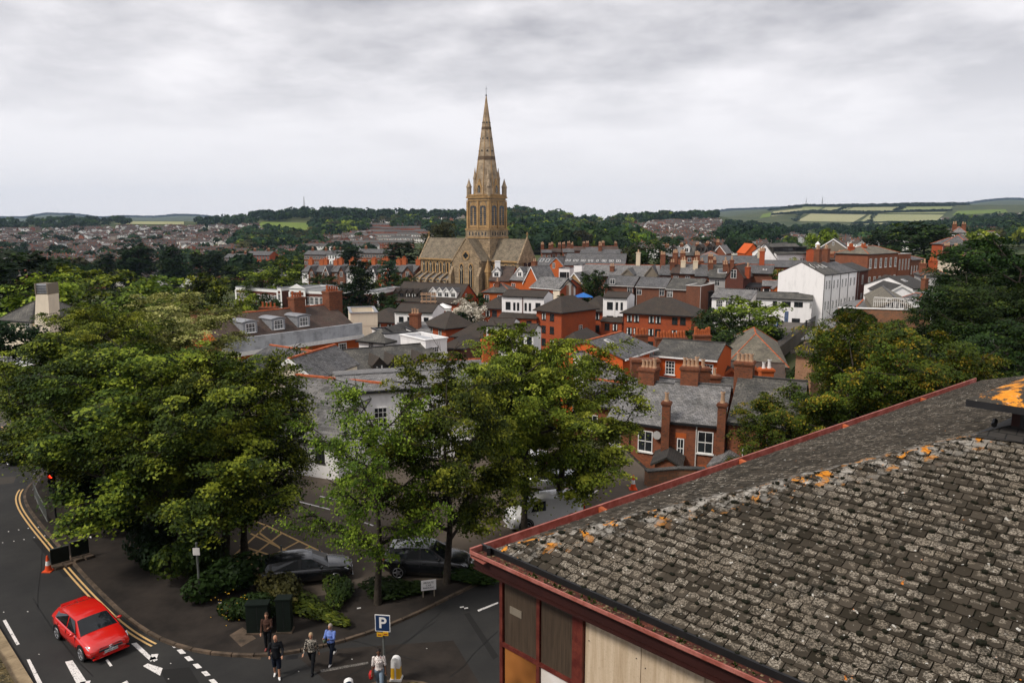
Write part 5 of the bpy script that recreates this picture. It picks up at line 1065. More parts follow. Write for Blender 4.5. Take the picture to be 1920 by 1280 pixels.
q = thing('roof_railing', 'white metal railing with arched panels on top of the great brick wall', 'railing'); m = MB()
A_, B_ = Vector((P0.x + 5, P0.y + .6, P0.z + .1)), Vector((P1.x, P1.y + .6, P0.z + .1))
for i in range(28): p = A_.lerp(B_, i / 27); m.tube(p, p + Vector((0, 0, 1.25)), .035, .035, 4)
m.tube(A_ + Vector((0, 0, 1.25)), B_ + Vector((0, 0, 1.25)), .05, .05, 4); m.tube(A_ + Vector((0, 0, .7)), B_ + Vector((0, 0, .7)), .03, .03, 4); m.build('rail', 'white_trim', q)
bld('roadside_slate_range', 'long low slate roof running beside the bridge road', (1592, 90), (1642, 135), 643, 622, 5.2, 'gx', 'stone_rubble', 'slate_pale', base=-6, fine=False, ridge='terracotta')
bld('thatched_lodge', 'small round thatched roof with two windows under the eaves', (1493, 82), (1524, 81), 658, 641, 4, 'pyr', 'brick_pale', 'thatch', base=-5, ridge='thatch', gut='thatch', over=.5, wins=[('f', [.35, .7], [.05], .5, .45, 'case')])
# church
CD, CA = 255.0, radians(-36)
cpos = at_d(913, 445, CD); zr = lambda r: zrow(r, CD)
GB = -6.0
ch = thing('church', 'great gothic stone church with a tall banded spire rising over the red brick flats', 'church', (cpos.x, CD, 0), CA)
def arch_pts(cx, z0, w, hs, hp, n=5, y=0, fx=True):
 """pointed arch outline in a wall plane: base z0, springing z0+hs, apex z0+hs+hp"""
 P = [(cx - w / 2, z0), (cx + w / 2, z0), (cx + w / 2, z0 + hs)]
 for i in range(1, n): a = i / n; P.append((cx + w / 2 * (1 - a ** 1.5), z0 + hs + hp * (1 - (1 - a) ** 1.9)))
 P.append((cx, z0 + hs + hp))
 for i in range(n - 1, 0, -1): a = i / n; P.append((cx - w / 2 * (1 - a ** 1.5), z0 + hs + hp * (1 - (1 - a) ** 1.9)))
 P.append((cx - w / 2, z0 + hs)); return P
def arch(m, face, cx, z0, w, hs, hp, off, t, mat):
 """face: (origin x,y, dir x,y, normal x,y)"""
 ox, oy, dx, dy, nx, ny = face
 m.prism([(ox + dx * p[0] + nx * off, oy + dy * p[0] + ny * off, p[1]) for p in arch_pts(cx, z0, w, hs, hp)], (nx * t, ny * t, 0), mat)
def gothic_window(parent, face, cx, z0, w, hs, hp, off=0.0, tracery=True, gold=True):
 m = MB(); arch(m, face, cx, z0, w + .7, hs, hp + .45, off, .16, 0); f = m.build('window', 'stone_gold' if gold else 'stone_rubble', parent)
 m = MB(); arch(m, face, cx, z0 + .15, w, hs - .15, hp, off + .163, .02, 0); m.build('pane', 'glass', f)
 if tracery:
  m = MB(); ox, oy, dx, dy, nx, ny = face; o2 = off + .19
  def P(a, z): return (ox + dx * a + nx * o2, oy + dy * a + ny * o2, z)
  m.tube(P(cx, z0 + .1), P(cx, z0 + hs + hp * .5), .09, .09, 4)
  m.tube(P(cx, z0 + hs * .85), P(cx - w / 2, z0 + hs + hp * .25), .07, .07, 4); m.tube(P(cx, z0 + hs * .85), P(cx + w / 2, z0 + hs + hp * .25), .07, .07, 4)
  m.build('tracery', 'stone_cream', f)
zR, zE = zr(447), zr(484)
def gable_x(m, x0, x1, hw, ze, zr_, z0):
 m.prism([(x0, -hw, z0), (x0, hw, z0), (x0, hw, ze), (x0, 0, zr_), (x0, -hw, ze)], (x1 - x0, 0, 0))
m = MB(); gable_x(m, -26, -3, 4.9, zE, zR - .3, GB); nv = m.build('nave_wall', 'stone_rubble', ch)
m = MB(); gable_x(m, 3, 16.5, 4.6, zE, zR - .3, GB); cw = m.build('chancel_wall', 'stone_rubble', ch)
sl = (zR - zE) / 4.9
for x0, x1, hw, nm in ((-26.1, -3, 4.9, 'nave_roof'), (3, 16.3, 4.6, 'chancel_roof')):
 m = MB()
 for s in (-1, 1): slab(m, [(x0, s * (hw + .5), zE - .5 * sl), (x1, s * (hw + .5), zE - .5 * sl), (x1, 0, zR), (x0, 0, zR)], .25)
 m.build(nm, 'church_roof' if 'church_roof' in M else 'stone_slate', ch)
m = MB(); m.box(-26.2, -4, -5.55, -4.9, zE - .85, zE - .35); m.box(4.5, 16.4, -5.2, -4.6, zE - .85, zE - .35); m.build('cornice', 'stone_gold', ch)
MB().prism([(-26.6, -5.6, zE - 1.0), (-26.6, 5.6, zE - 1.0), (-26.6, 0, zR + .5)], (.55, 0, 0)).build('gable_coping', 'stone_rubble', ch); MB().prism([(16.3, -5.4, zE - 1.0), (16.3, 5.4, zE - 1.0), (16.3, 0, zR + .6)], (.5, 0, 0)).build('gable_coping', 'stone_rubble', ch)
for x, nm in ((-26.3, 'c'), (16.6, 'd')):
 m = MB(); m.box(x - .12, x + .12, -.12, .12, zR + .3, zR + 2.2); m.box(x - .1, x + .1, -.6, .6, zR + 1.4, zR + 1.65); m.build('finial_cross', 'stone_gold', ch)
FS = (0, -4.9, 1, 0, 0, -1)
for i in range(6):
 cx = -24.3 + i * 3.15; gothic_window(ch, FS, cx, zE - 5.3, 1.15, 2.9, 1.1)
 gothic_window(ch, FS, cx + 1.57, zE - 5.3, .7, 2.9, .8, tracery=False)
for i in range(4): gothic_window(ch, (0, -4.6, 1, 0, 0, -1), 5.6 + i * 2.9, zE - 5.2, 1.2, 2.4, 1.1)
za = zE - 5.8
m = MB(); m.box(-26, -6, -8.4, -4.9, GB, za - 1.5); m.build('aisle_wall', 'stone_rubble', ch)
m = MB(); slab(m, [(-26.2, -8.8, za - 1.7), (-6, -8.8, za - 1.7), (-6, -4.9, za), (-26.2, -4.9, za)], .2); m.build('aisle_roof', 'slate_pale', ch)
for i in range(7):
 x = -25.8 + i * 3.15; m = MB(); m.prism([(x - .3, -9.6, GB), (x - .3, -4.9, GB), (x - .3, -4.9, za + .9), (x - .3, -8.6, za - .9), (x - .3, -9.6, za - 1.8)], (.6, 0, 0)); m.build('buttress', 'stone_rubble', ch)
for i in range(6): gothic_window(ch, (0, -8.4, 1, 0, 0, -1), -24.2 + i * 3.15, GB + 2.0, 1.2, 1.6, .9)
TW, TY = 5.5, -11.2
m = MB(); m.prism([(-TW, TY, GB), (TW, TY, GB), (TW, TY, zE), (0, TY, zR - .2), (-TW, TY, zE)], (0, -TY + 11, 0)); tr = m.build('transept_wall', 'stone_rubble', ch)
m = MB(); s2 = (zR - zE) / TW
for s in (-1, 1): slab(m, [(s * (TW + .45), TY + .3, zE - .45 * s2), (s * (TW + .45), 11.3, zE - .45 * s2), (0, 11.3, zR + .05), (0, TY + .3, zR + .05)], .25)
m.build('transept_roof', 'church_roof', ch)
for s in (-1, 1): MB().prism([(0, TY - .15, zR + .75), (0, TY - .15, zR + .1), (s * (TW + .7), TY - .15, zE - 1.1), (s * (TW + .7), TY - .15, zE - .4)], (0, .5, 0)).build('gable_coping', 'stone_rubble', ch)
FT = (0, TY, 1, 0, 0, -1)
gothic_window(ch, FT, -1.9, zE - 9.2, 1.35, 6.2, 1.5, gold=True); gothic_window(ch, FT, 2.0, zE - 9.2, 1.35, 6.2, 1.5)
m = MB(); m.tube((0, TY - .2, zE + 1.3), (0, TY + .1, zE + 1.3), 1.5, 1.5, 18); rw = m.build('rose_window', 'stone_gold', ch)
m = MB()
for a in (0, 90, 180, 270): m.tube((.55 * cos(R_(a)), TY - .26, zE + 1.3 + .55 * sin(R_(a))), (.55 * cos(R_(a)), TY - .2, zE + 1.3 + .55 * sin(R_(a))), .5, .5, 12)
m.build('pane', 'glass', rw)
for x in (-TW - .4, TW + .4, -0.0):
 if x: m = MB(); m.box(x - .55, x + .55, TY - 1.5, TY, GB, zE - 5); m.prism([(x - .5, TY - 1.4, zE - 5), (x + .5, TY - 1.4, zE - 5), (x + .5, TY, zE - 2.6), (x - .5, TY, zE - 2.6)], (0, .01, 0)); m.add([(x - .5, TY - 1.4, zE - 5), (x + .5, TY - 1.4, zE - 5), (x + .5, TY, zE - 5), (x - .5, TY, zE - 5), (x + .5, TY, zE - 2.4), (x - .5, TY, zE - 2.4)], [(0, 1, 4, 5), (1, 2, 4), (3, 0, 5)]); m.build('buttress', 'stone_rubble', ch)
for x, y in ((7.3, -9.0), (9.3, -7.4)):
 m = MB(); m.box(x - .7, x + .7, y - .7, y + .7, GB, zE - 4); m.add([(x - .85, y - .85, zE - 4), (x + .85, y - .85, zE - 4), (x + .85, y + .85, zE - 4), (x - .85, y + .85, zE - 4), (x, y, zE + .3)], [(0, 1, 4), (1, 2, 4), (2, 3, 4), (3, 0, 4)]); m.build('corner_turret', 'stone_gold', ch)
FC = (16.5, 0, 0, 1, 1, 0)
gothic_window(ch, FC, 0, zE - 5.0, 4.2, 4.2, 3.2)
S = 4.55
tw_top = zr(372); belf = zr(429)
m = MB(); m.box(-S - .9, S + .9, -S - .9, S + .9, GB, zr(462)); m.box(-S - .55, S + .55, -S - .55, S + .55, zr(462), zr(431)); m.box(-S, S, -S, S, zr(431), tw_top)
m.build('tower', 'stone_rubble', ch)
m = MB()
for z, e, t_ in ((zr(446), .75, .35), (zr(431), .72, .4), (zr(377), .3, .3), (zr(372), .42, .5), (zr(368), .25, .55)): m.box(-S - e, S + e, -S - e, S + e, z - .02, z + t_)
m.build('string_course', 'stone_gold', ch)
m = MB()
for s in range(14):   # carved parapet frieze
 for fx in (-1, 1):
  a = -S + .35 + s * (2 * S - .7) / 13
  m.box(a - .18, a + .18, fx * (S + .45) - .06, fx * (S + .45) + .06, tw_top + .5, tw_top + 1.05); m.box(fx * (S + .45) - .06, fx * (S + .45) + .06, a - .18, a + .18, tw_top + .5, tw_top + 1.05)
m.build('parapet_frieze', 'stone_gold', ch)
FACES = [(0, -S, 1, 0, 0, -1), (S, 0, 0, 1, 1, 0), (0, S, -1, 0, 0, 1), (-S, 0, 0, -1, -1, 0)]
z0 = zr(422); hb = zr(392) - z0
for f in FACES[:]:
 for cx in (-2.05, 2.05):
  m = MB(); arch(m, f, cx, z0 - .9, 3.3, hb + .9, 2.3, 0, .18, 0); w_ = m.build('belfry_window', 'stone_gold', ch)
  m = MB()
  for k in (-.78, .78): arch(m, f, cx + k, z0, 1.05, hb, 1.1, .183, .02, 0)
  m.tube((f[0] + f[2] * cx + f[4] * .19, f[1] + f[3] * cx + f[5] * .19, z0 + hb + .75), (f[0] + f[2] * cx + f[4] * .21, f[1] + f[3] * cx + f[5] * .21, z0 + hb + .75), .42, .42, 10)
  m.build('opening', 'glass', w_)
  m = MB()
  for k in range(9):
   zz = z0 + .4 + k * hb / 9
   for kk in (-.78, .78):
    c = cx + kk; ox, oy = f[0] + f[2] * c, f[1] + f[3] * c
    a = Vector((ox - f[2] * .5 + f[4] * .22, oy - f[3] * .5 + f[5] * .22, zz)); b_ = a + Vector((f[2], f[3], 0)) * 1.0
    m.tube(a, b_, .055, .055, 4)
  m.build('louvre', 'stone_rubble', w_)
 for cx in (-4.35, 0, 4.35):
  m = MB(); a = Vector((f[0] + f[2] * cx, f[1] + f[3] * cx, 0)); nn = Vector((f[4], f[5], 0)); e = Vector((f[2], f[3], 0))
  q = a + nn * .2; m.prism([q - e * .36 - nn * .3 + Vector((0, 0, zr(428))), q + e * .36 - nn * .3 + Vector((0, 0, zr(428))), q + e * .36 + nn * .25 + Vector((0, 0, zr(428))), q - e * .36 + nn * .25 + Vector((0, 0, zr(428)))], (0, 0, zr(378) - zr(428))); m.build('buttress', 'stone_gold', ch)
 for cx in (-3.4, -2.0, -.6, .6, 2.0, 3.4):
  m = MB(); arch(m, (f[0] + f[4] * .55, f[1] + f[5] * .55) + f[2:], cx, zr(441), .5, .8, .4, 0, .03, 0); m.build('lancet', 'glass', ch)
zs, ztip = tw_top + .55, zr(179); SB = S * .97
def octo(r, z, rot=pi / 8): return [(r * cos(rot + i * pi / 4), r * sin(rot + i * pi / 4), z) for i in range(8)]
def rs(z): return SB * 1.04 * (1 - (z - zs) / (ztip - zs)) + .06
m = MB(); lv = [zs + (ztip - zs) * k / 10 for k in range(11)]
for a, b_ in zip(lv, lv[1:]): m.add(octo(rs(a), a) + octo(rs(b_), b_), [(i, (i + 1) % 8, 8 + (i + 1) % 8, 8 + i) for i in range(8)])
m.build('spire', 'stone_spire', ch)
m = MB()
for r0, r1 in ((243, 238.5), (300, 294)):
 a, b_ = zr(r0), zr(r1); m.add(octo(rs(a) + .16, a) + octo(rs(b_) + .16, b_), [(i, (i + 1) % 8, 8 + (i + 1) % 8, 8 + i) for i in range(8)] + [tuple(range(8, 16)), tuple(range(7, -1, -1))])
m.build('spire_band', 'stone_dark' if 'stone_dark' in M else 'brick_dark', ch)
m = MB()
for i in range(8):
 a = pi / 8 + i * pi / 4; p = lambda z: (rs(z) * cos(a), rs(z) * sin(a), z)
 m.tube(p(zs), p(ztip - .3), .16, .06, 4)
m.build('spire_rib', 'stone_gold', ch)
m = MB(); m.ball((0, 0, ztip), .32, 6); m.tube((0, 0, ztip), (0, 0, ztip + 3.0), .07, .04, 5); m.tube((-.5, 0, ztip + 2.0), (.5, 0, ztip + 2.0), .05, .05, 4); m.build('weather_vane', 'iron', ch)
for z in (zr(262), zr(232), zr(285)):
 m = MB()
 for i in range(8):
  a = i * pi / 4; r = rs(z) * cos(pi / 8); m.box(r * cos(a) - .16, r * cos(a) + .16, r * sin(a) - .16, r * sin(a) + .16, z, z + .5)
 m.build('spire_opening', 'glass', ch)
def pinnacle(x, y, z0, w, h1, h2, mat='stone_gold'):
 m = MB(); m.add([(x + w * cos(pi / 8 + i * pi / 4), y + w * sin(pi / 8 + i * pi / 4), z) for z in (z0, z0 + h1) for i in range(8)], [(i, (i + 1) % 8, 8 + (i + 1) % 8, 8 + i) for i in range(8)])
 m.tube((x, y, z0 + h1), (x, y, z0 + h1 + .35), w * 1.18, w * 1.18, 8)
 m.tube((x, y, z0 + h1 + .35), (x, y, z0 + h1 + h2), w * 1.0, .06, 8); m.ball((x, y, z0 + h1 + h2), .16, 6)
 m.build('pinnacle', mat, ch)
for sx_ in (-1, 1):
 for sy_ in (-1, 1):
  pinnacle(sx_ * (S - .35), sy_ * (S - .35), zs, .85, zr(352) - zs, zr(336) - zr(352), 'stone_spire')
for i in range(4):   # lucarnes on the cardinal faces, slim pinnacles between
 a = i * pi / 2; d = Vector((cos(a), sin(a), 0)); e = Vector((-sin(a), cos(a), 0)); r = S - .55
 b0 = d * (r + .15); z1, z2 = zr(352), zr(336)
 m = MB(); P = [b0 - e * 1.15 + Vector((0, 0, zs)), b0 + e * 1.15 + Vector((0, 0, zs)), b0 + e * 1.15 + Vector((0, 0, z1)), b0 + Vector((0, 0, z2)), b0 - e * 1.15 + Vector((0, 0, z1))]
 m.prism(P, -d * 2.6); l_ = m.build('lucarne', 'stone_gold', ch)
 m = MB(); f = (b0.x, b0.y, e.x, e.y, d.x, d.y); arch(m, f, -.0, zs + 1.2, 1.2, z1 - zs - 1.6, 1.1, .005, .03, 0); m.build('opening', 'glass', l_)
 m = MB(); m.tube(b0 + Vector((0, 0, zs + 1.3)) + d * .06, b0 + Vector((0, 0, z1 - .1)) + d * .06, .07, .07, 4); m.build('mullion', 'stone_cream', l_)
for i in range(4):
 a = pi / 4 + i * pi / 2; q = Vector((cos(a), sin(a), 0)) * (S * .86); pinnacle(q.x, q.y, zs + 1.0, .6, zr(336) - zs - 1, zr(316) - zr(336), 'stone_spire')
# foreground roof
EZ = 11.5
C0 = Vector((-.829, 14.031)); dA = Vector((.7751, .6318)).normalized(); dB = Vector((.7161, -.698)).normalized()
nA = Vector((dA.y, -dA.x)); nB = Vector((-dB.y, dB.x)); TP = tan(radians(22)); CSP, SNP = cos(radians(22)), sin(radians(22))
LA, LBn = 26.0, 16.0
cr = Vector((0, 0))
Mx = Matrix(((nA.x, nA.y), (nB.x, nB.y))).inverted(); hipd = Mx @ Vector((1, 1))
GI = .33      # gutter width: tiles start this far inside the outer lip
T0 = C0 + hipd * GI      # corner of the tiled surface
fb = thing('tiled_roof_building', 'near building with lichen-covered tiled roof, red gutters and dark timber and cream wall panels', 'building', (C0.x, C0.y, 0))
def loc3(x, y, z): return (x - C0.x, y - C0.y, z)
def planeA(s, t_, up=0): p = T0 + dA * s + nA * (t_ * CSP); return loc3(p.x - nA.x * 0 - up * SNP * nA.x, p.y - up * SNP * nA.y, EZ + .06 + t_ * SNP + up * CSP)
def planeB(s, t_, up=0): p = T0 + dB * s + nB * (t_ * CSP); return loc3(p.x - up * SNP * nB.x, p.y - up * SNP * nB.y, EZ + .06 + t_ * SNP + up * CSP)
t = NT('roof_tile'); gp = t.pos(); oi = t.node('ShaderNodeAttribute', attribute_name='rnd').outputs['Fac']; hs_ = t.node('ShaderNodeAttribute', attribute_name='hipd').outputs['Fac']; hd = t.math('ABSOLUTE', hs_); isA = t.math('LESS_THAN', hs_, 0.0)
off = t.math('MULTIPLY', oi, 37.0); vv = t.node('ShaderNodeCombineXYZ', {0: off, 1: off, 2: off}).outputs[0]
pv = t.node('ShaderNodeVectorMath', {0: gp, 1: vv}, operation='ADD').outputs[0]
base = t.mix(oi, (.022, .018, .012), (.062, .051, .038))
uvx = t.node('ShaderNodeSeparateXYZ', {0: t.uv()}).outputs; ed = t.math('MINIMUM', t.math('MULTIPLY', t.math('MINIMUM', uvx[0], t.math('SUBTRACT', 1.0, uvx[0])), 1.2), t.math('MINIMUM', uvx[1], t.math('SUBTRACT', 1.15, uvx[1])))
fine = t.noise(pv, 34, 6, .8); crust = t.noise(pv, 7.0, 4, .6); big = t.noise(gp, .55, 4, .6)
thr = t.math('ADD', t.math('MULTIPLY', crust, 1.0), t.math('MULTIPLY', t.math('SUBTRACT', t.math('FRACT', t.math('MULTIPLY', oi, 13.7)), .5), .42))
thr = t.math('ADD', thr, t.math('MULTIPLY', t.math('SUBTRACT', big, .5), 1.3))
thr = t.math('ADD', thr, t.math('MULTIPLY', t.math('SUBTRACT', ed, .20), .95)); thr = t.math('SUBTRACT', thr, t.math('MULTIPLY', isA, .10))
k = t.math('MULTIPLY', t.ramp(thr, .55, .66), t.ramp(fine, .46, .56))
c = t.mix(k, base, t.mix(t.math('FRACT', t.math('MULTIPLY', oi, 7.3)), (.24, .20, .15), (.40, .35, .28)))
sp = t.noise(gp, 11, 2, .5); c = t.mix(t.math('MULTIPLY', t.ramp(sp, .70, .73), .9), c, (.62, .60, .54))
dk = t.noise(gp, 2.2, 5, .7); c = t.mix(t.math('MULTIPLY', t.ramp(dk, .52, .68), .75), c, (.018, .017, .013))
wh = t.noise(gp, 3.1, 5, .75); near_hip = t.ramp(hd, .10, .7, (1, 1, 1), (0, 0, 0))
c = t.mix(t.math('MULTIPLY', t.math('MULTIPLY', t.ramp(wh, .50, .60), near_hip), .6), c, (.50, .47, .42))
og = t.noise(gp, 2.6, 5, .65, dist=.6);
c = t.mix(t.math('MULTIPLY', t.ramp(og, .565, .60), t.ramp(hd, .10, .60, (1, 1, 1), (0, 0, 0))), c, t.mix(t.noise(gp, 18, 3), (.42, .13, .012), (.75, .33, .04)))
og2 = t.noise(gp, 5.5, 3, .6); c = t.mix(t.ramp(og2, .735, .75), c, (.6, .2, .03))
t.bump(t.math('ADD', fine, t.math('MULTIPLY', k, .6)), .6, .012); t.out(c, .95, .15)
t = NT('near_black'); t.out(t.mix(t.noise(t.pos(), 30, 3), (.006, .007, .005), (.022, .022, .014)), 1, .05)
t = NT('gutter_red'); n = t.noise(t.pos(), 3.5, 6, .7); n2 = t.noise(t.pos(), 20, 4, .7)
c = t.mix(t.ramp(n, .4, .62), (.26, .07, .05), (.40, .15, .12)); c = t.mix(t.math('MULTIPLY', t.ramp(n2, .55, .7), .5), c, (.2, .06, .04)); t.out(c, .55, .3)
t = NT('gutter_dark'); n = t.noise(t.pos(), 5, 6, .75); t.out(t.mix(t.ramp(n, .45, .65), (.05, .016, .012), (.16, .05, .03)), .7, .25)
t = NT('debris'); n = t.noise(t.pos(), 14, 5, .75); t.out(t.mix(t.ramp(n, .4, .6), (.03, .024, .015), (.22, .16, .09)), .95, .1)
t = NT('panel_dark'); n = t.noise(t.obj(), 1.2, 5, .6); mp = t.node('ShaderNodeMapping', {'Vector': t.obj(), 'Scale': (9, 9, .5)}).outputs[0]; n2 = t.noise(mp, 3, 4, .6)
t.out(t.mix(t.ramp(n2, .4, .7), t.mix(n, (.035, .024, .016), (.06, .042, .028)), (.08, .055, .036)), .5, .4)
t = NT('panel_cream'); mp = t.node('ShaderNodeMapping', {'Vector': t.obj(), 'Scale': (5, 5, .35)}).outputs[0]; n = t.noise(mp, 1.6, 6, .65); n2 = t.noise(t.obj(), 22, 5, .8)
c = t.mix(t.ramp(n, .38, .75), (.62, .50, .36), (.40, .29, .18)); c = t.mix(t.math('MULTIPLY', t.ramp(n2, .52, .7), .35), c, (.22, .16, .1)); t.out(c, .8, .2)
t = NT('panel_white'); n = t.noise(t.obj(), 2, 5, .6); t.out(t.mix(t.ramp(n, .4, .7), (.74, .70, .66), (.62, .56, .50)), .6, .3)
t = NT('timber_maroon'); n = t.noise(t.pos(), 4, 5, .7); t.out(t.mix(t.ramp(n, .4, .65), (.085, .014, .010), (.16, .035, .022)), .5, .4)
glass('glass_amber', (.16, .062, .016), .12)
def clip(poly, f):
 out = []; n = len(poly)
 for i in range(n):
  a, b_ = poly[i], poly[(i + 1) % n]; fa, fb_ = f(a), f(b_)
  if fa >= 0: out.append(a)
  if (fa >= 0) != (fb_ >= 0): k = fa / (fa - fb_); out.append((a[0] + (b_[0] - a[0]) * k, a[1] + (b_[1] - a[1]) * k))
 return out
hl = hipd.length
sA, sB = hipd.dot(dA), hipd.dot(dB)      # along-eave travel per metre of inward travel (tan of plan)
def side(s, t_, k): return s - k * t_ * CSP
TW_, TG = .226, .193
rT = random.Random(3)
tiles = []
for face, L, k, pl in (('B', LBn, sB, planeB), ('A', LA, sA, planeA)):
 rows = int(13.5 / TG)
 for r in range(rows):
  t0 = r * TG
  for i in range(-1, int(L / TW_) + 2):
   s0 = i * TW_ + (TW_ / 2 if r % 2 else 0) + rT.uniform(-.006, .006)
   jt = rT.choice((0, 0, 0, .004, -.006, .012))
   P = [(s0 + .007, t0 + jt), (s0 + TW_ - .007, t0 + jt), (s0 + TW_ - .007, t0 + TG + .05), (s0 + .007, t0 + TG + .05)]
   c1, c2 = rT.choice((0, .015, .03, .05, .07)), rT.choice((0, .015, .03, .05, .07))
   Q = []
   if c1: Q += [(P[0][0], t0 + c1 * .8), (P[0][0] + c1 * .7, t0 + rT.uniform(0, .006))]
   else: Q.append(P[0])
   if c2: Q += [(P[1][0] - c2 * .8, t0 + rT.uniform(0, .006)), (P[1][0], t0 + c2 * .7)]
   else: Q.append(P[1])
   Q += [P[2], P[3]]
   Q = clip(Q, lambda p: side(p[0], p[1], k) + .03);
   if len(Q) < 3: continue
   lim = (lambda p: L - 1.0 - .05 * p[1] - p[0]) if face == 'B' else (lambda p: L - GI * 2 - 1.18 * p[1] * CSP - p[0])
   if min(lim(p) for p in Q) < -.1:
    Q = clip(Q, lim)
    if len(Q) < 3: continue
   cs_, ct_ = sum(p[0] for p in Q) / len(Q), sum(p[1] for p in Q) / len(Q)
   w = pl(cs_, ct_); X, Y, Z = w[0] + C0.x, w[1] + C0.y, w[2]
   zc_ = Y * cp_ - (Z - CAMZ) * sp_
   if zc_ < 2: continue
   sx2 = 960 + F * X / zc_; sy2 = 640 - F * (Y * sp_ + (Z - CAMZ) * cp_) / zc_
   vis = -250 < sx2 < 2200 and 600 < sy2 < 1500
   if not vis: continue
   rise0, rise1 = .024 + rT.uniform(0, .012), .005
   up = lambda p: rise0 + (rise1 - rise0) * (p[1] - t0) / (TG + .05)
   top = [pl(p[0], p[1], up(p)) for p in Q]; bot = [pl(p[0], p[1], -.004) for p in Q]
   hd_ = abs(side(cs_, ct_, k)) / 1.25 * (1 if face == 'B' else -1)
   inside = 940 < sx2 < 1960 and sy2 < 1300
   tiles.append((Y if (face == 'B' and inside) else 100 + Y, top, bot, rT.random(), hd_, face))
tiles.sort(key=lambda a: a[0])
def q_uv(top):
 v = [Vector(p) for p in top]; c = sum(v, Vector()) / len(v); d = dB3 if abs((v[1] - v[0]).normalized().dot(dB3)) > .8 else dA3
 us = [(p - c).dot(d) for p in v]; zs2 = [p.z for p in v]; a, b_, e, f = min(us), max(us), min(zs2), max(zs2)
 return [((x - a) / max(b_ - a, 1e-4), (z - e) / max(f - e, 1e-4)) for x, z in zip(us, zs2)]
dB3, dA3 = Vector((dB.x, dB.y, 0)), Vector((dA.x, dA.y, 0))
def tile_mesh(lst, name, origin=None):
 vs, fs, rn, hd, uvl = [], [], [], [], []; o = Vector(origin) if origin else Vector((0, 0, 0))
 for _, top, bot, r, h_, fc in lst:
  n = len(top); uvq = q_uv(top); b0 = len(vs); vs += [tuple(Vector(p) - o) for p in top] + [tuple(Vector(p) - o) for p in bot]
  tf = tuple(range(b0, b0 + n));
  a = Vector(top[1]) - Vector(top[0]); b_ = Vector(top[2]) - Vector(top[1])
  flip = a.cross(b_).z < 0
  fs.append(tf[::-1] if flip else tf)
  for i in range(n):
   q = (b0 + i, b0 + (i + 1) % n, b0 + n + (i + 1) % n, b0 + n + i); fs.append(q if flip else q[::-1])
  rn += [r] * (n + 1); hd += [h_] * (n + 1); uvl += ([uvq[(n - 1 - i)] for i in range(n)] if flip else list(uvq)) + [(.5, 0)] * (4 * n)
 me = bpy.data.meshes.new(name); me.from_pydata(vs, [], fs); me.materials.append(M['roof_tile'])
 me.attributes.new('rnd', 'FLOAT', 'FACE').data.foreach_set('value', rn); me.attributes.new('hipd', 'FLOAT', 'FACE').data.foreach_set('value', hd); me.uv_layers.new(name='UVMap').data.foreach_set('uv', [q for p in uvl for q in p]); me.update(); return me
for q in tiles[:300]:
 c = Vector([sum(p[i] for p in q[1]) / len(q[1]) for i in range(3)]); link('tile', tile_mesh([q], 'tile', c), fb, c)
tag(link('tiles', tile_mesh(tiles[300:], 'tiles'), fb), kind='stuff')
dk_ = MB()
for pl, k, L in ((planeB, sB, LBn), (planeA, sA, LA)):
 top = [pl(0, 0, -.012), pl(L, 0, -.012), pl(L, 13.4, -.012), pl(k * 13.4 * CSP, 13.4, -.012)] if pl is planeB else [pl(0, 0, -.012), pl(L - GI * 2, 0, -.012), pl(L - GI * 2 - 1.18 * 10.9 * CSP, 10.9, -.012), pl(k * 10.9 * CSP, 10.9, -.012)]
 dk_.prism(top, (0, 0, -.1))
e2 = Vector(planeA(LA - GI * 2, 0, -.012)); pk = Vector(planeA(LA - GI * 2 - 1.18 * 10.9 * CSP, 10.9, -.012)); e3 = e2 + Vector((dB.x, dB.y, 0)) * 22; pk2 = pk + Vector((dB.x, dB.y, 0)) * 8
dk_.prism([e2, e3, pk2, pk], (0, 0, -.1)); dk_.build('roof_deck', 'near_black', fb)
mm = MB(); rM = random.Random(9)  # near-black lumps filling the dark holes at tile corners
for q in tiles:
 if q[5] == 'B' and rM.random() < .72 and q[0] < 100:
  p = Vector(q[1][rM.choice((0, 1))]) if rM.random() < .7 else Vector(q[1][2]); r = rM.uniform(.016, .04) * (1.4 if rM.random() < .25 else 1)
  p.z += .002; mm.ball(p, r, 6, sc=(rM.uniform(.8, 1.7), rM.uniform(.8, 1.4), .65))
tag(mm.build('black_lumps', 'near_black', fb), kind='stuff')
def P2(v, z): return loc3(v.x, v.y, z)
def channel(name, o, d, n, L, mat, z0, z1, w, ins):
 m = MB(); a, b_ = o, o + d * L
 m.prism([P2(a, z0), P2(a + n * ins(.02), z0), P2(a + n * ins(.02), z1), P2(a, z1)], Vector((d.x * L, d.y * L, 0)))
 m.prism([P2(a + n * .02, z0), P2(a + n * w, z0), P2(a + n * w, z0 + .02), P2(a + n * .02, z0 + .02)], Vector((d.x * L, d.y * L, 0)))
 return m.build(name, mat, fb)
one = lambda v: v
channel('gutter', C0, dA, nA, LA, 'gutter_red', EZ - .10, EZ + .07, GI + .1, one)
channel('gutter', C0, dB, nB, LBn, 'gutter_dark', EZ - .05, EZ + .0, GI + .1, one)
m = MB()
for o, d in ((C0, dA), (C0, dB)):
 L = LA if d is dA else LBn; n = nA if d is dA else nB; a = o - n * .025
 m.prism([P2(a, EZ - .02), P2(a + n * (.05 if d is dA else .03), EZ - .02), P2(a + n * (.05 if d is dA else .03), EZ + (.085 if d is dA else .045)), P2(a, EZ + (.085 if d is dA else .045))], Vector((d.x * L, d.y * L, 0)))
m.build('gutter_lip', 'gutter_red', fb)
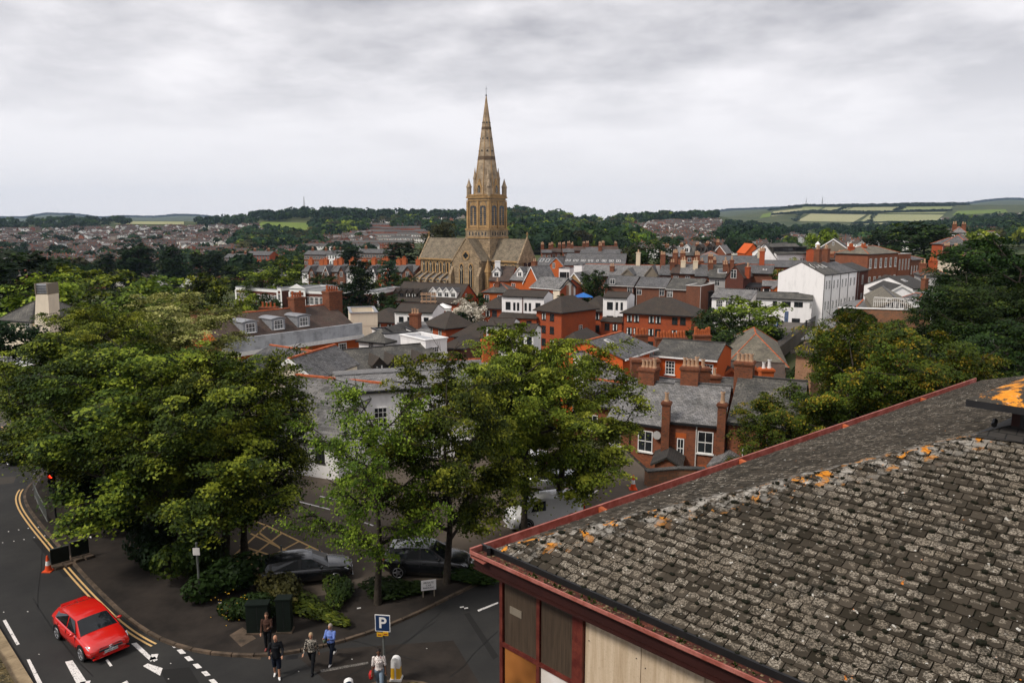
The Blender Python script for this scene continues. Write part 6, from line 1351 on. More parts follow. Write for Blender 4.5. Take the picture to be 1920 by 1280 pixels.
m = MB(); m.prism([P2(C0 + nB * .28, EZ - .1), P2(C0 + nB * .33, EZ - .1), P2(C0 + nB * .33, EZ + .09), P2(C0 + nB * .28, EZ + .09)], Vector((dB.x * LBn, dB.y * LBn, 0)) ); m.build('tilting_fillet', 'black_paint', fb)
m = MB(); m.prism([P2(C0 + nB * .10, EZ - .30), P2(C0 + nB * .15, EZ - .30), P2(C0 + nB * .15, EZ - .06), P2(C0 + nB * .10, EZ - .06)], Vector((dB.x * LBn, dB.y * LBn, 0))); plain('maroon_dark', (.035, .009, .007), .6); m.build('fascia', 'maroon_dark', fb)
m = MB()   # debris lying in the near gutter
for i in range(520):
 s = rM.uniform(.1, 9); p = C0 + dB * s + nB * rM.uniform(.05, .25); m.ball(loc3(p.x, p.y, EZ - .022), rM.uniform(.012, .035), 4, sc=(1, 1, .5))
tag(m.build('gutter_debris', 'debris', fb), kind='stuff')
m = MB()
for i in range(46):
 s = rM.uniform(.3, 8) ** 1; p = C0 + dB * s + nB * rM.uniform(.06, .22); h_ = rM.uniform(.03, .09)
 for j in range(5): m.add([loc3(p.x, p.y, EZ - .02), loc3(p.x + rM.uniform(-.05, .05), p.y + rM.uniform(-.05, .05), EZ - .02 + h_), loc3(p.x + rM.uniform(-.05, .05), p.y + rM.uniform(-.05, .05), EZ - .07 + h_ * .6)], [(0, 1, 2)])
tag(m.build('gutter_weeds', 'leaf_yellow', fb), kind='stuff')
for s in (3.6, 9.1, 14.8, 20.6):   # joint clips on the long gutter
 p = C0 + dA * s; m = MB(); m.prism([P2(p - nA * .03, EZ - .11), P2(p + nA * .2, EZ - .07), P2(p + nA * .2, EZ + .02), P2(p - nA * .03, EZ + .06)], Vector((dA.x * .12, dA.y * .12, 0))); m.build('gutter_clip', 'terracotta', fb)
m = MB(); p = C0 + hipd * .12; m.ball(loc3(p.x + .35, p.y + .0, EZ + .0), .09, 6, sc=(1.3, 1, .5)); m.build('silver_tape', 'steel', fb)
p = C0 + hipd * .22; m = MB(); m.box(p.x - C0.x + .0, p.x - C0.x + .07, p.y - C0.y - .1, p.y - C0.y + .02, EZ - .1, EZ + .14); m.build('corner_bracket', 'black_paint', fb)
WI = .40     # wall set back from the gutter lip
WO = C0 + hipd * WI
def wallB(s, z, out=0): p = WO + dB * s - nB * out; return Vector(loc3(p.x, p.y, z))
m = MB(); base_pts = [WO, WO + dB * 16, WO + dB * 16 + nB * 10, WO + dA * 24]
m.prism([P2(q, -.2) for q in base_pts], (0, 0, EZ - .1)); m.build('wall', 'panel_dark', fb)
def panel(name, s0, s1, z0, z1, out, t_, mat):
 m = MB(); m.prism([wallB(s0, z0, out - t_), wallB(s1, z0, out - t_), wallB(s1, z0, out), wallB(s0, z0, out)], (0, 0, z1 - z0)); return m.build(name, mat, fb)
bays = [.10, 1.08, 1.98]
for z0, z1, mt in ((EZ - 1.85, EZ - .35, ('panel_dark', 'panel_dark')), (EZ - 3.35, EZ - 1.93, ('glass_amber', 'panel_white')), (EZ - 4.85, EZ - 3.43, ('panel_dark', 'panel_white')), (EZ - 6.4, EZ - 4.93, ('glass_amber', 'panel_white')), (EZ - 8.0, EZ - 6.5, ('panel_dark', 'panel_white'))):
 for i in range(2):
  nm = 'window' if mt[i].startswith('glass') else 'wall_panel'
  panel(nm, bays[i] + .05, bays[i + 1] - .05, z0, z1, .03, .04, mt[i])
 panel('rail', .10, 1.98, z1, z1 + .08, .07, .1, 'timber_maroon')
for s in (.05, 1.05): panel('mullion', s - .02, s + .06, 0, EZ - .3, .065, .09, 'timber_maroon')
panel('post', 1.96, 2.2, 0, EZ - .3, .12, .15, 'timber_maroon')
for i in range(9): panel('wall_panel', 2.215 + i * 1.2, 2.215 + (i + 1) * 1.2 - .012, 0, EZ - .35, .05, .06, 'panel_cream')
m = MB()
for i in range(6):
 for z in np.arange(EZ - 6, EZ - .6, .85): q = wallB(2.3 + i * 1.2, z, .055); m.ball(q, .014, 5); q = wallB(2.215 + (i + 1) * 1.2 - .1, z + .1, .055); m.ball(q, .014, 5)
tag(m.build('screw_heads', 'iron', fb), kind='stuff')
m = MB(); m.prism([P2(C0 + hipd * .04, EZ - .34), P2(C0 + dB * 16, EZ - .34), P2(WO + dB * 16, EZ - .34), P2(WO, EZ - .34)], (0, 0, .03)); m.prism([P2(C0 + hipd * .04, EZ - .34), P2(WO, EZ - .34), P2(WO + dA * 24, EZ - .34), P2(C0 + dA * 24, EZ - .34)], (0, 0, .031)); m.build('soffit', 'maroon_dark', fb)
panel('plaque', .3, .62, EZ - 1.15, EZ - 1.0, .045, .02, 'timber_grey')
LC = T0 + hipd.normalized() * 9.7
hz_ = EZ + .06 + (9.7 / hl) * tan(radians(22))
lt = thing('roof_lantern', 'dark roof lantern with orange lichened lid sitting on the hip of the near roof', 'lantern', (LC.x, LC.y, 0))
def l3(v, z): return (v.x - LC.x, v.y - LC.y, z)
z0_ = hz_ - .9; z1_ = hz_ + .42
Lq = [LC, LC + dB * 3.4, LC + dB * 3.4 + dA * 3.4, LC + dA * 3.4]
MB().prism([l3(q, z0_) for q in Lq], (0, 0, z1_ - z0_)).build('frame', 'maroon_dark', lt)
m = MB()
for i in range(3):
 a = LC + dB * (.14 + i * 1.1) - nB * .02; b_ = a + dB * .95; m.prism([l3(a, hz_ + .04), l3(b_, hz_ + .04), l3(b_ + nB * .02, hz_ + .04), l3(a + nB * .02, hz_ + .04)], (0, 0, .34))
m.build('pane', 'glass', lt)
oh = .58; Rq = [LC - dB * oh - dA * oh, LC + dB * (3.4 + oh) - dA * oh, LC + dB * (3.4 + oh) + dA * (3.4 + oh), LC - dB * oh + dA * (3.4 + oh)]; cc = LC + dB * 1.7 + dA * 1.7
m = MB(); m.prism([l3(q, z1_) for q in Rq], (0, 0, .13)); m.build('lid_edge', 'iron', lt)
t = NT('lid'); gp = t.pos(); n = t.noise(gp, 2.0, 5, .7); c = t.mix(t.ramp(n, .50, .55), (.05, .045, .038), t.mix(t.noise(gp, 14, 3), (.5, .15, .015), (.8, .36, .05))); n2 = t.noise(gp, 6, 5, .7); c = t.mix(t.ramp(n2, .62, .66), c, (.5, .47, .4)); t.bump(n2, .5, .02); t.out(c, .95, .1)
m = MB(); m.add([l3(q, z1_ + .134) for q in Rq] + [l3(cc, z1_ + .134 + .82)], [(0, 1, 4), (1, 2, 4), (2, 3, 4), (3, 0, 4)]); m.build('lid', 'lid', lt)
m = MB(); u_ = hipd.normalized()
for q, dd in ((dB, nB), (dA, nA)):
 p0 = LC - dd * .02; zA = hz_ + .03
 pts_ = [l3(p0 - u_ * .75, hz_ - .75 / hl * TP + .05), l3(p0 - dd * .42 + q * .2, hz_ - .42 * TP + .05), l3(p0 - dd * .42 + q * 3.4, hz_ - .42 * TP + .05), l3(p0 + q * 3.4, hz_ + .06), l3(p0, hz_ + .06)]
 m.add(pts_, [tuple(range(len(pts_)))])
m.build('flashing', 'slate_dark', lt)
m = MB(); p = LC - u_ * .25; m.tube(l3(p - dB * .05, hz_ + .06), l3(p - dA * .05 + nB * .32 - u_ * .1, hz_ + .1), .05, .05, 8); m.build('lead_roll', 'black_paint', lt)
# streets
t = NT('asphalt'); p = t.pos(); n = t.noise(p, .35, 6, .65); n2 = t.noise(p, 60, 3, .7)
c = t.mix(t.ramp(n, .35, .7), (.018, .018, .018), (.034, .033, .031)); c = t.mix(t.math('MULTIPLY', t.ramp(n2, .45, .8), .5), c, (.055, .052, .048)); t.bump(n2, .25, .01); t.out(c, .85, .25)
t = NT('asphalt_pale'); p = t.pos(); n = t.noise(p, .3, 6, .65); n2 = t.noise(p, 50, 3, .7)
c = t.mix(t.ramp(n, .35, .7), (.085, .075, .066), (.14, .125, .11)); c = t.mix(t.math('MULTIPLY', t.ramp(n2, .5, .8), .4), c, (.2, .18, .16)); t.out(c, .9, .2)
t = NT('carpark_asphalt'); p = t.pos(); n = t.noise(p, .22, 6, .65); n2 = t.noise(p, 50, 3, .7)
c = t.mix(t.ramp(n, .35, .7), (.07, .056, .043), (.125, .10, .078)); c = t.mix(t.math('MULTIPLY', t.ramp(n2, .5, .8), .35), c, (.13, .105, .085)); t.out(c, .9, .2)
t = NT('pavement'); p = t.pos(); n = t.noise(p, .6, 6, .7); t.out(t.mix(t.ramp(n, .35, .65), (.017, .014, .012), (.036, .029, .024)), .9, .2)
t = NT('kerbstone'); p = t.pos(); n = t.noise(p, 1.5, 6, .7); t.out(t.mix(t.ramp(n, .35, .65), (.045, .035, .026), (.14, .10, .07)), .85, .25)
t = NT('coping_stone'); p = t.pos(); n = t.noise(p, 1.5, 6, .7); t.out(t.mix(t.ramp(n, .35, .65), (.20, .15, .09), (.34, .26, .16)), .85, .25)
t = NT('mossy_stone'); p = t.pos(); n = t.noise(p, 4, 6, .75); c = t.mix(t.ramp(n, .4, .6), (.035, .032, .02), (.12, .09, .04)); n2 = t.noise(p, 12, 4, .8); c = t.mix(t.ramp(n2, .6, .66), c, (.5, .4, .24)); t.out(c, .95, .1)
def worn(name, c, bg, lo=.41, hi=.47, alpha=True):
 t = NT(name); p = t.pos(); n = t.noise(p, 16, 6, .8); n2 = t.noise(p, 2.5, 3)
 f = t.ramp(t.math('ADD', t.math('MULTIPLY', n, .75), t.math('MULTIPLY', n2, .25)), lo, hi); t.out(t.mix(f, bg, c), .8, .25)
worn('paint_white', (.72, .69, .66), (.06, .058, .055)); worn('paint_yellow', (.62, .40, .17), (.08, .07, .05), .33, .44); worn('paint_faint', (.22, .2, .18), (.05, .047, .042), .45, .6)
plain('soil', (.035, .028, .018), .95, .1, var=.5)
def flat(name, pts, z, mat, kind=True):
 m = MB(); m.add([(p[0], p[1], z) for p in pts], [tuple(range(len(pts)))]); o = m.build(name, mat)
 if m.v and o.data.polygons[0].normal.z < 0: o.data.flip_normals()
 return struct(o) if kind else o
def g(px, py, z=0): q = at_z(px, py, z); return (q.x, q.y)
flat('road', [(-130, -60), (60, -60), (60, 49.9), (9, 49.9), (9, 57.5), (-30, 57.5), (-60, 57.9), (-130, 57.9)], .004, 'asphalt')
KP = [(128, 858), (98, 878), (70, 900), (48, 922), (50, 945), (75, 980), (110, 1020), (150, 1068), (200, 1120), (250, 1166), (300, 1197), (345, 1214), (400, 1225), (460, 1229), (520, 1227), (580, 1217), (650, 1200), (720, 1176), (790, 1146), (860, 1110), (930, 1078)]
K = [g(*p) for p in KP]; K += [(K[-1][0] + 9, K[-1][1] + 6)]
K = [(-47, 57.9)] + K
def smooth(P, n=3):
 for _ in range(n):
  Q = [P[0]]
  for a, b_ in zip(P, P[1:]): Q += [(a[0] * .75 + b_[0] * .25, a[1] * .75 + b_[1] * .25), (a[0] * .25 + b_[0] * .75, a[1] * .25 + b_[1] * .75)]
  P = Q + [P[-1]]
 return P
KS = smooth(K, 2)
def offset(P, d):
 out = []
 for i, p in enumerate(P):
  a = P[max(i - 1, 0)]; b_ = P[min(i + 1, len(P) - 1)]; t_ = Vector((b_[0] - a[0], b_[1] - a[1])).normalized(); out.append((p[0] - t_.y * d, p[1] + t_.x * d))
 return out
def strip(name, P, d0, d1, z, mat, parent=None, thick=None):
 A, B = offset(P, d0), offset(P, d1); m = MB()
 for i in range(len(P) - 1):
  q = [(A[i][0], A[i][1], z), (A[i + 1][0], A[i + 1][1], z), (B[i + 1][0], B[i + 1][1], z), (B[i][0], B[i][1], z)]
  if thick: m.prism([(x, y, z - thick) for x, y, _ in q], (0, 0, thick))
  else: m.add(q, [(0, 1, 2, 3)])
 o = m.build(name, mat, parent)
 return o
plot = KS + [(10.5, 49.8), (9, 57.9), (-47, 57.9)]
flat('pavement', plot, .12, 'pavement')
kt = struct(thing('kerb', None, None))
S_ = [0]
for a, b_ in zip(KS, KS[1:]): S_.append(S_[-1] + hypot(b_[0] - a[0], b_[1] - a[1]))
def along(s, off=0.0):
 s = min(max(s, 0), S_[-1] - 1e-4); i = max(j for j in range(len(S_)) if S_[j] <= s); i = min(i, len(KS) - 2)
 f = (s - S_[i]) / (S_[i + 1] - S_[i]); a, b_ = KS[i], KS[i + 1]; t_ = Vector((b_[0] - a[0], b_[1] - a[1])).normalized()
 return Vector((a[0] + (b_[0] - a[0]) * f - t_.y * off, a[1] + (b_[1] - a[1]) * f + t_.x * off)), atan2(t_.y, t_.x)
ksm = MB().box(0, .9, -.15, .0, -.02, .125).mesh('kerb_stone', ['kerbstone'])
s = 0.3
while s < S_[-1] - 1.2:
 q, a = along(s); q2, _ = along(s + .93); a = atan2(q2.y - q.y, q2.x - q.x); o = link('kerb_stone', ksm, kt, (q.x, q.y, random.uniform(-.004, .004)), a); s += .935
def sub(s0, s1, n=40): return [tuple(along(s0 + (s1 - s0) * i / n)[0]) for i in range(n + 1)]
def nearest(px, py): q = g(px, py); return min(range(0, int(S_[-1] * 4)), key=lambda k: (along(k / 4)[0] - Vector(q)).length) / 4
sA0, sA1 = nearest(60, 915), nearest(305, 1200)
for d in (-.32, -.52):
 o = strip('yellow_line', sub(sA0, sA1, 60), d, d - .09, .008, 'paint_yellow'); struct(o)
def quad_mark(name, P, mat='paint_white', z=.008):
 return flat(name, [g(*p) for p in P], z, mat)
for P in ([(246, 1206), (256, 1204), (288, 1234), (283, 1240)], [(283, 1233), (290, 1230), (296, 1236), (289, 1240)], [(268, 1248), (277, 1243), (305, 1252), (300, 1266)], [(284, 1226), (297, 1225), (294, 1234), (280, 1238)]): quad_mark('road_arrow', P)
quad_mark('road_arrow', [(122, 1240), (136, 1237), (162, 1276), (152, 1290), (146, 1286)]); quad_mark('road_arrow', [(150, 1278), (170, 1275), (165, 1290), (150, 1295)])
quad_mark('road_arrow', [(228, 1280), (238, 1275), (244, 1284), (232, 1290)])
for k, (x, y) in enumerate([(325, 1209), (338, 1221), (352, 1234), (368, 1248), (384, 1262), (398, 1277), (412, 1292)]): quad_mark('give_way_dash', [(x - 7, y - 3), (x + 3, y - 5), (x + 11, y + 3), (x + 1, y + 5)])
quad_mark('lane_dash', [(198, 1237), (202, 1235), (211, 1247), (206, 1249)])
quad_mark('lane_line', [(5, 1163), (11, 1161), (37, 1207), (31, 1209)]); quad_mark('lane_line', [(50, 1236), (56, 1235), (82, 1285), (72, 1285)])
for x, y in ((16, 996), (35, 993), (53, 990), (72, 988), (5, 1017), (26, 1014), (45, 1011), (64, 1007), (84, 1004), (7, 1147), (52, 1146), (73, 1226), (320, 1243), (316, 1272), (414, 1193), (446, 1190), (560, 1258), (660, 1235), (800, 1215)):
 quad_mark('road_stud', [(x - 1.6, y), (x, y - .9), (x + 1.6, y), (x, y + .9)])
quad_mark('patched_asphalt', [(560, 1232), (640, 1215), (850, 1200), (905, 1290), (640, 1300)], 'pavement', .007)
quad_mark('worn_dash_line', [(600, 1255), (690, 1240), (691, 1244), (602, 1260)], 'paint_faint', .011)
quad_mark('worn_dash_line', [(895, 1143), (934, 1128), (934, 1131), (897, 1146)], 'paint_white', .009)
for P in ([(430, 1190), (455, 1175), (480, 1196), (452, 1212)], [(560, 1146), (600, 1138), (606, 1143), (566, 1151)]): flat('inspection_cover', [g(x, y, .12) for x, y in P], .124, 'kerbstone')
quad_mark('drain_grating', [(538, 1229), (560, 1226), (557, 1234), (535, 1236)], 'iron', .01)
quad_mark('tactile_paving', [(447, 1226), (490, 1232), (488, 1236), (447, 1231)], 'kerbstone', .01)
flat('paved_patch', [g(x, y, .12) for x, y in [(288, 985), (336, 985), (345, 1000), (300, 1002)]], .124, 'kerbstone')
CPp = [g(x, y, .12) for x, y in [(395, 1000), (470, 1105), (560, 1120), (640, 1112), (700, 1092), (765, 1092), (860, 1082), (930, 1052)]]
cpk = CPp + [(6, 40), (10.2, 49.7), (8.8, 57.8), (-22, 57.9), (-20, 48)]
flat('car_park', cpk, .126, 'carpark_asphalt')
def mark2(P, mat, w=.12, name='bay_line', z=.132):
 P = [Vector(g(x, y, .12)) for x, y in P]
 for a, b_ in zip(P, P[1:]):
  n = Vector((-(b_ - a).y, (b_ - a).x)).normalized() * w / 2; flat(name, [a - n, b_ - n, b_ + n, a + n], z, mat)
for i, P in enumerate(([(447, 1062), (500, 1052), (604, 1035)], [(604, 1035), (500, 985)], [(500, 985), (440, 1040)], [(447, 1062), (530, 998)], [(480, 1057), (560, 1015)], [(520, 1050), (580, 1025)], [(470, 1000), (560, 1043)], [(450, 1022), (530, 1048)], [(515, 1048), (450, 1030)], [(500, 985), (430, 960)], [(550, 1045), (485, 998)], [(440, 1040), (447, 1062)])): mark2(P, 'paint_yellow', .13, 'hatch_line', .131 + .0004 * i)
for P in ([(1076, 944), (1122, 918)], [(1182, 933), (1205, 920)], [(862, 1044), (892, 1050)], [(945, 985), (975, 995)], [(922, 1014), (935, 1017)], [(618, 1086), (644, 1077)], [(1010, 925), (1045, 905)], [(670, 975), (700, 985)], [(560, 940), (620, 955)], [(600, 930), (640, 938)]): mark2(P, 'paint_white')
flat('far_pavement', [g(x, y) for x, y in [(-120, 705), (8, 702), (22, 760), (60, 830), (120, 840), (180, 800), (120, 700), (30, 690)]], .05, 'asphalt_pale')
flat('grass_verge', [g(x, y) for x, y in [(-60, 690), (16, 690), (22, 712), (-60, 716)]], .06, 'meadow')
o = flat('far_lane', [g(x, y) for x, y in [(-160, 740), (-5, 730), (30, 800), (45, 850), (-160, 850)]], .02, 'asphalt_pale')
mark3 = [g(2, 800), g(18, 828)]
for dx in (0, .3): flat('yellow_line', [(mark3[0][0] + dx, mark3[0][1]), (mark3[1][0] + dx, mark3[1][1]), (mark3[1][0] + dx + .12, mark3[1][1]), (mark3[0][0] + dx + .12, mark3[0][1])], .026, 'paint_yellow')
PT = [([(60, 1010), (92, 1008), (150, 1075), (120, 1082)], 'asphalt_patch'), ([(0, 895), (30, 893), (26, 905), (0, 908)], 'asphalt_light'), ([(150, 1110), (190, 1112), (236, 1170), (200, 1172)], 'asphalt_patch'), ([(300, 1255), (355, 1250), (380, 1290), (320, 1295)], 'asphalt_patch'), ([(700, 1215), (716, 1214), (735, 1262), (716, 1264)], 'asphalt_light'), ([(870, 1150), (880, 1148), (935, 1230), (925, 1236)], 'asphalt_patch')]
for nm_, c0_, c1_ in (('asphalt_patch', (.013, .013, .013), (.022, .021, .02)), ('asphalt_light', (.04, .036, .03), (.06, .052, .044))):
 t = NT(nm_); t.out(t.mix(t.noise(t.pos(), 40, 4, .7), c0_, c1_), .9, .2)
for k_, (P, mt_) in enumerate(PT): quad_mark('road_patch', P, mt_, .0055 + .0002 * k_)
t = NT('tar'); t.out((.007, .007, .007), .5, .3)
rC = random.Random(8)
for k_, (x, y, dx, dy, n) in enumerate([(120, 880, 14, 22, 9), (95, 960, -4, 26, 8), (640, 1275, 26, -16, 8), (700, 1262, 24, -22, 7), (790, 1240, -30, -9, 7), (845, 1272, 22, -22, 5), (60, 1120, 22, 30, 6), (250, 1130, -24, 12, 6)]):
 m = MB(); P = []
 for i in range(n): P.append((x + dx * i + rC.uniform(-5, 5), y + dy * i + rC.uniform(-3, 3)))
 Q = [Vector((*g(*p), .0075)) for p in P if p[1] < 1330]
 for a, b_ in zip(Q, Q[1:]):
  nn_ = Vector((-(b_ - a).y, (b_ - a).x, 0)).normalized() * .018; m.add([a - nn_, b_ - nn_, b_ + nn_, a + nn_], [(0, 1, 2, 3)])
 struct(m.build('tar_seam', 'tar'))
a0, a1 = Vector(g(-14, 1160)), Vector(g(72, 1300)); dw = (a1 - a0).normalized(); nw = Vector((dw.y, -dw.x));
if nw.x > 0: nw = -nw
fpv = struct(thing('footway', None, None))
for i in range(8):
 a = a0 + dw * (i * 1.35 - 1); b_ = a + dw * 1.335; m = MB(); m.prism([(a.x, a.y, -.02), (b_.x, b_.y, -.02), ((b_ + nw * .62).x, (b_ + nw * .62).y, -.02), ((a + nw * .62).x, (a + nw * .62).y, -.02)], (0, 0, .17)); m.build('kerb_stone', 'coping_stone', fpv)
pw = thing('parapet_wall', 'low wall with mossy stone coping at the bottom left beside the road', 'wall')
a = a0 + nw * .63; m = MB(); m.prism([(*(a - dw * 2), -.2), (*(a + dw * 9), -.2), (*(a + dw * 9 + nw * .5), -.2), (*(a - dw * 2 + nw * .5), -.2)], (0, 0, .5)); m.build('masonry', 'mossy_stone', pw)
for i in range(20):
 c0 = a - dw * 2 + dw * i * .55; c1 = c0 + dw * .52; m = MB(); hh = .1 + random.uniform(-.015, .03)
 m.prism([(*(c0 + nw * -.03), .3), (*(c1 + nw * -.03), .3), (*(c1 + nw * .55), .3), (*(c0 + nw * .55), .3)], (0, 0, hh)); m.build('coping_stone', 'mossy_stone', pw)
sw = a + nw * .6
flat('dark_ground', [(sw.x - dw.x * 8, sw.y - dw.y * 8), (sw.x + dw.x * 14, sw.y + dw.y * 14), (sw.x + dw.x * 14 + nw.x * 12, sw.y + dw.y * 14 + nw.y * 12), (sw.x - dw.x * 8 + nw.x * 12, sw.y - dw.y * 8 + nw.y * 12)], .012, 'near_black')  # flat near-black sheet at road level beyond the wall
BR = [(1560, 575), (1520, 590), (1480, 612), (1440, 640), (1400, 668), (1330, 716)]
bp = []
for (x, y), d in zip(BR, (190, 172, 150, 134, 122, 108)): q = at_d(x, y, d); bp.append((q.x, q.y, q.z))
def ribbon(name, P, w0, w1, dz, mat, thick=.0):
 m = MB(); Q = offset([(p[0], p[1]) for p in P], w0); R2 = offset([(p[0], p[1]) for p in P], w1)
 for i in range(len(P) - 1):
  q = [(Q[i][0], Q[i][1], P[i][2] + dz), (Q[i + 1][0], Q[i + 1][1], P[i + 1][2] + dz), (R2[i + 1][0], R2[i + 1][1], P[i + 1][2] + dz), (R2[i][0], R2[i][1], P[i][2] + dz)]
  if thick: m.prism([(x, y, z - thick) for x, y, z in q], (0, 0, thick))
  else: m.add(q, [(0, 1, 2, 3)])
 o = m.build(name, mat)
 return o
struct(ribbon('bridge_road', bp, -4.0, 3.2, 0, 'asphalt_pale', 2.2)); struct(ribbon('bridge_footway', bp, 1.7, 3.2, .12, 'pavement_pale' if 'pavement_pale' in M else 'asphalt_pale', .15)); struct(ribbon('bridge_footway', bp, -4.0, -2.6, .12, 'asphalt_pale', .15))
struct(flat('junction_road', [g2 for g2 in [(xpx(1420, 172, -3), 172), (xpx(1535, 160, -3), 160), (xpx(1600, 190, -3), 190), (xpx(1400, 186, -3), 186)]], zrow(601, 165) , 'asphalt_pale'))
for w, lab in ((3.2, 'black iron railing along the far side of the bridge road'), (-4.0, 'black iron railing along the near side of the bridge road')):
 q = thing('bridge_railing', lab, 'railing'); Q = offset([(p[0], p[1]) for p in bp], w); m = MB(); pl_ = []
 L = 0
 for i in range(len(bp) - 1):
  A3, B3 = Vector((*Q[i], bp[i][2])), Vector((*Q[i + 1], bp[i + 1][2])); n = int((B3 - A3).length / .9)
  m.tube(A3 + Vector((0, 0, 1.25)), B3 + Vector((0, 0, 1.25)), .07, .07, 5)
  m.tube(A3 + Vector((0, 0, .25)), B3 + Vector((0, 0, .25)), .05, .05, 4)
  for j in range(n): p = A3.lerp(B3, j / n); m.tube(p, p + Vector((0, 0, 1.25)), .045, .045, 4)
 m.build('rail', 'iron', q)
 for i in (0, 2, 4): MB().box(Q[i][0] - .14, Q[i][0] + .14, Q[i][1] - .14, Q[i][1] + .14, bp[i][2], bp[i][2] + 1.5).build('post', 'iron', q)
# cars
plain('car_red', (.62, .012, .008), .22, .6, var=.06); plain('car_black', (.010, .011, .013), .2, .6, var=.2); plain('car_silver', (.42, .43, .44), .25, .6, metal=.4, var=.1); plain('car_white', (.7, .7, .7), .3, .5, var=.06)
for q in ('car_red', 'car_black', 'car_silver', 'car_white'): M[q].node_tree.nodes['Principled BSDF'].inputs['Coat Weight'].default_value = .8
plain('tyre', (.012, .012, .012), .8, .2); plain('alloy', (.35, .35, .36), .35, .5, metal=.7); plain('lens', (.6, .62, .66), .1, .7); plain('lens_red', (.5, .01, .01), .2, .5); plain('chrome', (.7, .7, .72), .15, .6, metal=.9)
glass('car_glass', (.008, .01, .012), .04)
def to_mesh(o):
 dg = bpy.context.evaluated_depsgraph_get(); me = bpy.data.meshes.new_from_object(o.evaluated_get(dg)); n = link(o.name, me, o.parent, o.location); n.rotation_euler = o.rotation_euler
 bpy.data.objects.remove(o); n.name = 'lettering'; return n
def car(name, label, x, y, yaw, paint, L=4.3, W=1.78, H=1.43, z=0, front=True, plate=None, van=False, roofc=None, lit=False):
 """nose towards local -Y, origin at the middle on the ground"""
 root = thing(name, label, 'car' if not van else 'van', (x, y, z), yaw)
 k = L / 4.3; hw = W / 2
 st = [(0, .60, .30, .60), (.10, .78, .22, .70), (.35, .85, .19, .79), (.80, .885, .18, .87), (1.25, .89, .18, .93), (2.0, .89, .18, .95), (3.0, .89, .18, .98), (3.75, .88, .20, 1.0), (4.12, .83, .28, .99), (4.27, .74, .36, .92)]
 if van: st = [(0, .68, .30, .75), (.10, .84, .22, .90), (.35, .87, .19, 1.02), (.80, .885, .18, 1.1), (1.0, .89, .18, 1.15), (2.0, .89, .18, 1.18), (3.0, .89, .18, 1.18), (3.75, .89, .20, 1.18), (4.15, .88, .24, 1.17), (4.27, .86, .26, 1.1)]
 hs = H / 1.43
 m = MB(); n = 0; rings = []
 for sx_, w, zl, zb in st:
  w = w * W / 1.78; zb *= hs if not van else 1
  yy = sx_ * k - L / 2
  half = [(.0, zl), (w - .16, zl), (w - .05, zl + .10), (w, zl + .30), (w - .01, (zl + zb) / 2 + .12), (w - .06, zb - .07), (w - .15, zb), (w * .5, zb + .035), (0, zb + .045)]
  ring = [(a, yy, b_) for a, b_ in half] + [(-a, yy, b_) for a, b_ in half[-2:0:-1]]
  rings.append(ring)
 nn = len(rings[0]); vs = [p for r in rings for p in r]
 fs = [(i * nn + j, i * nn + (j + 1) % nn, (i + 1) * nn + (j + 1) % nn, (i + 1) * nn + j) for i in range(len(rings) - 1) for j in range(nn)]
 fs += [tuple(range(nn - 1, -1, -1)), tuple(range((len(rings) - 1) * nn, len(rings) * nn))]
 m.add(vs, fs)
 if van: G = [(.85, .80, 1.12, 1.16), (1.35, .74, 1.12, H - .06), (2.0, .76, 1.12, H), (3.4, .76, 1.12, H), (4.16, .76, 1.12, H - .05), (4.24, .80, 1.12, 1.16)]
 else: G = [(1.10, .80, .88, .93), (1.88, .63, .88, 1.37), (2.4, .66, .88, 1.43), (3.2, .65, .88, 1.42), (3.85, .61, .88, 1.34), (4.2, .74, .88, 1.0)]
 cr_ = []
 for sx_, wt, zb, ztp in G:
  yy = sx_ * k - L / 2; wb = .83 * W / 1.78; wt = wt * W / 1.78; ztp *= hs if not van else 1
  cr_.append([(wb, yy, zb * (hs if not van else 1) - .02), (wt, yy, ztp - .03), (wt * .75, yy, ztp), (0, yy, ztp + .012), (-wt * .75, yy, ztp), (-wt, yy, ztp - .03), (-wb, yy, zb * (hs if not van else 1) - .02)])
 vs = [p for r in cr_ for p in r]; q = 7
 fs = [(i * q + j, i * q + j + 1, (i + 1) * q + j + 1, (i + 1) * q + j) for i in range(len(cr_) - 1) for j in range(q - 1)] + [tuple(range(q - 1, -1, -1)), tuple(range((len(cr_) - 1) * q, len(cr_) * q))]
 m.add(vs, fs)
 b_ = m.build('body', paint, root, smooth=True)
 md = b_.modifiers.new('es', 'EDGE_SPLIT'); md.split_angle = radians(42)
 def pane(P, name='window'):
  P = [Vector(p) for p in P]; c = sum(P, Vector()) / len(P); nrm = (P[1] - P[0]).cross(P[2] - P[0]).normalized()
  if nrm.dot(c - Vector((0, 0, .7))) < 0: nrm = -nrm
  P = [c + (p - c) * .93 + nrm * .008 for p in P]
  mm_ = MB(); mm_.prism(P, nrm * .006); mm_.build(name, 'car_glass', root)
 r = cr_
 def sheet(a, b_, name, f0, f1, f):
  g_ = MB(); A = [Vector(a[i]).lerp(Vector(b_[i]), f0) for i in range(1, 6)]; B = [Vector(a[i]).lerp(Vector(b_[i]), f1) for i in range(1, 6)]
  for R_2 in (A, B):
   for i in range(5): R_2[i].x *= f
  nr = (A[4] - A[0]).cross(B[0] - A[0]).normalized()
  if nr.z < 0: nr = -nr
  for i in range(4): g_.prism([A[i] + nr * .006, A[i + 1] + nr * .006, B[i + 1] + nr * .006, B[i] + nr * .006], nr * .008)
  g_.build(name, 'car_glass', root)
 sheet(r[0], r[1], 'windscreen', .03, .93, .93)
 last = len(r) - 1
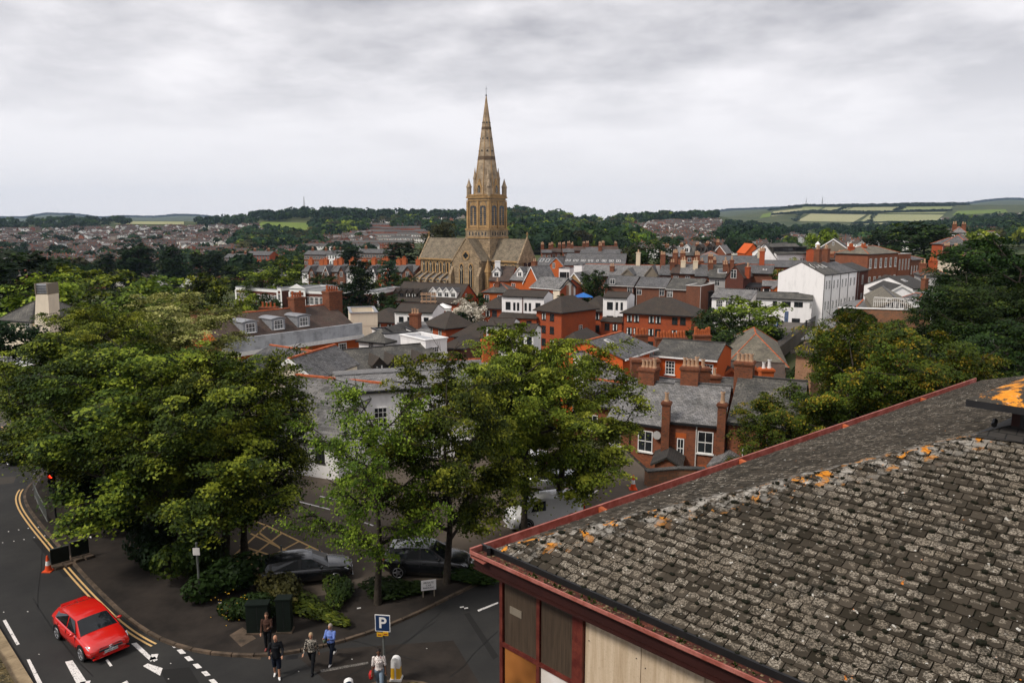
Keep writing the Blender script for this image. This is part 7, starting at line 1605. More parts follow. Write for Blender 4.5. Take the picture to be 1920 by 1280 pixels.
 if not van:
  sheet(r[last], r[last - 1], 'rear_window', .12, .92, .9)
  for s in (1, 5):
   b0 = 0 if s == 1 else 6
   fr = [Vector(r[0][b0]).lerp(Vector(r[1][b0]), .35) + Vector((0, 0, .07)), Vector(r[1][s]), Vector(r[2][s]), Vector(r[2][b0]) + Vector((0, 0, .07))]; pane(fr, 'side_window')
   fr = [Vector(r[2][b0]) + Vector((0, .05, .07)), Vector(r[2][s]) + Vector((0, .05, 0)), Vector(r[3][s]), Vector(r[4][s]) - Vector((0, .15, .02)), Vector(r[4][b0]) + Vector((0, -.1, .12))]; pane(fr, 'side_window')
 else:
  for s in (1, 5):
   b0 = 0 if s == 1 else 6
   fr = [Vector(r[1][b0]) + Vector((0, -.3, .06)), Vector(r[1][s]), Vector(r[2][s]), Vector(r[2][b0]) + Vector((0, 0, .06))]; pane(fr, 'side_window')
 R0 = .32 * max(1, hs * .97)
 for sx_ in (-1, 1):
  for yy in (-L / 2 + .83 * k, L / 2 - .78 * k):
   wm2 = MB(); xo = sx_ * (hw - .19); xi = sx_ * (hw + .006)
   wm2.tube((xo, yy, R0), (xi, yy, R0), R0, R0, 18)
   wh_ = wm2.build('wheel', 'tyre', root)
   rm = MB(); rm.tube((xi, yy, R0), (xi + sx_ * .01, yy, R0), R0 * .34, R0 * .3, 10)
   for j in range(5): a = j * 2 * pi / 5; d = Vector((0, cos(a), sin(a))); rm.tube(Vector((xi + sx_ * .006, yy, R0)) + d * R0 * .2, Vector((xi + sx_ * .006, yy, R0)) + d * R0 * .7, .03, .025, 5)
   for j in range(14): a, a2 = j * 2 * pi / 14, (j + 1) * 2 * pi / 14; rm.tube((xi + sx_ * .004, yy + R0 * .72 * cos(a), R0 + R0 * .72 * sin(a)), (xi + sx_ * .004, yy + R0 * .72 * cos(a2), R0 + R0 * .72 * sin(a2)), .018, .018, 4)
   rm.build('rim', 'alloy', wh_)
   am = MB(); ra, rb = R0 + .015, R0 + .075
   for j in range(12):
    a, a2 = pi * j / 12 * 1.1 - .16, pi * (j + 1) / 12 * 1.1 - .16
    am.prism([(sx_ * (hw - .02), yy + ra * cos(a), R0 + ra * sin(a)), (sx_ * (hw - .02), yy + ra * cos(a2), R0 + ra * sin(a2)), (sx_ * (hw - .02), yy + rb * cos(a2), R0 + rb * sin(a2)), (sx_ * (hw - .02), yy + rb * cos(a), R0 + rb * sin(a))], (sx_ * .03, 0, 0))
   am.build('wheel_arch', 'tyre', root)
 y0 = -L / 2
 for sx_ in (-1, 1):
  hm = MB(); x0, x1 = sx_ * .50 * W / 1.78, sx_ * .80 * W / 1.78; zz = (.66 if not van else .8) * (hs if not van else 1)
  hm.add([(x0, y0 + .03, zz - .05), (x1, y0 + .22, zz - .01), (x1 + sx_ * .03, y0 + .42, zz + .11), (x0 + sx_ * .04, y0 + .11, zz + .06), (x0, y0 + .13, zz - .06), (x1 - sx_ * .05, y0 + .3, zz - .03), (x1 - sx_ * .06, y0 + .5, zz + .06), (x0 + sx_ * .04, y0 + .2, zz + .02)], [(0, 1, 2, 3), (4, 7, 6, 5), (0, 4, 5, 1), (1, 5, 6, 2), (2, 6, 7, 3), (3, 7, 4, 0)])
  hm.build('headlight', 'lens', root)
  tm = MB(); tm.box(sx_ * .62 - .14, sx_ * .62 + .14, L / 2 - .16, L / 2 + .0, zz + .08, zz + .24) if not van else tm.box(sx_ * .80 - .08, sx_ * .80 + .08, L / 2 - .1, L / 2 + .0, zz, zz + .5)
  tm.build('tail_light', 'lens_red' if not lit else 'lamp_red', root)
  mm_ = MB(); mm_.ball((sx_ * (hw + .07), y0 + 1.45 * k, 1.0 * (hs if not van else 1.1)), .1, 8, sc=(1.15, .75, .7)); mm_.tube((sx_ * (hw - .1), y0 + 1.5 * k, .95), (sx_ * (hw + .03), y0 + 1.47 * k, .97), .03, .03, 5); mm_.build('wing_mirror', paint, root, smooth=True)
 gm = MB(); gm.prism([(-.48, y0 + .0, .50), (.48, y0 + .0, .50), (.42, y0 + .02, .66), (-.42, y0 + .02, .66)], (0, -.012, 0)); gl = gm.build('grille', 'black_paint', root)
 MB().box(-.46, .46, y0 - .02, y0 - .008, .57, .595).build('grille_bar', 'chrome', gl)
 bm = MB(); pr = None
 for j in range(16): a, a2 = j * pi / 8, (j + 1) * pi / 8; bm.tube((.085 * cos(a), y0 - .03, .585 + .085 * sin(a)), (.085 * cos(a2), y0 - .03, .585 + .085 * sin(a2)), .012, .012, 4)
 if plate:
  for a in (90, 210, 330): bm.tube((0, y0 - .03, .585), (.08 * cos(R_(a)), y0 - .03, .585 + .08 * sin(R_(a))), .012, .006, 4)
 bm.build('badge', 'chrome', gl)
 lm = MB(); lm.prism([(-.75, y0 + .1, .30), (.75, y0 + .1, .30), (.7, y0 + .02, .42), (-.7, y0 + .02, .42)], (0, -.02, 0)); lm.build('lower_grille', 'black_paint', root)
 lm = MB(); lm.box(-.72, .72, y0 - .03, y0 + .06, .255, .29); lm.build('splitter', paint, root)
 pm2 = MB(); pm2.box(-.26, .26, y0 - .035, y0 - .015, .40, .51); pp = pm2.build('number_plate', 'white_paint', root)
 if plate:
  tc_ = bpy.data.curves.new('plate_lettering', 'FONT'); tc_.body = plate; tc_.size = .115; tc_.align_x = 'CENTER'; tc_.extrude = .002; to = link('lettering', tc_, pp, (0, y0 - .038, .415)); to.rotation_euler = (pi / 2, 0, 0); tc_.materials.append(M['black_paint']); to_mesh(to)
 pm2 = MB(); pm2.box(-.26, .26, L / 2 - .05, L / 2 + .012, .62, .73); pm2.build('number_plate', 'yellow_panel', root)
 if not van: sm_ = MB(); sm_.prism([(-.55, L / 2 - .5 * k, H - .1), (.55, L / 2 - .5 * k, H - .1), (.5, L / 2 - .3 * k, H - .13), (-.5, L / 2 - .3 * k, H - .13)], (0, 0, .03)); sm_.build('spoiler', paint, root)
 if not van:
  for s_ in (-1, 1):
   for yy in (y0 + 1.42 * k, y0 + 2.45 * k, y0 + 3.35 * k): MB().box(s_ * (hw - .012) - .008, s_ * (hw - .012) + .008, yy - .008, yy + .008, .36, .86 * hs).build('door_seam', 'black_paint', root)
   for yy in (y0 + 2.2 * k, y0 + 3.2 * k): MB().box(s_ * (hw - .01) - .02, s_ * (hw - .01) + .02, yy - .09, yy + .09, .74 * hs, .77 * hs).build('door_handle', paint, root)
  MB().box(-.0, .012, y0 + 1.0 * k, y0 + 1.02 * k, .9, .93).build('washer_jet', 'black_paint', root)
 if not van: MB().tube((0, L / 2 - .9 * k, H - .02), (0, L / 2 - .75 * k, H + .1), .012, .006, 4).build('aerial', 'black_paint', root)
 return root
pF, pR = Vector(g(210, 1213)), Vector(g(138, 1172)); dC = Vector((.77, -.64))
c0 = Vector(g(172, 1202)); car('red_hatchback', 'bright red hatchback with chrome grille driving down the street', c0.x, c0.y, atan2(dC.y, dC.x) + pi / 2, 'car_red', plate='YD67 NVF', L=4.1)
c1 = Vector(g(572, 1095)); car('black_hatchback', 'black estate car parked nearest the yellow hatching, its tail light showing', c1.x, c1.y + .3, atan2(.30, 1) + pi / 2, 'car_black', L=4.5, z=.126, lit=False)
c2 = Vector(g(802, 1082)); car('black_suv', 'tall black car seen from behind under the middle street tree', c2.x, c2.y + .4, pi + .12 - 1.75, 'car_black', L=4.4, W=1.85, H=1.62, z=.126)
c3 = Vector(g(1075, 925)); car('silver_car', 'silver car with red tail lights in the car park behind the third street tree', c3.x - 1.7, c3.y + .6, -1.95, 'car_silver', z=.126)
c4 = Vector(g(1020, 900)); car('white_car', 'white car half hidden by leaves beside the silver car', c4.x - 1.5, c4.y + 2.2, -1.95, 'car_white', z=.126)
c5 = Vector(g(1010, 985)); v_ = car('white_van', 'white van with dark lettering on its side behind the gutter corner', c5.x + .3, c5.y, -1.25, 'car_white', L=4.6, W=1.85, H=1.8, z=.126, van=True)
vp = MB(); vp.box(-.965, -.955, -.2, 1.9, .95, 1.15); vp.box(-.965, -.955, .2, 1.5, 1.2, 1.3); vp.build('side_stripe', 'black_paint', v_)
for i in range(3):
 c = Vector(g(1085 + i * 4, 900 - i * 6))
c6 = Vector(g(22, 862)); car('dark_car', 'dark car half cut off at the left edge below the trees', c6.x, c6.y, -2.1, 'car_black', z=.03)
q = at_d(1518, 601, 166); car('dark_car', 'grey and black car parked outside the white cottages', q.x, q.y, 1.45, 'car_black', z=zrow(605, 166), L=4.4, H=1.5)
q = at_d(1068, 560, 192); car('white_car', 'white car parked by the cream arched gable', q.x + 6, q.y - 4, 1.5, 'car_white', z=ground(q.x + 6, q.y - 4))
q = thing('blue_gazebo', 'blue canopy beside the round dark green tree', 'canopy'); p = at_d(1094, 556, 182); m = MB(); m.add([(p.x - 2.2, p.y - 2, p.z), (p.x + 2.2, p.y - 2, p.z), (p.x + 2.2, p.y + 2, p.z), (p.x - 2.2, p.y + 2, p.z), (p.x, p.y, p.z + 1)], [(0, 1, 4), (1, 2, 4), (2, 3, 4), (3, 0, 4)]); plain('canvas_blue', (.03, .16, .5), .7); m.build('canopy', 'canvas_blue', q)
for dx in (-2, 2): MB().tube((p.x + dx, p.y - 1.9, p.z - 2.3), (p.x + dx, p.y - 1.9, p.z), .06, .06, 5).build('leg', 'iron', q)
# people
def person(label, x, y, yaw, z=0, H=1.75, legs=(0, 0, 0, 0), arms=(0, 0, .12, 0, 0, .12), top='cloth_black', bottom='cloth_black', shoe='white_paint', hair='hair_dark', skin='skin', shorts=False, coat=0.0, bald=False, shortsleeve=False, headturn=0.0, bag=None, pattern=None, longhair=False):
 """faces local -Y. legs: hip swing L, knee L, hip R, knee R; arms: forward swing, elbow bend, outward, for L then R"""
 root = thing('person', label, 'person', (x, y, z), yaw); k = H / 1.75
 m, sk, tr, tp, sh, hr = (MB() for _ in range(6))
 V = Vector
 def chain(m_, pts, rs_):
  for i in range(len(pts) - 1): m_.tube(pts[i], pts[i + 1], rs_[i], rs_[i + 1], 10)
  for p_, r_ in zip(pts, rs_): m_.ball(p_, r_, 10)
 pel, wst, cht, nk, hd = V((0, 0, .95)), V((0, .0, 1.08)), V((0, 0, 1.32)), V((0, 0, 1.50)), V((0, -.015, 1.64))
 feet = []
 for i, s in ((0, 1), (1, -1)):
  sw, kn = legs[2 * i], legs[2 * i + 1]; hp = V((s * .09, 0, .92)); th_ = V((0, -sin(sw), -cos(sw))) * .43; kp = hp + th_; sn = V((0, -sin(sw - kn), -cos(sw - kn))) * .41; ap = kp + sn
  feet.append((hp, kp, ap, sw - kn))
 low = min(f[2].z for f in feet); dz = .085 - low
 sh3 = V((0, 0, dz)); pel, wst, cht, nk, hd = (p_ + sh3 for p_ in (pel, wst, cht, nk, hd))
 for f, s in zip(feet, (1, -1)):
  hp, kp, ap, ang = f[0] + sh3, f[1] + sh3, f[2] + sh3, f[3]
  chain(m, [hp, kp, ap], [.085, .055, .036])
  if shorts: chain(tr, [hp, hp.lerp(kp, 1.05)], [.105, .088])
  else: chain(tr, [hp, kp, ap + V((0, 0, .03))], [.105, .078, .062])
  toe = ap + V((s * .02, -.15 * cos(ang), -.05 + .15 * sin(ang) * .4)); heel = ap + V((0, .04, -.04))
  chain(m, [heel, toe], [.032, .03]); chain(sh, [heel + V((0, 0, -.005)), ap + V((0, -.05, -.035)), toe + V((0, 0, -.003))], [.046, .048, .036])
 m.tube(pel, wst, .14, .125, 12); m.tube(wst, cht, .125, .15, 12); m.ball(pel, .14, 10, sc=(1.1, .8, .8)); m.ball(cht, .15, 12, sc=(1.12, .75, .95)); m.tube(cht + V((0, 0, .1)), hd, .055, .05, 8)
 tr.ball(pel, .15, 12, sc=(1.12, .88, .85))
 tp.tube(pel + V((0, 0, .02 - coat)), wst, .165 + coat * .12, .145, 12); tp.tube(wst, cht, .145, .17, 12); tp.ball(cht, .168, 12, sc=(1.14, .8, .98)); tp.tube(cht + V((0, 0, .06)), nk, .13, .07, 10)
 for s, (fw, el, ow) in ((1, arms[:3]), (-1, arms[3:])):
  sp_2 = V((s * .185, 0, 1.42)) + sh3; d1 = V((s * sin(ow), -sin(fw) * cos(ow), -cos(fw) * cos(ow))); ep = sp_2 + d1 * .28
  d2 = V((s * sin(ow) * (1 - el) - s * .35 * el, -sin(fw + el * 1.6), -cos(fw + el * 1.6))).normalized(); wp = ep + d2 * .25
  chain(m, [sp_2, ep, wp], [.05, .038, .026]); chain(tp, [sp_2, ep] if shortsleeve else [sp_2, ep, wp + d2 * -.02], [.068, .056] if shortsleeve else [.066, .052, .042])
  pc = wp + d2 * .05; side_ = V((s * .3, -.8, .2)).cross(d2).normalized(); m.tube(wp, wp + d2 * .09, .026, .034, 8); m.ball(wp + d2 * .07, .034, 8)
  pn = d2.cross(side_).normalized()
  for j, (o_, ln) in enumerate(((-.027, .062), (-.009, .072), (.009, .068), (.026, .052))):
   b0 = wp + d2 * .09 + side_ * o_; b1 = b0 + d2 * ln * .55 + pn * .006; b2 = b1 + (d2 * .75 + pn * .65).normalized() * ln * .5; m.tube(b0, b1, .0095, .009, 6); m.tube(b1, b2, .009, .007, 6); m.ball(b2, .0075, 6)
  b0 = wp + d2 * .035 - side_ * .026; b1 = b0 + (d2 * .7 - side_ * .7).normalized() * .035; b2 = b1 + (d2 + pn * .3).normalized() * .03; m.tube(b0, b1, .012, .010, 6); m.tube(b1, b2, .010, .008, 6); m.ball(b2, .008, 6)
 ca, sa = cos(headturn), sin(headturn)
 def hp_(x_, y_, z_): return hd + V((x_ * ca - y_ * sa, x_ * sa + y_ * ca, z_))
 m.ball(hd + V((0, 0, .02)), .098, 14, sc=(.80, .97, 1.12)); m.ball(hp_(0, -.02, -.055), .062, 10, sc=(.9, 1, .95)); m.tube(hp_(0, -.092, .02), hp_(0, -.112, -.018), .011, .016, 6)
 for s in (-1, 1): m.ball(hp_(s * .083, .008, .0), .022, 6, sc=(.45, .8, 1.2))
 body = m.build('body', skin, root, smooth=True)
 r_m = body.modifiers.new('skin', 'REMESH'); r_m.mode = 'VOXEL'; r_m.voxel_size = .012; r_m.use_smooth_shade = True
 em = MB()
 for s in (-1, 1): em.ball(hp_(s * .032, -.088, .022), .011, 6)
 em.build('eyes', 'hair_dark', body); mb_ = MB(); mb_.tube(hp_(-.022, -.094, -.052), hp_(.022, -.094, -.052), .006, .006, 5); mb_.build('mouth', 'lip', body)
 if not bald:
  hr.ball(hp_(0, .018, .045), .104, 12, sc=(.86, .98, 1.02));
  if longhair: hr.ball(hp_(0, .06, -.06), .075, 10, sc=(1.0, .6, 1.3))
 else: hr.ball(hp_(0, .045, .0), .088, 10, sc=(.95, .75, .75))
 ho = hr.build('hair', hair, body, smooth=True)
 for nm, mb2, mt in (('top', tp, pattern or top), ('trousers' if not shorts else 'shorts', tr, bottom)):
  o = mb2.build(nm, mt, root, smooth=True); rr = o.modifiers.new('cloth', 'REMESH'); rr.mode = 'VOXEL'; rr.voxel_size = .016; rr.use_smooth_shade = True
 o = sh.build('shoes', shoe, root, smooth=True)
 if bag:
  bm2 = MB(); bx, by, bz = bag[0]; bm2.ball((bx, by, bz), .17, 10, sc=(.55, .9, 1.1)); bo = bm2.build('shoulder_bag', bag[1], root, smooth=True)
  MB().tube((bx * .9, by, bz + .12), (-bx * .3, -.06, 1.45), .012, .012, 5).build('strap', bag[1], bo)
 root.scale = (k, k, k); return root
plain('skin', (.46, .24, .15), .6, .3, var=.1); plain('skin_dark', (.12, .055, .03), .6, .3, var=.1); plain('lip', (.3, .07, .06), .6); plain('hair_dark', (.015, .01, .008), .7); plain('hair_blond', (.42, .30, .18), .7); plain('hair_brown', (.07, .035, .02), .7); plain('hair_grey', (.35, .3, .25), .7)
plain('cloth_black', (.012, .013, .016), .85, .15, var=.3); plain('cloth_navy', (.012, .017, .03), .85, .15, var=.3); plain('cloth_blue', (.16, .24, .58), .85, .15, var=.2); plain('denim', (.25, .33, .42), .85, .15, var=.3); plain('cloth_dull', (.07, .035, .025), .85, .15, var=.3); plain('bag_green', (.16, .22, .16), .8); plain('bag_red', (.5, .02, .02), .6)
t = NT('floral'); n = t.node('ShaderNodeTexVoronoi', {'Vector': t.obj(), 'Scale': 17}).outputs[0]; n2 = t.noise(t.obj(), 14, 2); t.out(t.mix(t.ramp(t.math('ADD', n, t.math('MULTIPLY', n2, .5)), .52, .58, (1, 1, 1), (0, 0, 0)), (.72, .66, .62), (.10, .03, .025)), .85, .15)
t = NT('print_top'); n = t.noise(t.obj(), 24, 3); t.out(t.mix(t.ramp(n, .48, .56), (.02, .02, .02), (.4, .36, .3)), .85, .15)
p_ = g(520, 1268); person('man in a black jacket and shorts with white trainers crossing the road', p_[0], p_[1], .25, H=1.8, legs=(.22, .05, -.15, .1), arms=(.2, .5, .25, .1, .7, .3), bottom='cloth_navy', top='cloth_black', shorts=True, coat=.12, hair='hair_brown', headturn=.7, bald=True, z=.004)
p_ = g(586, 1258); person('fair-haired woman in a black jacket over a patterned top, walking', p_[0], p_[1], -.1, H=1.7, legs=(.35, .1, -.35, .45), arms=(-.25, .1, .18, .3, .35, .2), hair='hair_blond', shoe='cloth_black', longhair=True, headturn=.3, pattern='print_top', z=.004)
p_ = g(622, 1240); person('woman in pale blue jumper looking down at her hands, green shoulder bag at side', p_[0], p_[1], -.25, H=1.72, legs=(.4, .1, -.45, .4), arms=(.5, .95, .1, .5, .95, .1), top='cloth_blue', bottom='cloth_navy', hair='hair_grey', bag=((-.27, .02, .98), 'bag_green'), shoe='white_trim', z=.004, longhair=True)
p_ = g(503, 1218, .12); person('woman in dark clothes with a brown top standing on the pavement by the cabinets', p_[0], p_[1], .1, H=1.68, legs=(.08, 0, -.05, .05), arms=(.4, .9, .1, .1, .3, .15), top='cloth_dull', hair='hair_brown', shoe='lip', z=.12, longhair=True)
p_ = g(712, 1296); person('man in white floral shirt and pale jeans beside the parking sign with a red bag', p_[0], p_[1], .1, H=1.8, legs=(.3, .1, -.3, .3), arms=(.1, .1, .15, .1, .15, .15), pattern='floral', bottom='denim', skin='skin_dark', shortsleeve=True, hair='hair_dark', z=.004, bag=((-.3, -.02, .72), 'bag_red'))
p_ = g(166, 1006, .12); person('person in a dull brown top walking in the shade of the left-hand trees', p_[0], p_[1], .6, H=1.7, legs=(.25, .1, -.3, .2), top='cloth_dull', hair='hair_grey', z=.12)
q = at_d(1481, 601, 164); person('small figure in dark clothes on the pavement by the white cottages', q.x, q.y, 2, z=zrow(604, 164), legs=(.3, .1, -.3, .2))
# street furniture
plain('orange_plastic', (.75, .09, .02), .6, .3, var=.15); plain('sign_blue', (.012, .035, .10), .4, .4, var=.1); plain('sign_yellow', (.75, .42, .02), .4, var=.1); plain('pole_grey', (.14, .15, .14), .5, .4, var=.3); plain('bollard_yellow', (.85, .48, .03), .4, .4, var=.1); plain('cabinet_green', (.006, .011, .008), .6, .25)
def text(parent, body, loc, rot, size, mat, ext=.004, align='CENTER'):
 c = bpy.data.curves.new('lettering', 'FONT'); c.body = body; c.size = size; c.align_x = align; c.align_y = 'CENTER'; c.extrude = ext; c.materials.append(M[mat]); o = link('lettering', c, parent, loc); o.rotation_euler = rot
 if body == 'P': c.offset = .012
 return to_mesh(o)
px_, py_ = g(722, 1288)
ps = thing('parking_sign', 'blue P parking sign on a grey pole with a small yellow plate below', 'sign', (px_, py_, 0), -.12)
zs_ = zrow(1181, py_); zt_ = zrow(1150, py_)
MB().tube((0, 0, 0), (0, 0, zs_ + .1), .055, .045, 10).build('pole', 'pole_grey', ps); MB().tube((0, 0, .0), (0, 0, 1.0), .085, .085, 10).build('sleeve', 'pole_grey', ps)
sw_ = .30; pn = MB().box(-sw_, sw_, -.085, -.065, zs_, zt_).build('plate', 'white_paint', ps); MB().box(-sw_ + .03, sw_ - .03, -.09, -.086, zs_ + .03, zt_ - .03).build('blue_field', 'sign_blue', pn)
tx = text(pn, 'P', (0, -.094, (zs_ + zt_) / 2), (pi / 2, 0, 0), .62, 'white_paint')
m = MB(); m.box(-.24, -.01, -.09, -.07, zs_ - .22, zs_ - .06); m.box(.01, .22, -.1, -.08, zs_ - .16, zs_ - .0); m.build('direction_plate', 'sign_yellow', ps); m = MB(); m.box(-.2, -.06, -.095, -.091, zs_ - .17, zs_ - .12); m.box(.04, .18, -.105, -.101, zs_ - .12, zs_ - .07); m.build('small_print', 'brick_flats', ps)
isl = struct(thing('traffic_island', None, None)); m = MB(); ix, iy = g(745, 1300); n = 20
m.prism([(ix + 1.6 * cos(a) * 1.0, iy + .75 * sin(a), -.02) for a in np.linspace(0, 2 * pi, n, endpoint=False)], (0, 0, .14)); m.build('kerb', 'kerbstone', isl)
for i in range(7): a = -1.2 + i * .55; MB().box(-.2, .2, -.2, .2, .121, .15).build('cobble', 'mossy_stone', isl).location = (ix + .5 + .55 * cos(a), iy + .35 * sin(a), 0)
def bollard(lab, x, y, z=.12, yaw=0, arrow=False):
 r = thing('keep_left_bollard', lab, 'bollard', (x, y, z), yaw)
 def bx(w, d, z0, z1, w2, d2, mt, nm, rnd=False):
  m = MB(); P = []
  for (ww, dd, zz) in ((w, d, z0), (w2, d2, z1)): P += [(-ww, -dd, zz), (ww, -dd, zz), (ww, dd, zz), (-ww, dd, zz)]
  m.add(P, [(3, 2, 1, 0), (4, 5, 6, 7), (0, 1, 5, 4), (1, 2, 6, 5), (2, 3, 7, 6), (3, 0, 4, 7)]); return m.build(nm, mt, r)
 bx(.24, .20, 0, .07, .22, .18, 'white_trim', 'base'); bx(.19, .13, .07, .52, .18, .12, 'bollard_yellow', 'lower_panel'); bx(.182, .122, .522, .8, .175, .115, 'white_paint', 'upper_panel')
 m = MB(); m.prism([(.176 * cos(a), -.115, .8 + .16 * sin(a)) for a in np.linspace(0, pi, 10)], (0, .23, 0)); m.build('cap', 'white_paint', r)
 m = MB(); m.box(-.03, .03, -.145, -.12, .07, .8); m.build('rib', 'white_paint', r)
 if arrow: m = MB(); m.tube((0, -.12, .84), (0, -.135, .84), .11, .11, 16); m.build('blue_disc', 'sign_blue', r)
bx_, by_ = g(744, 1274); bollard('white and yellow illuminated bollard beside the parking sign', bx_, by_ - .1, .12, -.1)
bx_, by_ = g(655, 1316); bollard('white bollard top with a blue disc at the bottom edge', bx_, by_, 0, .3, True)
def cone(lab, x, y, z, h=.75):
 r = thing('traffic_cone', lab, 'cone', (x, y, z)); s = h / .75
 MB().box(-.2 * s, .2 * s, -.2 * s, .2 * s, 0, .05).build('base', 'orange_plastic', r)
 for z0, z1, mt, nm in ((.05, .30, 'orange_plastic', 'lower_band'), (.30, .50, 'white_paint', 'reflective_sleeve'), (.50, .75, 'orange_plastic', 'tip')):
  f = lambda zz: (.145 - (zz - .05) / .7 * .11) * s
  MB().tube((0, 0, z0 * s), (0, 0, z1 * s), f(z0), f(z1), 14).build(nm, mt, r)
a = g(91, 1070); cone('orange and white traffic cone at the road end of the dark barrier', a[0], a[1], 0, .85)
a = g(1187, 917, .12); cone('orange and white traffic cone in the car park near the stone wall', a[0], a[1], .126, 1.0)
A1, B1 = Vector(g(95, 1065)), Vector(g(170, 1045)); bd = thing('roadworks_barrier', 'dark roadworks barrier boards standing on pale sandbagged feet across the kerb', 'barrier'); dv = (B1 - A1) / 2; yb = atan2(dv.y, dv.x)
for i in range(2):
 p = A1 + dv * i; L = dv.length; zz = 0 if i == 0 else .12
 o = MB().box(.04, L - .04, -.02, .02, .18, 1.0).build('board', 'cabinet_green', bd); o.location = (p.x, p.y, zz); o.rotation_euler = (0, 0, yb)
 o = MB().box(.04, L - .04, -.03, .03, 1.0, 1.05).build('top_rail', 'pole_grey', bd); o.location = (p.x, p.y, zz); o.rotation_euler = (0, 0, yb)
 for s in (.25, .8):
  o = MB().box(-.2, .2, -.45, .45, 0, .14).build('foot', 'kerbstone', bd); o.location = (p.x + dv.x * s, p.y + dv.y * s, zz); o.rotation_euler = (0, 0, yb + .2)
a = g(105, 970, .12); tl = thing('traffic_light', 'black traffic signal showing red at the street corner', 'traffic light', (a[0], a[1], .12)); MB().tube((0, 0, 0), (0, 0, 2.2), .057, .057, 8).build('pole', 'black_paint', tl)
hd_ = MB().box(-.17, .17, -.12, .12, 1.9, 2.85).build('signal_head', 'black_paint', tl)
for k_, mt in enumerate(('lamp_red', 'glass', 'glass')):
 zc2 = 2.66 - k_ * .28; MB().tube((0, -.125, zc2), (0, -.14, zc2), .1, .1, 12).build('lamp', mt, hd_)
 m = MB(); m.tube((0, -.12, zc2 + .06), (0, -.28, zc2 + .05), .12, .12, 10, cap=False); m.build('hood', 'black_paint', hd_)
for lab, P in (('white-grey guard railing curving round the left street corner', [(100, 886), (75, 903), (62, 925)]), ('dark pedestrian guard railing behind the corner kerb', [(66, 935), (74, 955), (90, 985)])):
 q = thing('guard_railing', lab, 'railing'); m = MB(); Q = [Vector((*g(x, y, .12), .12)) for x, y in P]
 for a, b_ in zip(Q, Q[1:]):
  for z in (.25, 1.05): m.tube(a + Vector((0, 0, z)), b_ + Vector((0, 0, z)), .03, .03, 5)
  n = int((b_ - a).length / .14)
  for i in range(n): p = a.lerp(b_, i / n); m.tube(p + Vector((0, 0, .25)), p + Vector((0, 0, 1.05)), .009, .009, 3)
  m.tube(a, a + Vector((0, 0, 1.08)), .035, .035, 6)
 m.build('rail', 'steel' if 'white' in lab else 'pole_grey', q)
for lab, x, y, w, h_ in (('broad dark green street cabinet beside the standing woman', 486, 1184, .95, 1.35), ('narrow dark green street cabinet right of the standing woman', 535, 1182, .62, 1.55)):
 a = g(x, y, .12); q = thing('street_cabinet', lab, 'cabinet', (a[0], a[1], .12), .05); MB().box(-w / 2, w / 2, -.22, .22, .08, h_).build('body', 'cabinet_green', q); MB().box(-w / 2 - .03, w / 2 + .03, -.25, .25, h_, h_ + .06).build('lid', 'cabinet_green', q); MB().box(-.01, .01, -.225, -.221, .12, h_ - .05).build('door_seam', 'black_paint', q); MB().box(-w / 2 - .04, w / 2 + .04, -.25, .25, 0, .08).build('plinth', 'kerbstone', q)
a = g(804, 1118, .12); q = thing('notice_board', 'small tilted white notice with three lines of dark print in the low hedge', 'sign', (a[0], a[1], .12), .25); MB().box(-.36, .36, -.02, .02, .35, .85).build('board', 'white_wall', q)
for i in range(2): MB().box(-.3 + i * .54, -.24 + i * .54, -.01, .03, 0, .36).build('leg', 'timber_grey', q)
text(q, 'PRIVATE\nCAR\nPARKING', (0, -.026, .60), (pi / 2, 0, 0), .13, 'black_paint', .001)
for x, y in ((673, 1140), (866, 1138), (874, 1140), (413, 1130), (340, 1030)): a = g(x, y, .12); o = link('litter', MB().box(-.09, .09, -.03, .03, 0, .03).mesh('litter', ['white_trim']), None, (a[0], a[1], .122), .3); tag(o, 'scrap of white litter lying on the shaded pavement', 'litter', 'scraps of litter on the pavement')
for x, y, lab, h_ in ((529, 1060, 'short dark post beside the black estate car', 1.1), (376, 1130, 'tall lamp post with a small sign in the dark shrubs', 3.0)):
 a = g(x, y, .12); q = thing('post', lab, 'post', (a[0], a[1], .12)); MB().tube((0, 0, 0), (0, 0, h_), .06, .05, 8).build('shaft', 'pole_grey', q); MB().ball((0, 0, h_), .07, 8).build('cap', 'pole_grey', q)
 if h_ > 2: MB().box(-.16, .16, -.08, -.05, h_ - .55, h_ - .2).build('sign_plate', 'white_trim', q)
def lamp(lab, x, y, z, h_, arm=1.6, yaw=0, mt='steel'):
 q = thing('street_lamp', lab, 'street lamp', (x, y, z), yaw); MB().tube((0, 0, 0), (0, 0, h_), .09, .05, 8).build('pole', mt, q); MB().tube((0, 0, h_), (-arm, 0, h_ + .12), .035, .03, 6).build('arm', mt, q); MB().ball((-arm - .3, 0, h_ + .12), .2, 8, sc=(1.9, .8, .45)).build('lamp_head', 'white_trim', q)
q = at_d(98, 652, 60); lamp('street lamp with a pale oval head among the left-hand trees', q.x, q.y, 0, q.z, 1.0)
q = at_d(1378, 622, 118); lamp('pale street lamp standing by the bright green tree on the bridge road', q.x, q.y, -8, q.z + 8, .1); q = at_d(1443, 598, 145); lamp('slim street lamp by the blue road sign', q.x, q.y, -4, q.z + 4, .1)
q = at_d(1455, 606, 150); r_ = thing('road_sign', 'small blue road sign on the bridge road', 'sign', (q.x, q.y, q.z - 2)); MB().tube((0, 0, -1), (0, 0, 2.4), .05, .05, 6).build('pole', 'pole_grey', r_); MB().box(-.35, .35, -.08, -.05, 1.4, 2.6).build('plate', 'canvas_blue', r_); MB().box(-.12, .12, -.09, -.081, 1.6, 2.3).build('symbol', 'white_paint', r_)
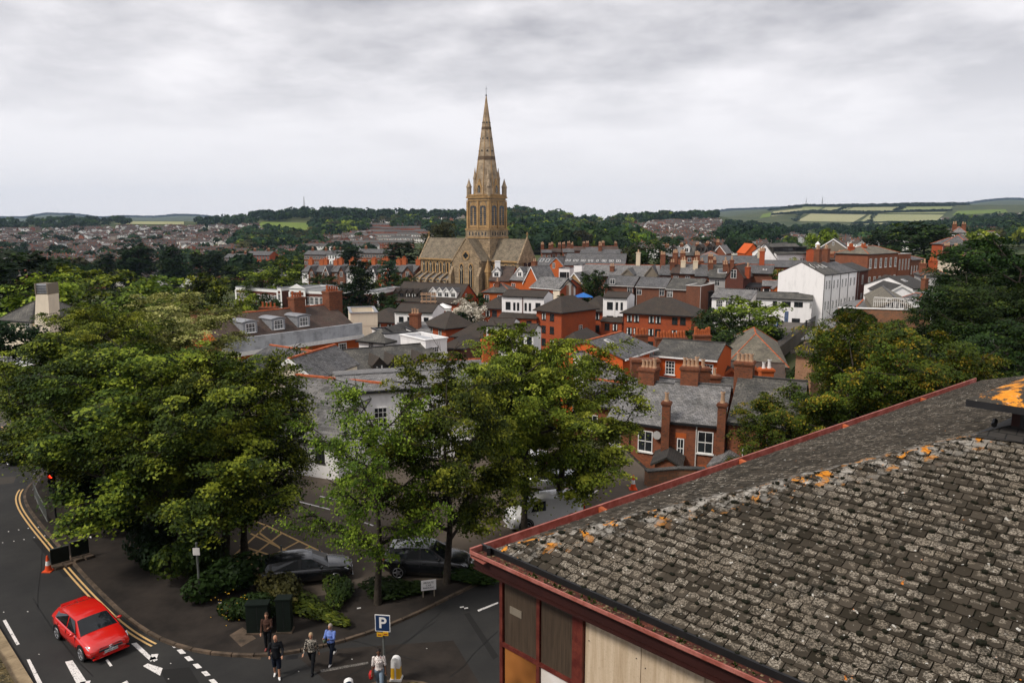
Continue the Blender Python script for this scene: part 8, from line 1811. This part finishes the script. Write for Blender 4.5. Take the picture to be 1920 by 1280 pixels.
q = at_d(1457, 625, 145); r_ = thing('beacon_post', 'black and white banded crossing post on the bridge road', 'post', (q.x, q.y, q.z - .8));
for k_ in range(5): MB().tube((0, 0, k_ * .5), (0, 0, k_ * .5 + .5), .09, .09, 8).build('band', 'white_paint' if k_ % 2 else 'black_paint', r_)
A2, B2 = at_d(-18, 668, 64), at_d(22, 668, 64); q = thing('road_sign', 'grey back of a large road sign with crossbars at the left edge', 'sign'); zb2 = zrow(697, 64)
MB().box(A2.x, B2.x, 64, 64.05, zb2, A2.z).build('plate', 'grey_wall', q)
for x in (A2.x + .2, B2.x - .3): MB().tube((x, 63.9, 0), (x, 63.9, A2.z + .1), .06, .06, 6).build('post', 'pole_grey', q)
for k_ in range(4): z = zb2 + .12 + k_ * (A2.z - zb2 - .24) / 3; MB().box(A2.x, B2.x, 63.93, 64, z - .03, z + .03).build('crossbar', 'pole_grey', q)
q = at_d(1835, 640, 60); r_ = thing('tv_aerial', 'television aerial on a thin pole in front of the dark right-hand tree', 'aerial', (q.x, q.y, q.z)); MB().tube((0, 0, -9), (0, 0, .3), .035, .03, 6).build('pole', 'steel', r_)
m = MB(); m.tube((-.1, 0, .1), (1.5, .3, .1), .02, .02, 4)
for i in range(9): x = .1 + i * .16; m.tube((x, x * .2 - .05, -.12), (x, x * .2 + .05, .30), .012, .012, 4)
m.build('antenna', 'steel', r_)
def mast(lab, px, top, D, base_row, w):
 b_ = at_d(px, base_row, D); t_ = zrow(top, D); q = thing('radio_mast', lab, 'mast', (b_.x, D, b_.z)); H2 = t_ - b_.z; m = MB()
 for i in range(10):
  z0, z1 = H2 * i / 10, H2 * (i + 1) / 10; w0, w1 = w * (1 - i / 11), w * (1 - (i + 1) / 11)
  for sx_, sy_ in ((1, 1), (1, -1), (-1, 1), (-1, -1)): m.tube((sx_ * w0, sy_ * w0, z0), (sx_ * w1, sy_ * w1, z1), w * .1, w * .1, 3); m.tube((sx_ * w0, sy_ * w0, z0), (-sx_ * w1, sy_ * w1, z1), w * .06, w * .06, 3)
 m.build('lattice', 'pole_grey', q)
mast('tall lattice mast on the wooded skyline left of the church', 571, 368, 2000, 402, 2.4); mast('lattice pylon on the right-hand farmland skyline', 1541, 370, 3600, 392, 3.6); mast('fainter pylon left of the other on the farmland skyline', 1511, 371, 5200, 388, 3.6); mast('short thin mast on the wooded hill right of the spire', 1053, 394, 2000, 405, 2); mast('tiny tower on the blue hills at the far left', 97, 400, 8200, 405, 14)
# trees placed one by one
def T(kind, lab, px, py_top, d, r, leaf, z=None, base=None, **kw):
 x = xpx(px, d, 5); zt = zrow(py_top, d); zb_ = ground(x, d) if base is None else base
 return tree(kind, lab, x, d, zt - zb_, r, leaf, z=zb_, **kw)
def Tb(kind, lab, bx, by, top_row, r, leaf, **kw):
 a = g(bx, by, .12); return tree(kind, lab, a[0], a[1], zrow(top_row, a[1]) - .12, r, leaf, z=.12, **kw)
Tb('near3', 'thin-leaved young street tree in the middle, its branches showing against the white wall', 712, 1132, 702, 3.3, 'leaf_fresh')
Tb('near0', 'dense street tree right of the thin one, over the tall black car', 842, 1092, 655, 3.5, 'leaf_green')
Tb('near1', 'bright street tree whose fresh top stands before the red flats', 985, 1000, 598, 3.9, 'leaf_yellow')
Tb('near2', 'spreading street tree reaching over the brick terrace and car park', 1050, 972, 632, 4.8, 'leaf_yellow')
Tb('near1', 'big dark street tree above the yellow hatching, first of a pair', 425, 1062, 672, 4.7, 'leaf_green', rz=1.0)
Tb('near2', 'big street tree beside the yellow hatching reaching towards the white wall, second of a pair', 462, 1040, 640, 3.7, 'leaf_green', rz=2.2)
Tb('near0', 'broad dark tree over the shaded pavement at the street bend', 285, 1020, 628, 5.4, 'leaf_green', rz=4.0)
Tb('near2', 'tall dark tree left of the bend above the barrier', 205, 965, 600, 5.2, 'leaf_green', rz=3.0)
Tb('near0', 'dark tree at the corner above the traffic light', 122, 925, 660, 3.8, 'leaf_green', rz=5.0)
T('near1', 'yellowish tree crown behind the bend', 200, 566, 62, 4.2, 'leaf_yellow', rz=2.6)
T('near0', 'pale yellow-green tree standing tallest above the left-hand group', 330, 545, 70, 6.4, 'leaf_pale', rz=.4)
T('near2', 'dark green tree beside the tapering white wall', 172, 560, 66, 4.4, 'leaf_green', rz=1.3)
T('near1', 'green tree joining the pale tree and the georgian terrace', 395, 660, 60, 4.2, 'leaf_yellow', rz=.9)
T('mid0', 'very dark tree at the left edge', 0, 590, 74, 4.2, 'leaf_dark'); T('mid1', 'black-green tree behind the tapering wall at the left edge', 15, 460, 120, 10, 'leaf_dark')
T('mid2', 'yellow-green tree above the tapering wall', 85, 508, 110, 6.0, 'leaf_yellow'); T('mid0', 'olive tree left of the crown of the pale tree', 150, 488, 125, 8.0, 'leaf_green'); T('mid1', 'bushy yellow-green tree behind the pale tree', 285, 510, 110, 6.5, 'leaf_fresh')
T('mid1', 'large round bright green tree above the georgian roof', 396, 505, 135, 5.2, 'leaf_green'); T('mid2', 'small bright yellow-green tree above the brick chimneys', 448, 551, 118, 3.0, 'leaf_yellow'); T('mid0', 'dark tree before the white windowed block', 495, 547, 150, 3.6, 'leaf_deep')
T('mid2', 'round bright green tree left of the villas', 535, 484, 240, 7.0, 'leaf_green'); T('mid0', 'green tree left of the round bright one', 488, 500, 235, 6.0, 'leaf_fresh'); T('mid1', 'darker tree at the left of the villa gardens', 455, 492, 260, 8.0, 'leaf_deep')
T('mid0', 'dark tree in the garden of the first villa', 604, 512, 250, 4.6, 'leaf_deep'); T('mid2', 'light green bushes at the foot of the villas', 575, 530, 235, 4.4, 'leaf_fresh')
for k, (px, top, r, lab) in enumerate([(258, 455, 6.5, 'broad dark poplar clump in the valley left of centre'), (320, 458, 4.5, 'dark columnar poplar right of the broad clump'), (373, 472, 4.5, 'dark poplar further right'), (398, 472, 4, 'dark poplar at the end of the line'), (196, 472, 4, 'thin dark poplar left of the broad clump'), (240, 462, 4.5, 'dark poplar forming the left side of the broad clump')]):
 T('column0', lab, px, top, 330, r, 'leaf_dark')
T('column0', 'tall dark narrow conifer in front of the white windowed block', 676, 482, 190, 3.0, 'leaf_dark'); T('cone0', 'dark conifer left of the tall narrow one', 650, 526, 188, 4.2, 'leaf_dark'); T('cone0', 'dark cedar rising behind the orange chimneys', 655, 460, 330, 9, 'leaf_dark'); T('cone0', 'dark cedar beside the end of the nave', 752, 450, 300, 9.5, 'leaf_dark'); T('mid1', 'dark oak rising above the left end of the nave', 828, 412, 330, 9.5, 'leaf_brown')
T('cone0', 'thin feathery conifer in front of the right-hand villas', 728, 484, 225, 4, 'leaf_blue'); T('mid0', 'green tree in the gardens below the nave', 756, 508, 220, 4, 'leaf_deep'); T('mid2', 'light green tree beside the tall conifer', 690, 512, 215, 4.5, 'leaf_green'); T('mid1', 'bright yellow-green tree behind the villa chimneys', 708, 485, 330, 5, 'leaf_yellow')
T('mid1', 'bush by the dark end of the windowed block', 722, 545, 190, 4, 'leaf_deep'); T('mid2', 'dark trees at the foot of the brown roofed terrace', 745, 560, 188, 4, 'leaf_deep')
T('mid0', 'cream-blossomed tree beside the marquee', 884, 556, 165, 4.2, 'blossom'); T('mid2', 'dark green shrubby tree behind the blossom', 893, 548, 172, 4, 'leaf_deep'); T('cone0', 'small dark conifer under the blossom tree', 865, 580, 160, 2, 'leaf_dark'); T('mid1', 'orange-flowering shrub left of the blossom tree', 852, 585, 164, 1.8, 'leaf_lime')
T('mid1', 'round dark green tree between the cream gable and brown brick backs', 1110, 502, 188, 4.3, 'leaf_deep'); T('mid0', 'shrub climbing behind the centre flats', 1050, 548, 172, 3, 'leaf_deep')
T('mid2', 'large dark tree standing on the skyline of the school roofs', 1215, 446, 235, 7.4, 'leaf_deep'); T('mid1', 'left half of the large dark skyline tree', 1190, 456, 238, 6, 'leaf_brown')
T('mid0', 'bright green tree beside the white cottages', 1410, 553, 140, 6.2, 'leaf_fresh'); T('mid2', 'darker green tree below the bright one', 1368, 585, 128, 6.2, 'leaf_deep'); T('mid1', 'dark tree beside the long red block', 1335, 572, 145, 3.8, 'leaf_deep'); T('mid0', 'dark shrubby tree at the foot of the bridge', 1345, 608, 118, 5, 'leaf_deep')
T('mid2', 'small green tree behind the terracotta gable', 1465, 502, 180, 3, 'leaf_green'); T('mid0', 'bright green tree beside the timber gable', 1538, 424, 300, 7, 'leaf_fresh'); T('mid1', 'yellow-green tree right of the pink house', 1835, 427, 250, 7, 'leaf_yellow')
T('mid0', 'pale tree by the dark dormers of the white hall', 1492, 480, 225, 3, 'leaf_pale')
T('mid1', 'huge dark tree behind the tall brick georgian house', 1730, 412, 260, 14, 'leaf_deep'); T('mid2', 'dark tree left of the huge one', 1660, 428, 290, 9, 'leaf_dark')
T('mid0', 'dense dark crown behind the huge tree at the right edge', 1935, 440, 100, 11, 'leaf_dark'); T('near1', 'dark rounded crown low in the huge right-hand tree', 1870, 505, 74, 6.2, 'leaf_deep', rz=2.2)
T('near2', 'huge dark tree filling the right edge', 1905, 428, 78, 9.0, 'leaf_deep', rz=1.0); T('near0', 'dark tree hanging below the huge one at the right edge', 1835, 520, 70, 5.6, 'leaf_deep', rz=2); T('near1', 'dark tree at the lower right behind the near roof', 1880, 590, 60, 6.0, 'leaf_deep', rz=4); T('near2', 'dark crown against the white cottages at the right', 1790, 495, 88, 5.0, 'leaf_deep', rz=5.5)
T('near0', 'lime tree with orange-tinged leaves above the near roof, left crown', 1592, 602, 47, 4.0, 'leaf_lime', rz=.7, base=-1); T('near1', 'lime tree with orange-tinged leaves above the near roof, right crown', 1690, 592, 49, 5.4, 'leaf_lime', rz=3.3, base=-1); T('near2', 'low orange-tinged crown overhanging the brick terrace', 1475, 728, 46, 3.2, 'leaf_lime', rz=2.1, base=-1); T('near0', 'right-hand orange-tinged crown above the long red gutter', 1790, 655, 44, 3.6, 'leaf_lime', rz=5.1, base=-1); T('near1', 'orange-tinged crown in front of the great brick wall', 1600, 575, 60, 3.4, 'leaf_lime', rz=1.1, base=-1)
SH = [(420, 1120, 2.2, 1.6, 1.9, 'leaf_deep', 'dark shrub bank below the hatching'), (360, 1085, 2.4, 1.7, 2.1, 'leaf_deep', 'dark shrubs beside the lamp post'), (460, 1165, 1.7, 1.2, 1.3, 'leaf_deep', 'shrub with yellow flowers beside the street cabinet'), (540, 1130, 2.2, 1.1, 1.2, 'leaf_brown', 'brownish flowering shrub behind the narrow cabinet'), (600, 1150, 2.6, .9, .65, 'leaf_green', 'low clipped green shrub bed right of the cabinets'), (640, 1122, 2.2, .9, .6, 'leaf_deep', 'dark part of the low shrub bed'), (750, 1110, 2.0, 1.1, .8, 'leaf_deep', 'low dark hedge around the white notice'), (860, 1085, 2.4, 1.0, .7, 'leaf_deep', 'low dark hedge behind the tall black car'), (300, 1050, 2.4, 1.8, 2.0, 'leaf_dark', 'dark undergrowth at the bend'), (240, 1000, 2.6, 2.0, 2.2, 'leaf_dark', 'dark undergrowth under the left-hand trees'), (180, 930, 3.0, 2.2, 2.2, 'leaf_dark', 'dark undergrowth behind the guard railing'), (330, 990, 3.0, 2.4, 2.4, 'leaf_dark', 'dark undergrowth below the big left-hand trees'), (250, 930, 3.4, 2.4, 2.6, 'leaf_dark', 'dark undergrowth behind the shaded pavement')]
for k, (x, y, sx_, sy_, h_, lf, lab) in enumerate(SH): a = g(x, y, .12); bush(lab, a[0], a[1], sx_, sy_, h_, lf, k, z=.1)
m = MB(); a = g(452, 1148, .12); rr_ = random.Random(4)
for i in range(60): m.ball((a[0] + rr_.gauss(0, .5), a[1] - .7 + rr_.gauss(0, .3), .3 + rr_.uniform(0, 1.2)), .025, 4)
tag(m.build('yellow_flowers', 'sign_yellow'), 'sprinkle of small yellow flowers on the shrub beside the street cabinet', 'flowers', kind='stuff')
for k, (x, d, z_) in enumerate([(1395, 108, -5), (1420, 118, -5), (1440, 135, -4.5), (1470, 90, -4), (1505, 96, -3.6), (1300, 112, -9), (1480, 78, -5)]): bush(['scrub beside the hipped barn', 'green bank under the bridge railing', 'green scrub by the bridge road', 'shrub by the thatched lodge', 'shrubs between the barn and the slate range', 'scrub at the foot of the red flats', 'garden shrub beside the thatched lodge'][k], xpx(x, d, z_), d, 3.4, 2.6, 3.0, 'leaf_green' if k % 2 else 'leaf_deep', k, z=z_)
ivy = bush('dark ivy climbing the great brick wall', xpx(1612, 98, 2), 98.6, 3.6, .7, 3.4, 'leaf_deep', 0, 'ivy', 'ivy', z=zrow(604, 98) - 1.5, rz=0)
q = thing('car_park_building', 'concrete multi-storey car park the view is taken from', 'building')
MB().box(-40, 30, -42, -1.6, 0, 16.4).build('deck', 'grey_wall', q); MB().box(-40, 30, -1.9, -1.6, 16.4, 17.3).build('parapet', 'grey_wall', q)
# haze
hm_ = bpy.data.materials.new('haze'); hm_.use_nodes = True; hn = hm_.node_tree.nodes; hn.clear()
pv_ = hn.new('ShaderNodeVolumePrincipled'); pv_.inputs['Color'].default_value = (.52, .70, .95, 1); pv_.inputs['Density'].default_value = 4.6e-5; pv_.inputs['Anisotropy'].default_value = 0.2
ho_ = hn.new('ShaderNodeOutputMaterial'); hm_.node_tree.links.new(pv_.outputs[0], ho_.inputs['Volume'])
me = MB().box(-28000, 28000, -300, 9500, -420, 420).mesh('haze', []); me.materials.append(hm_)
tag(link('haze', me), 'thin bluish haze over the far hills', 'haze', kind='stuff')
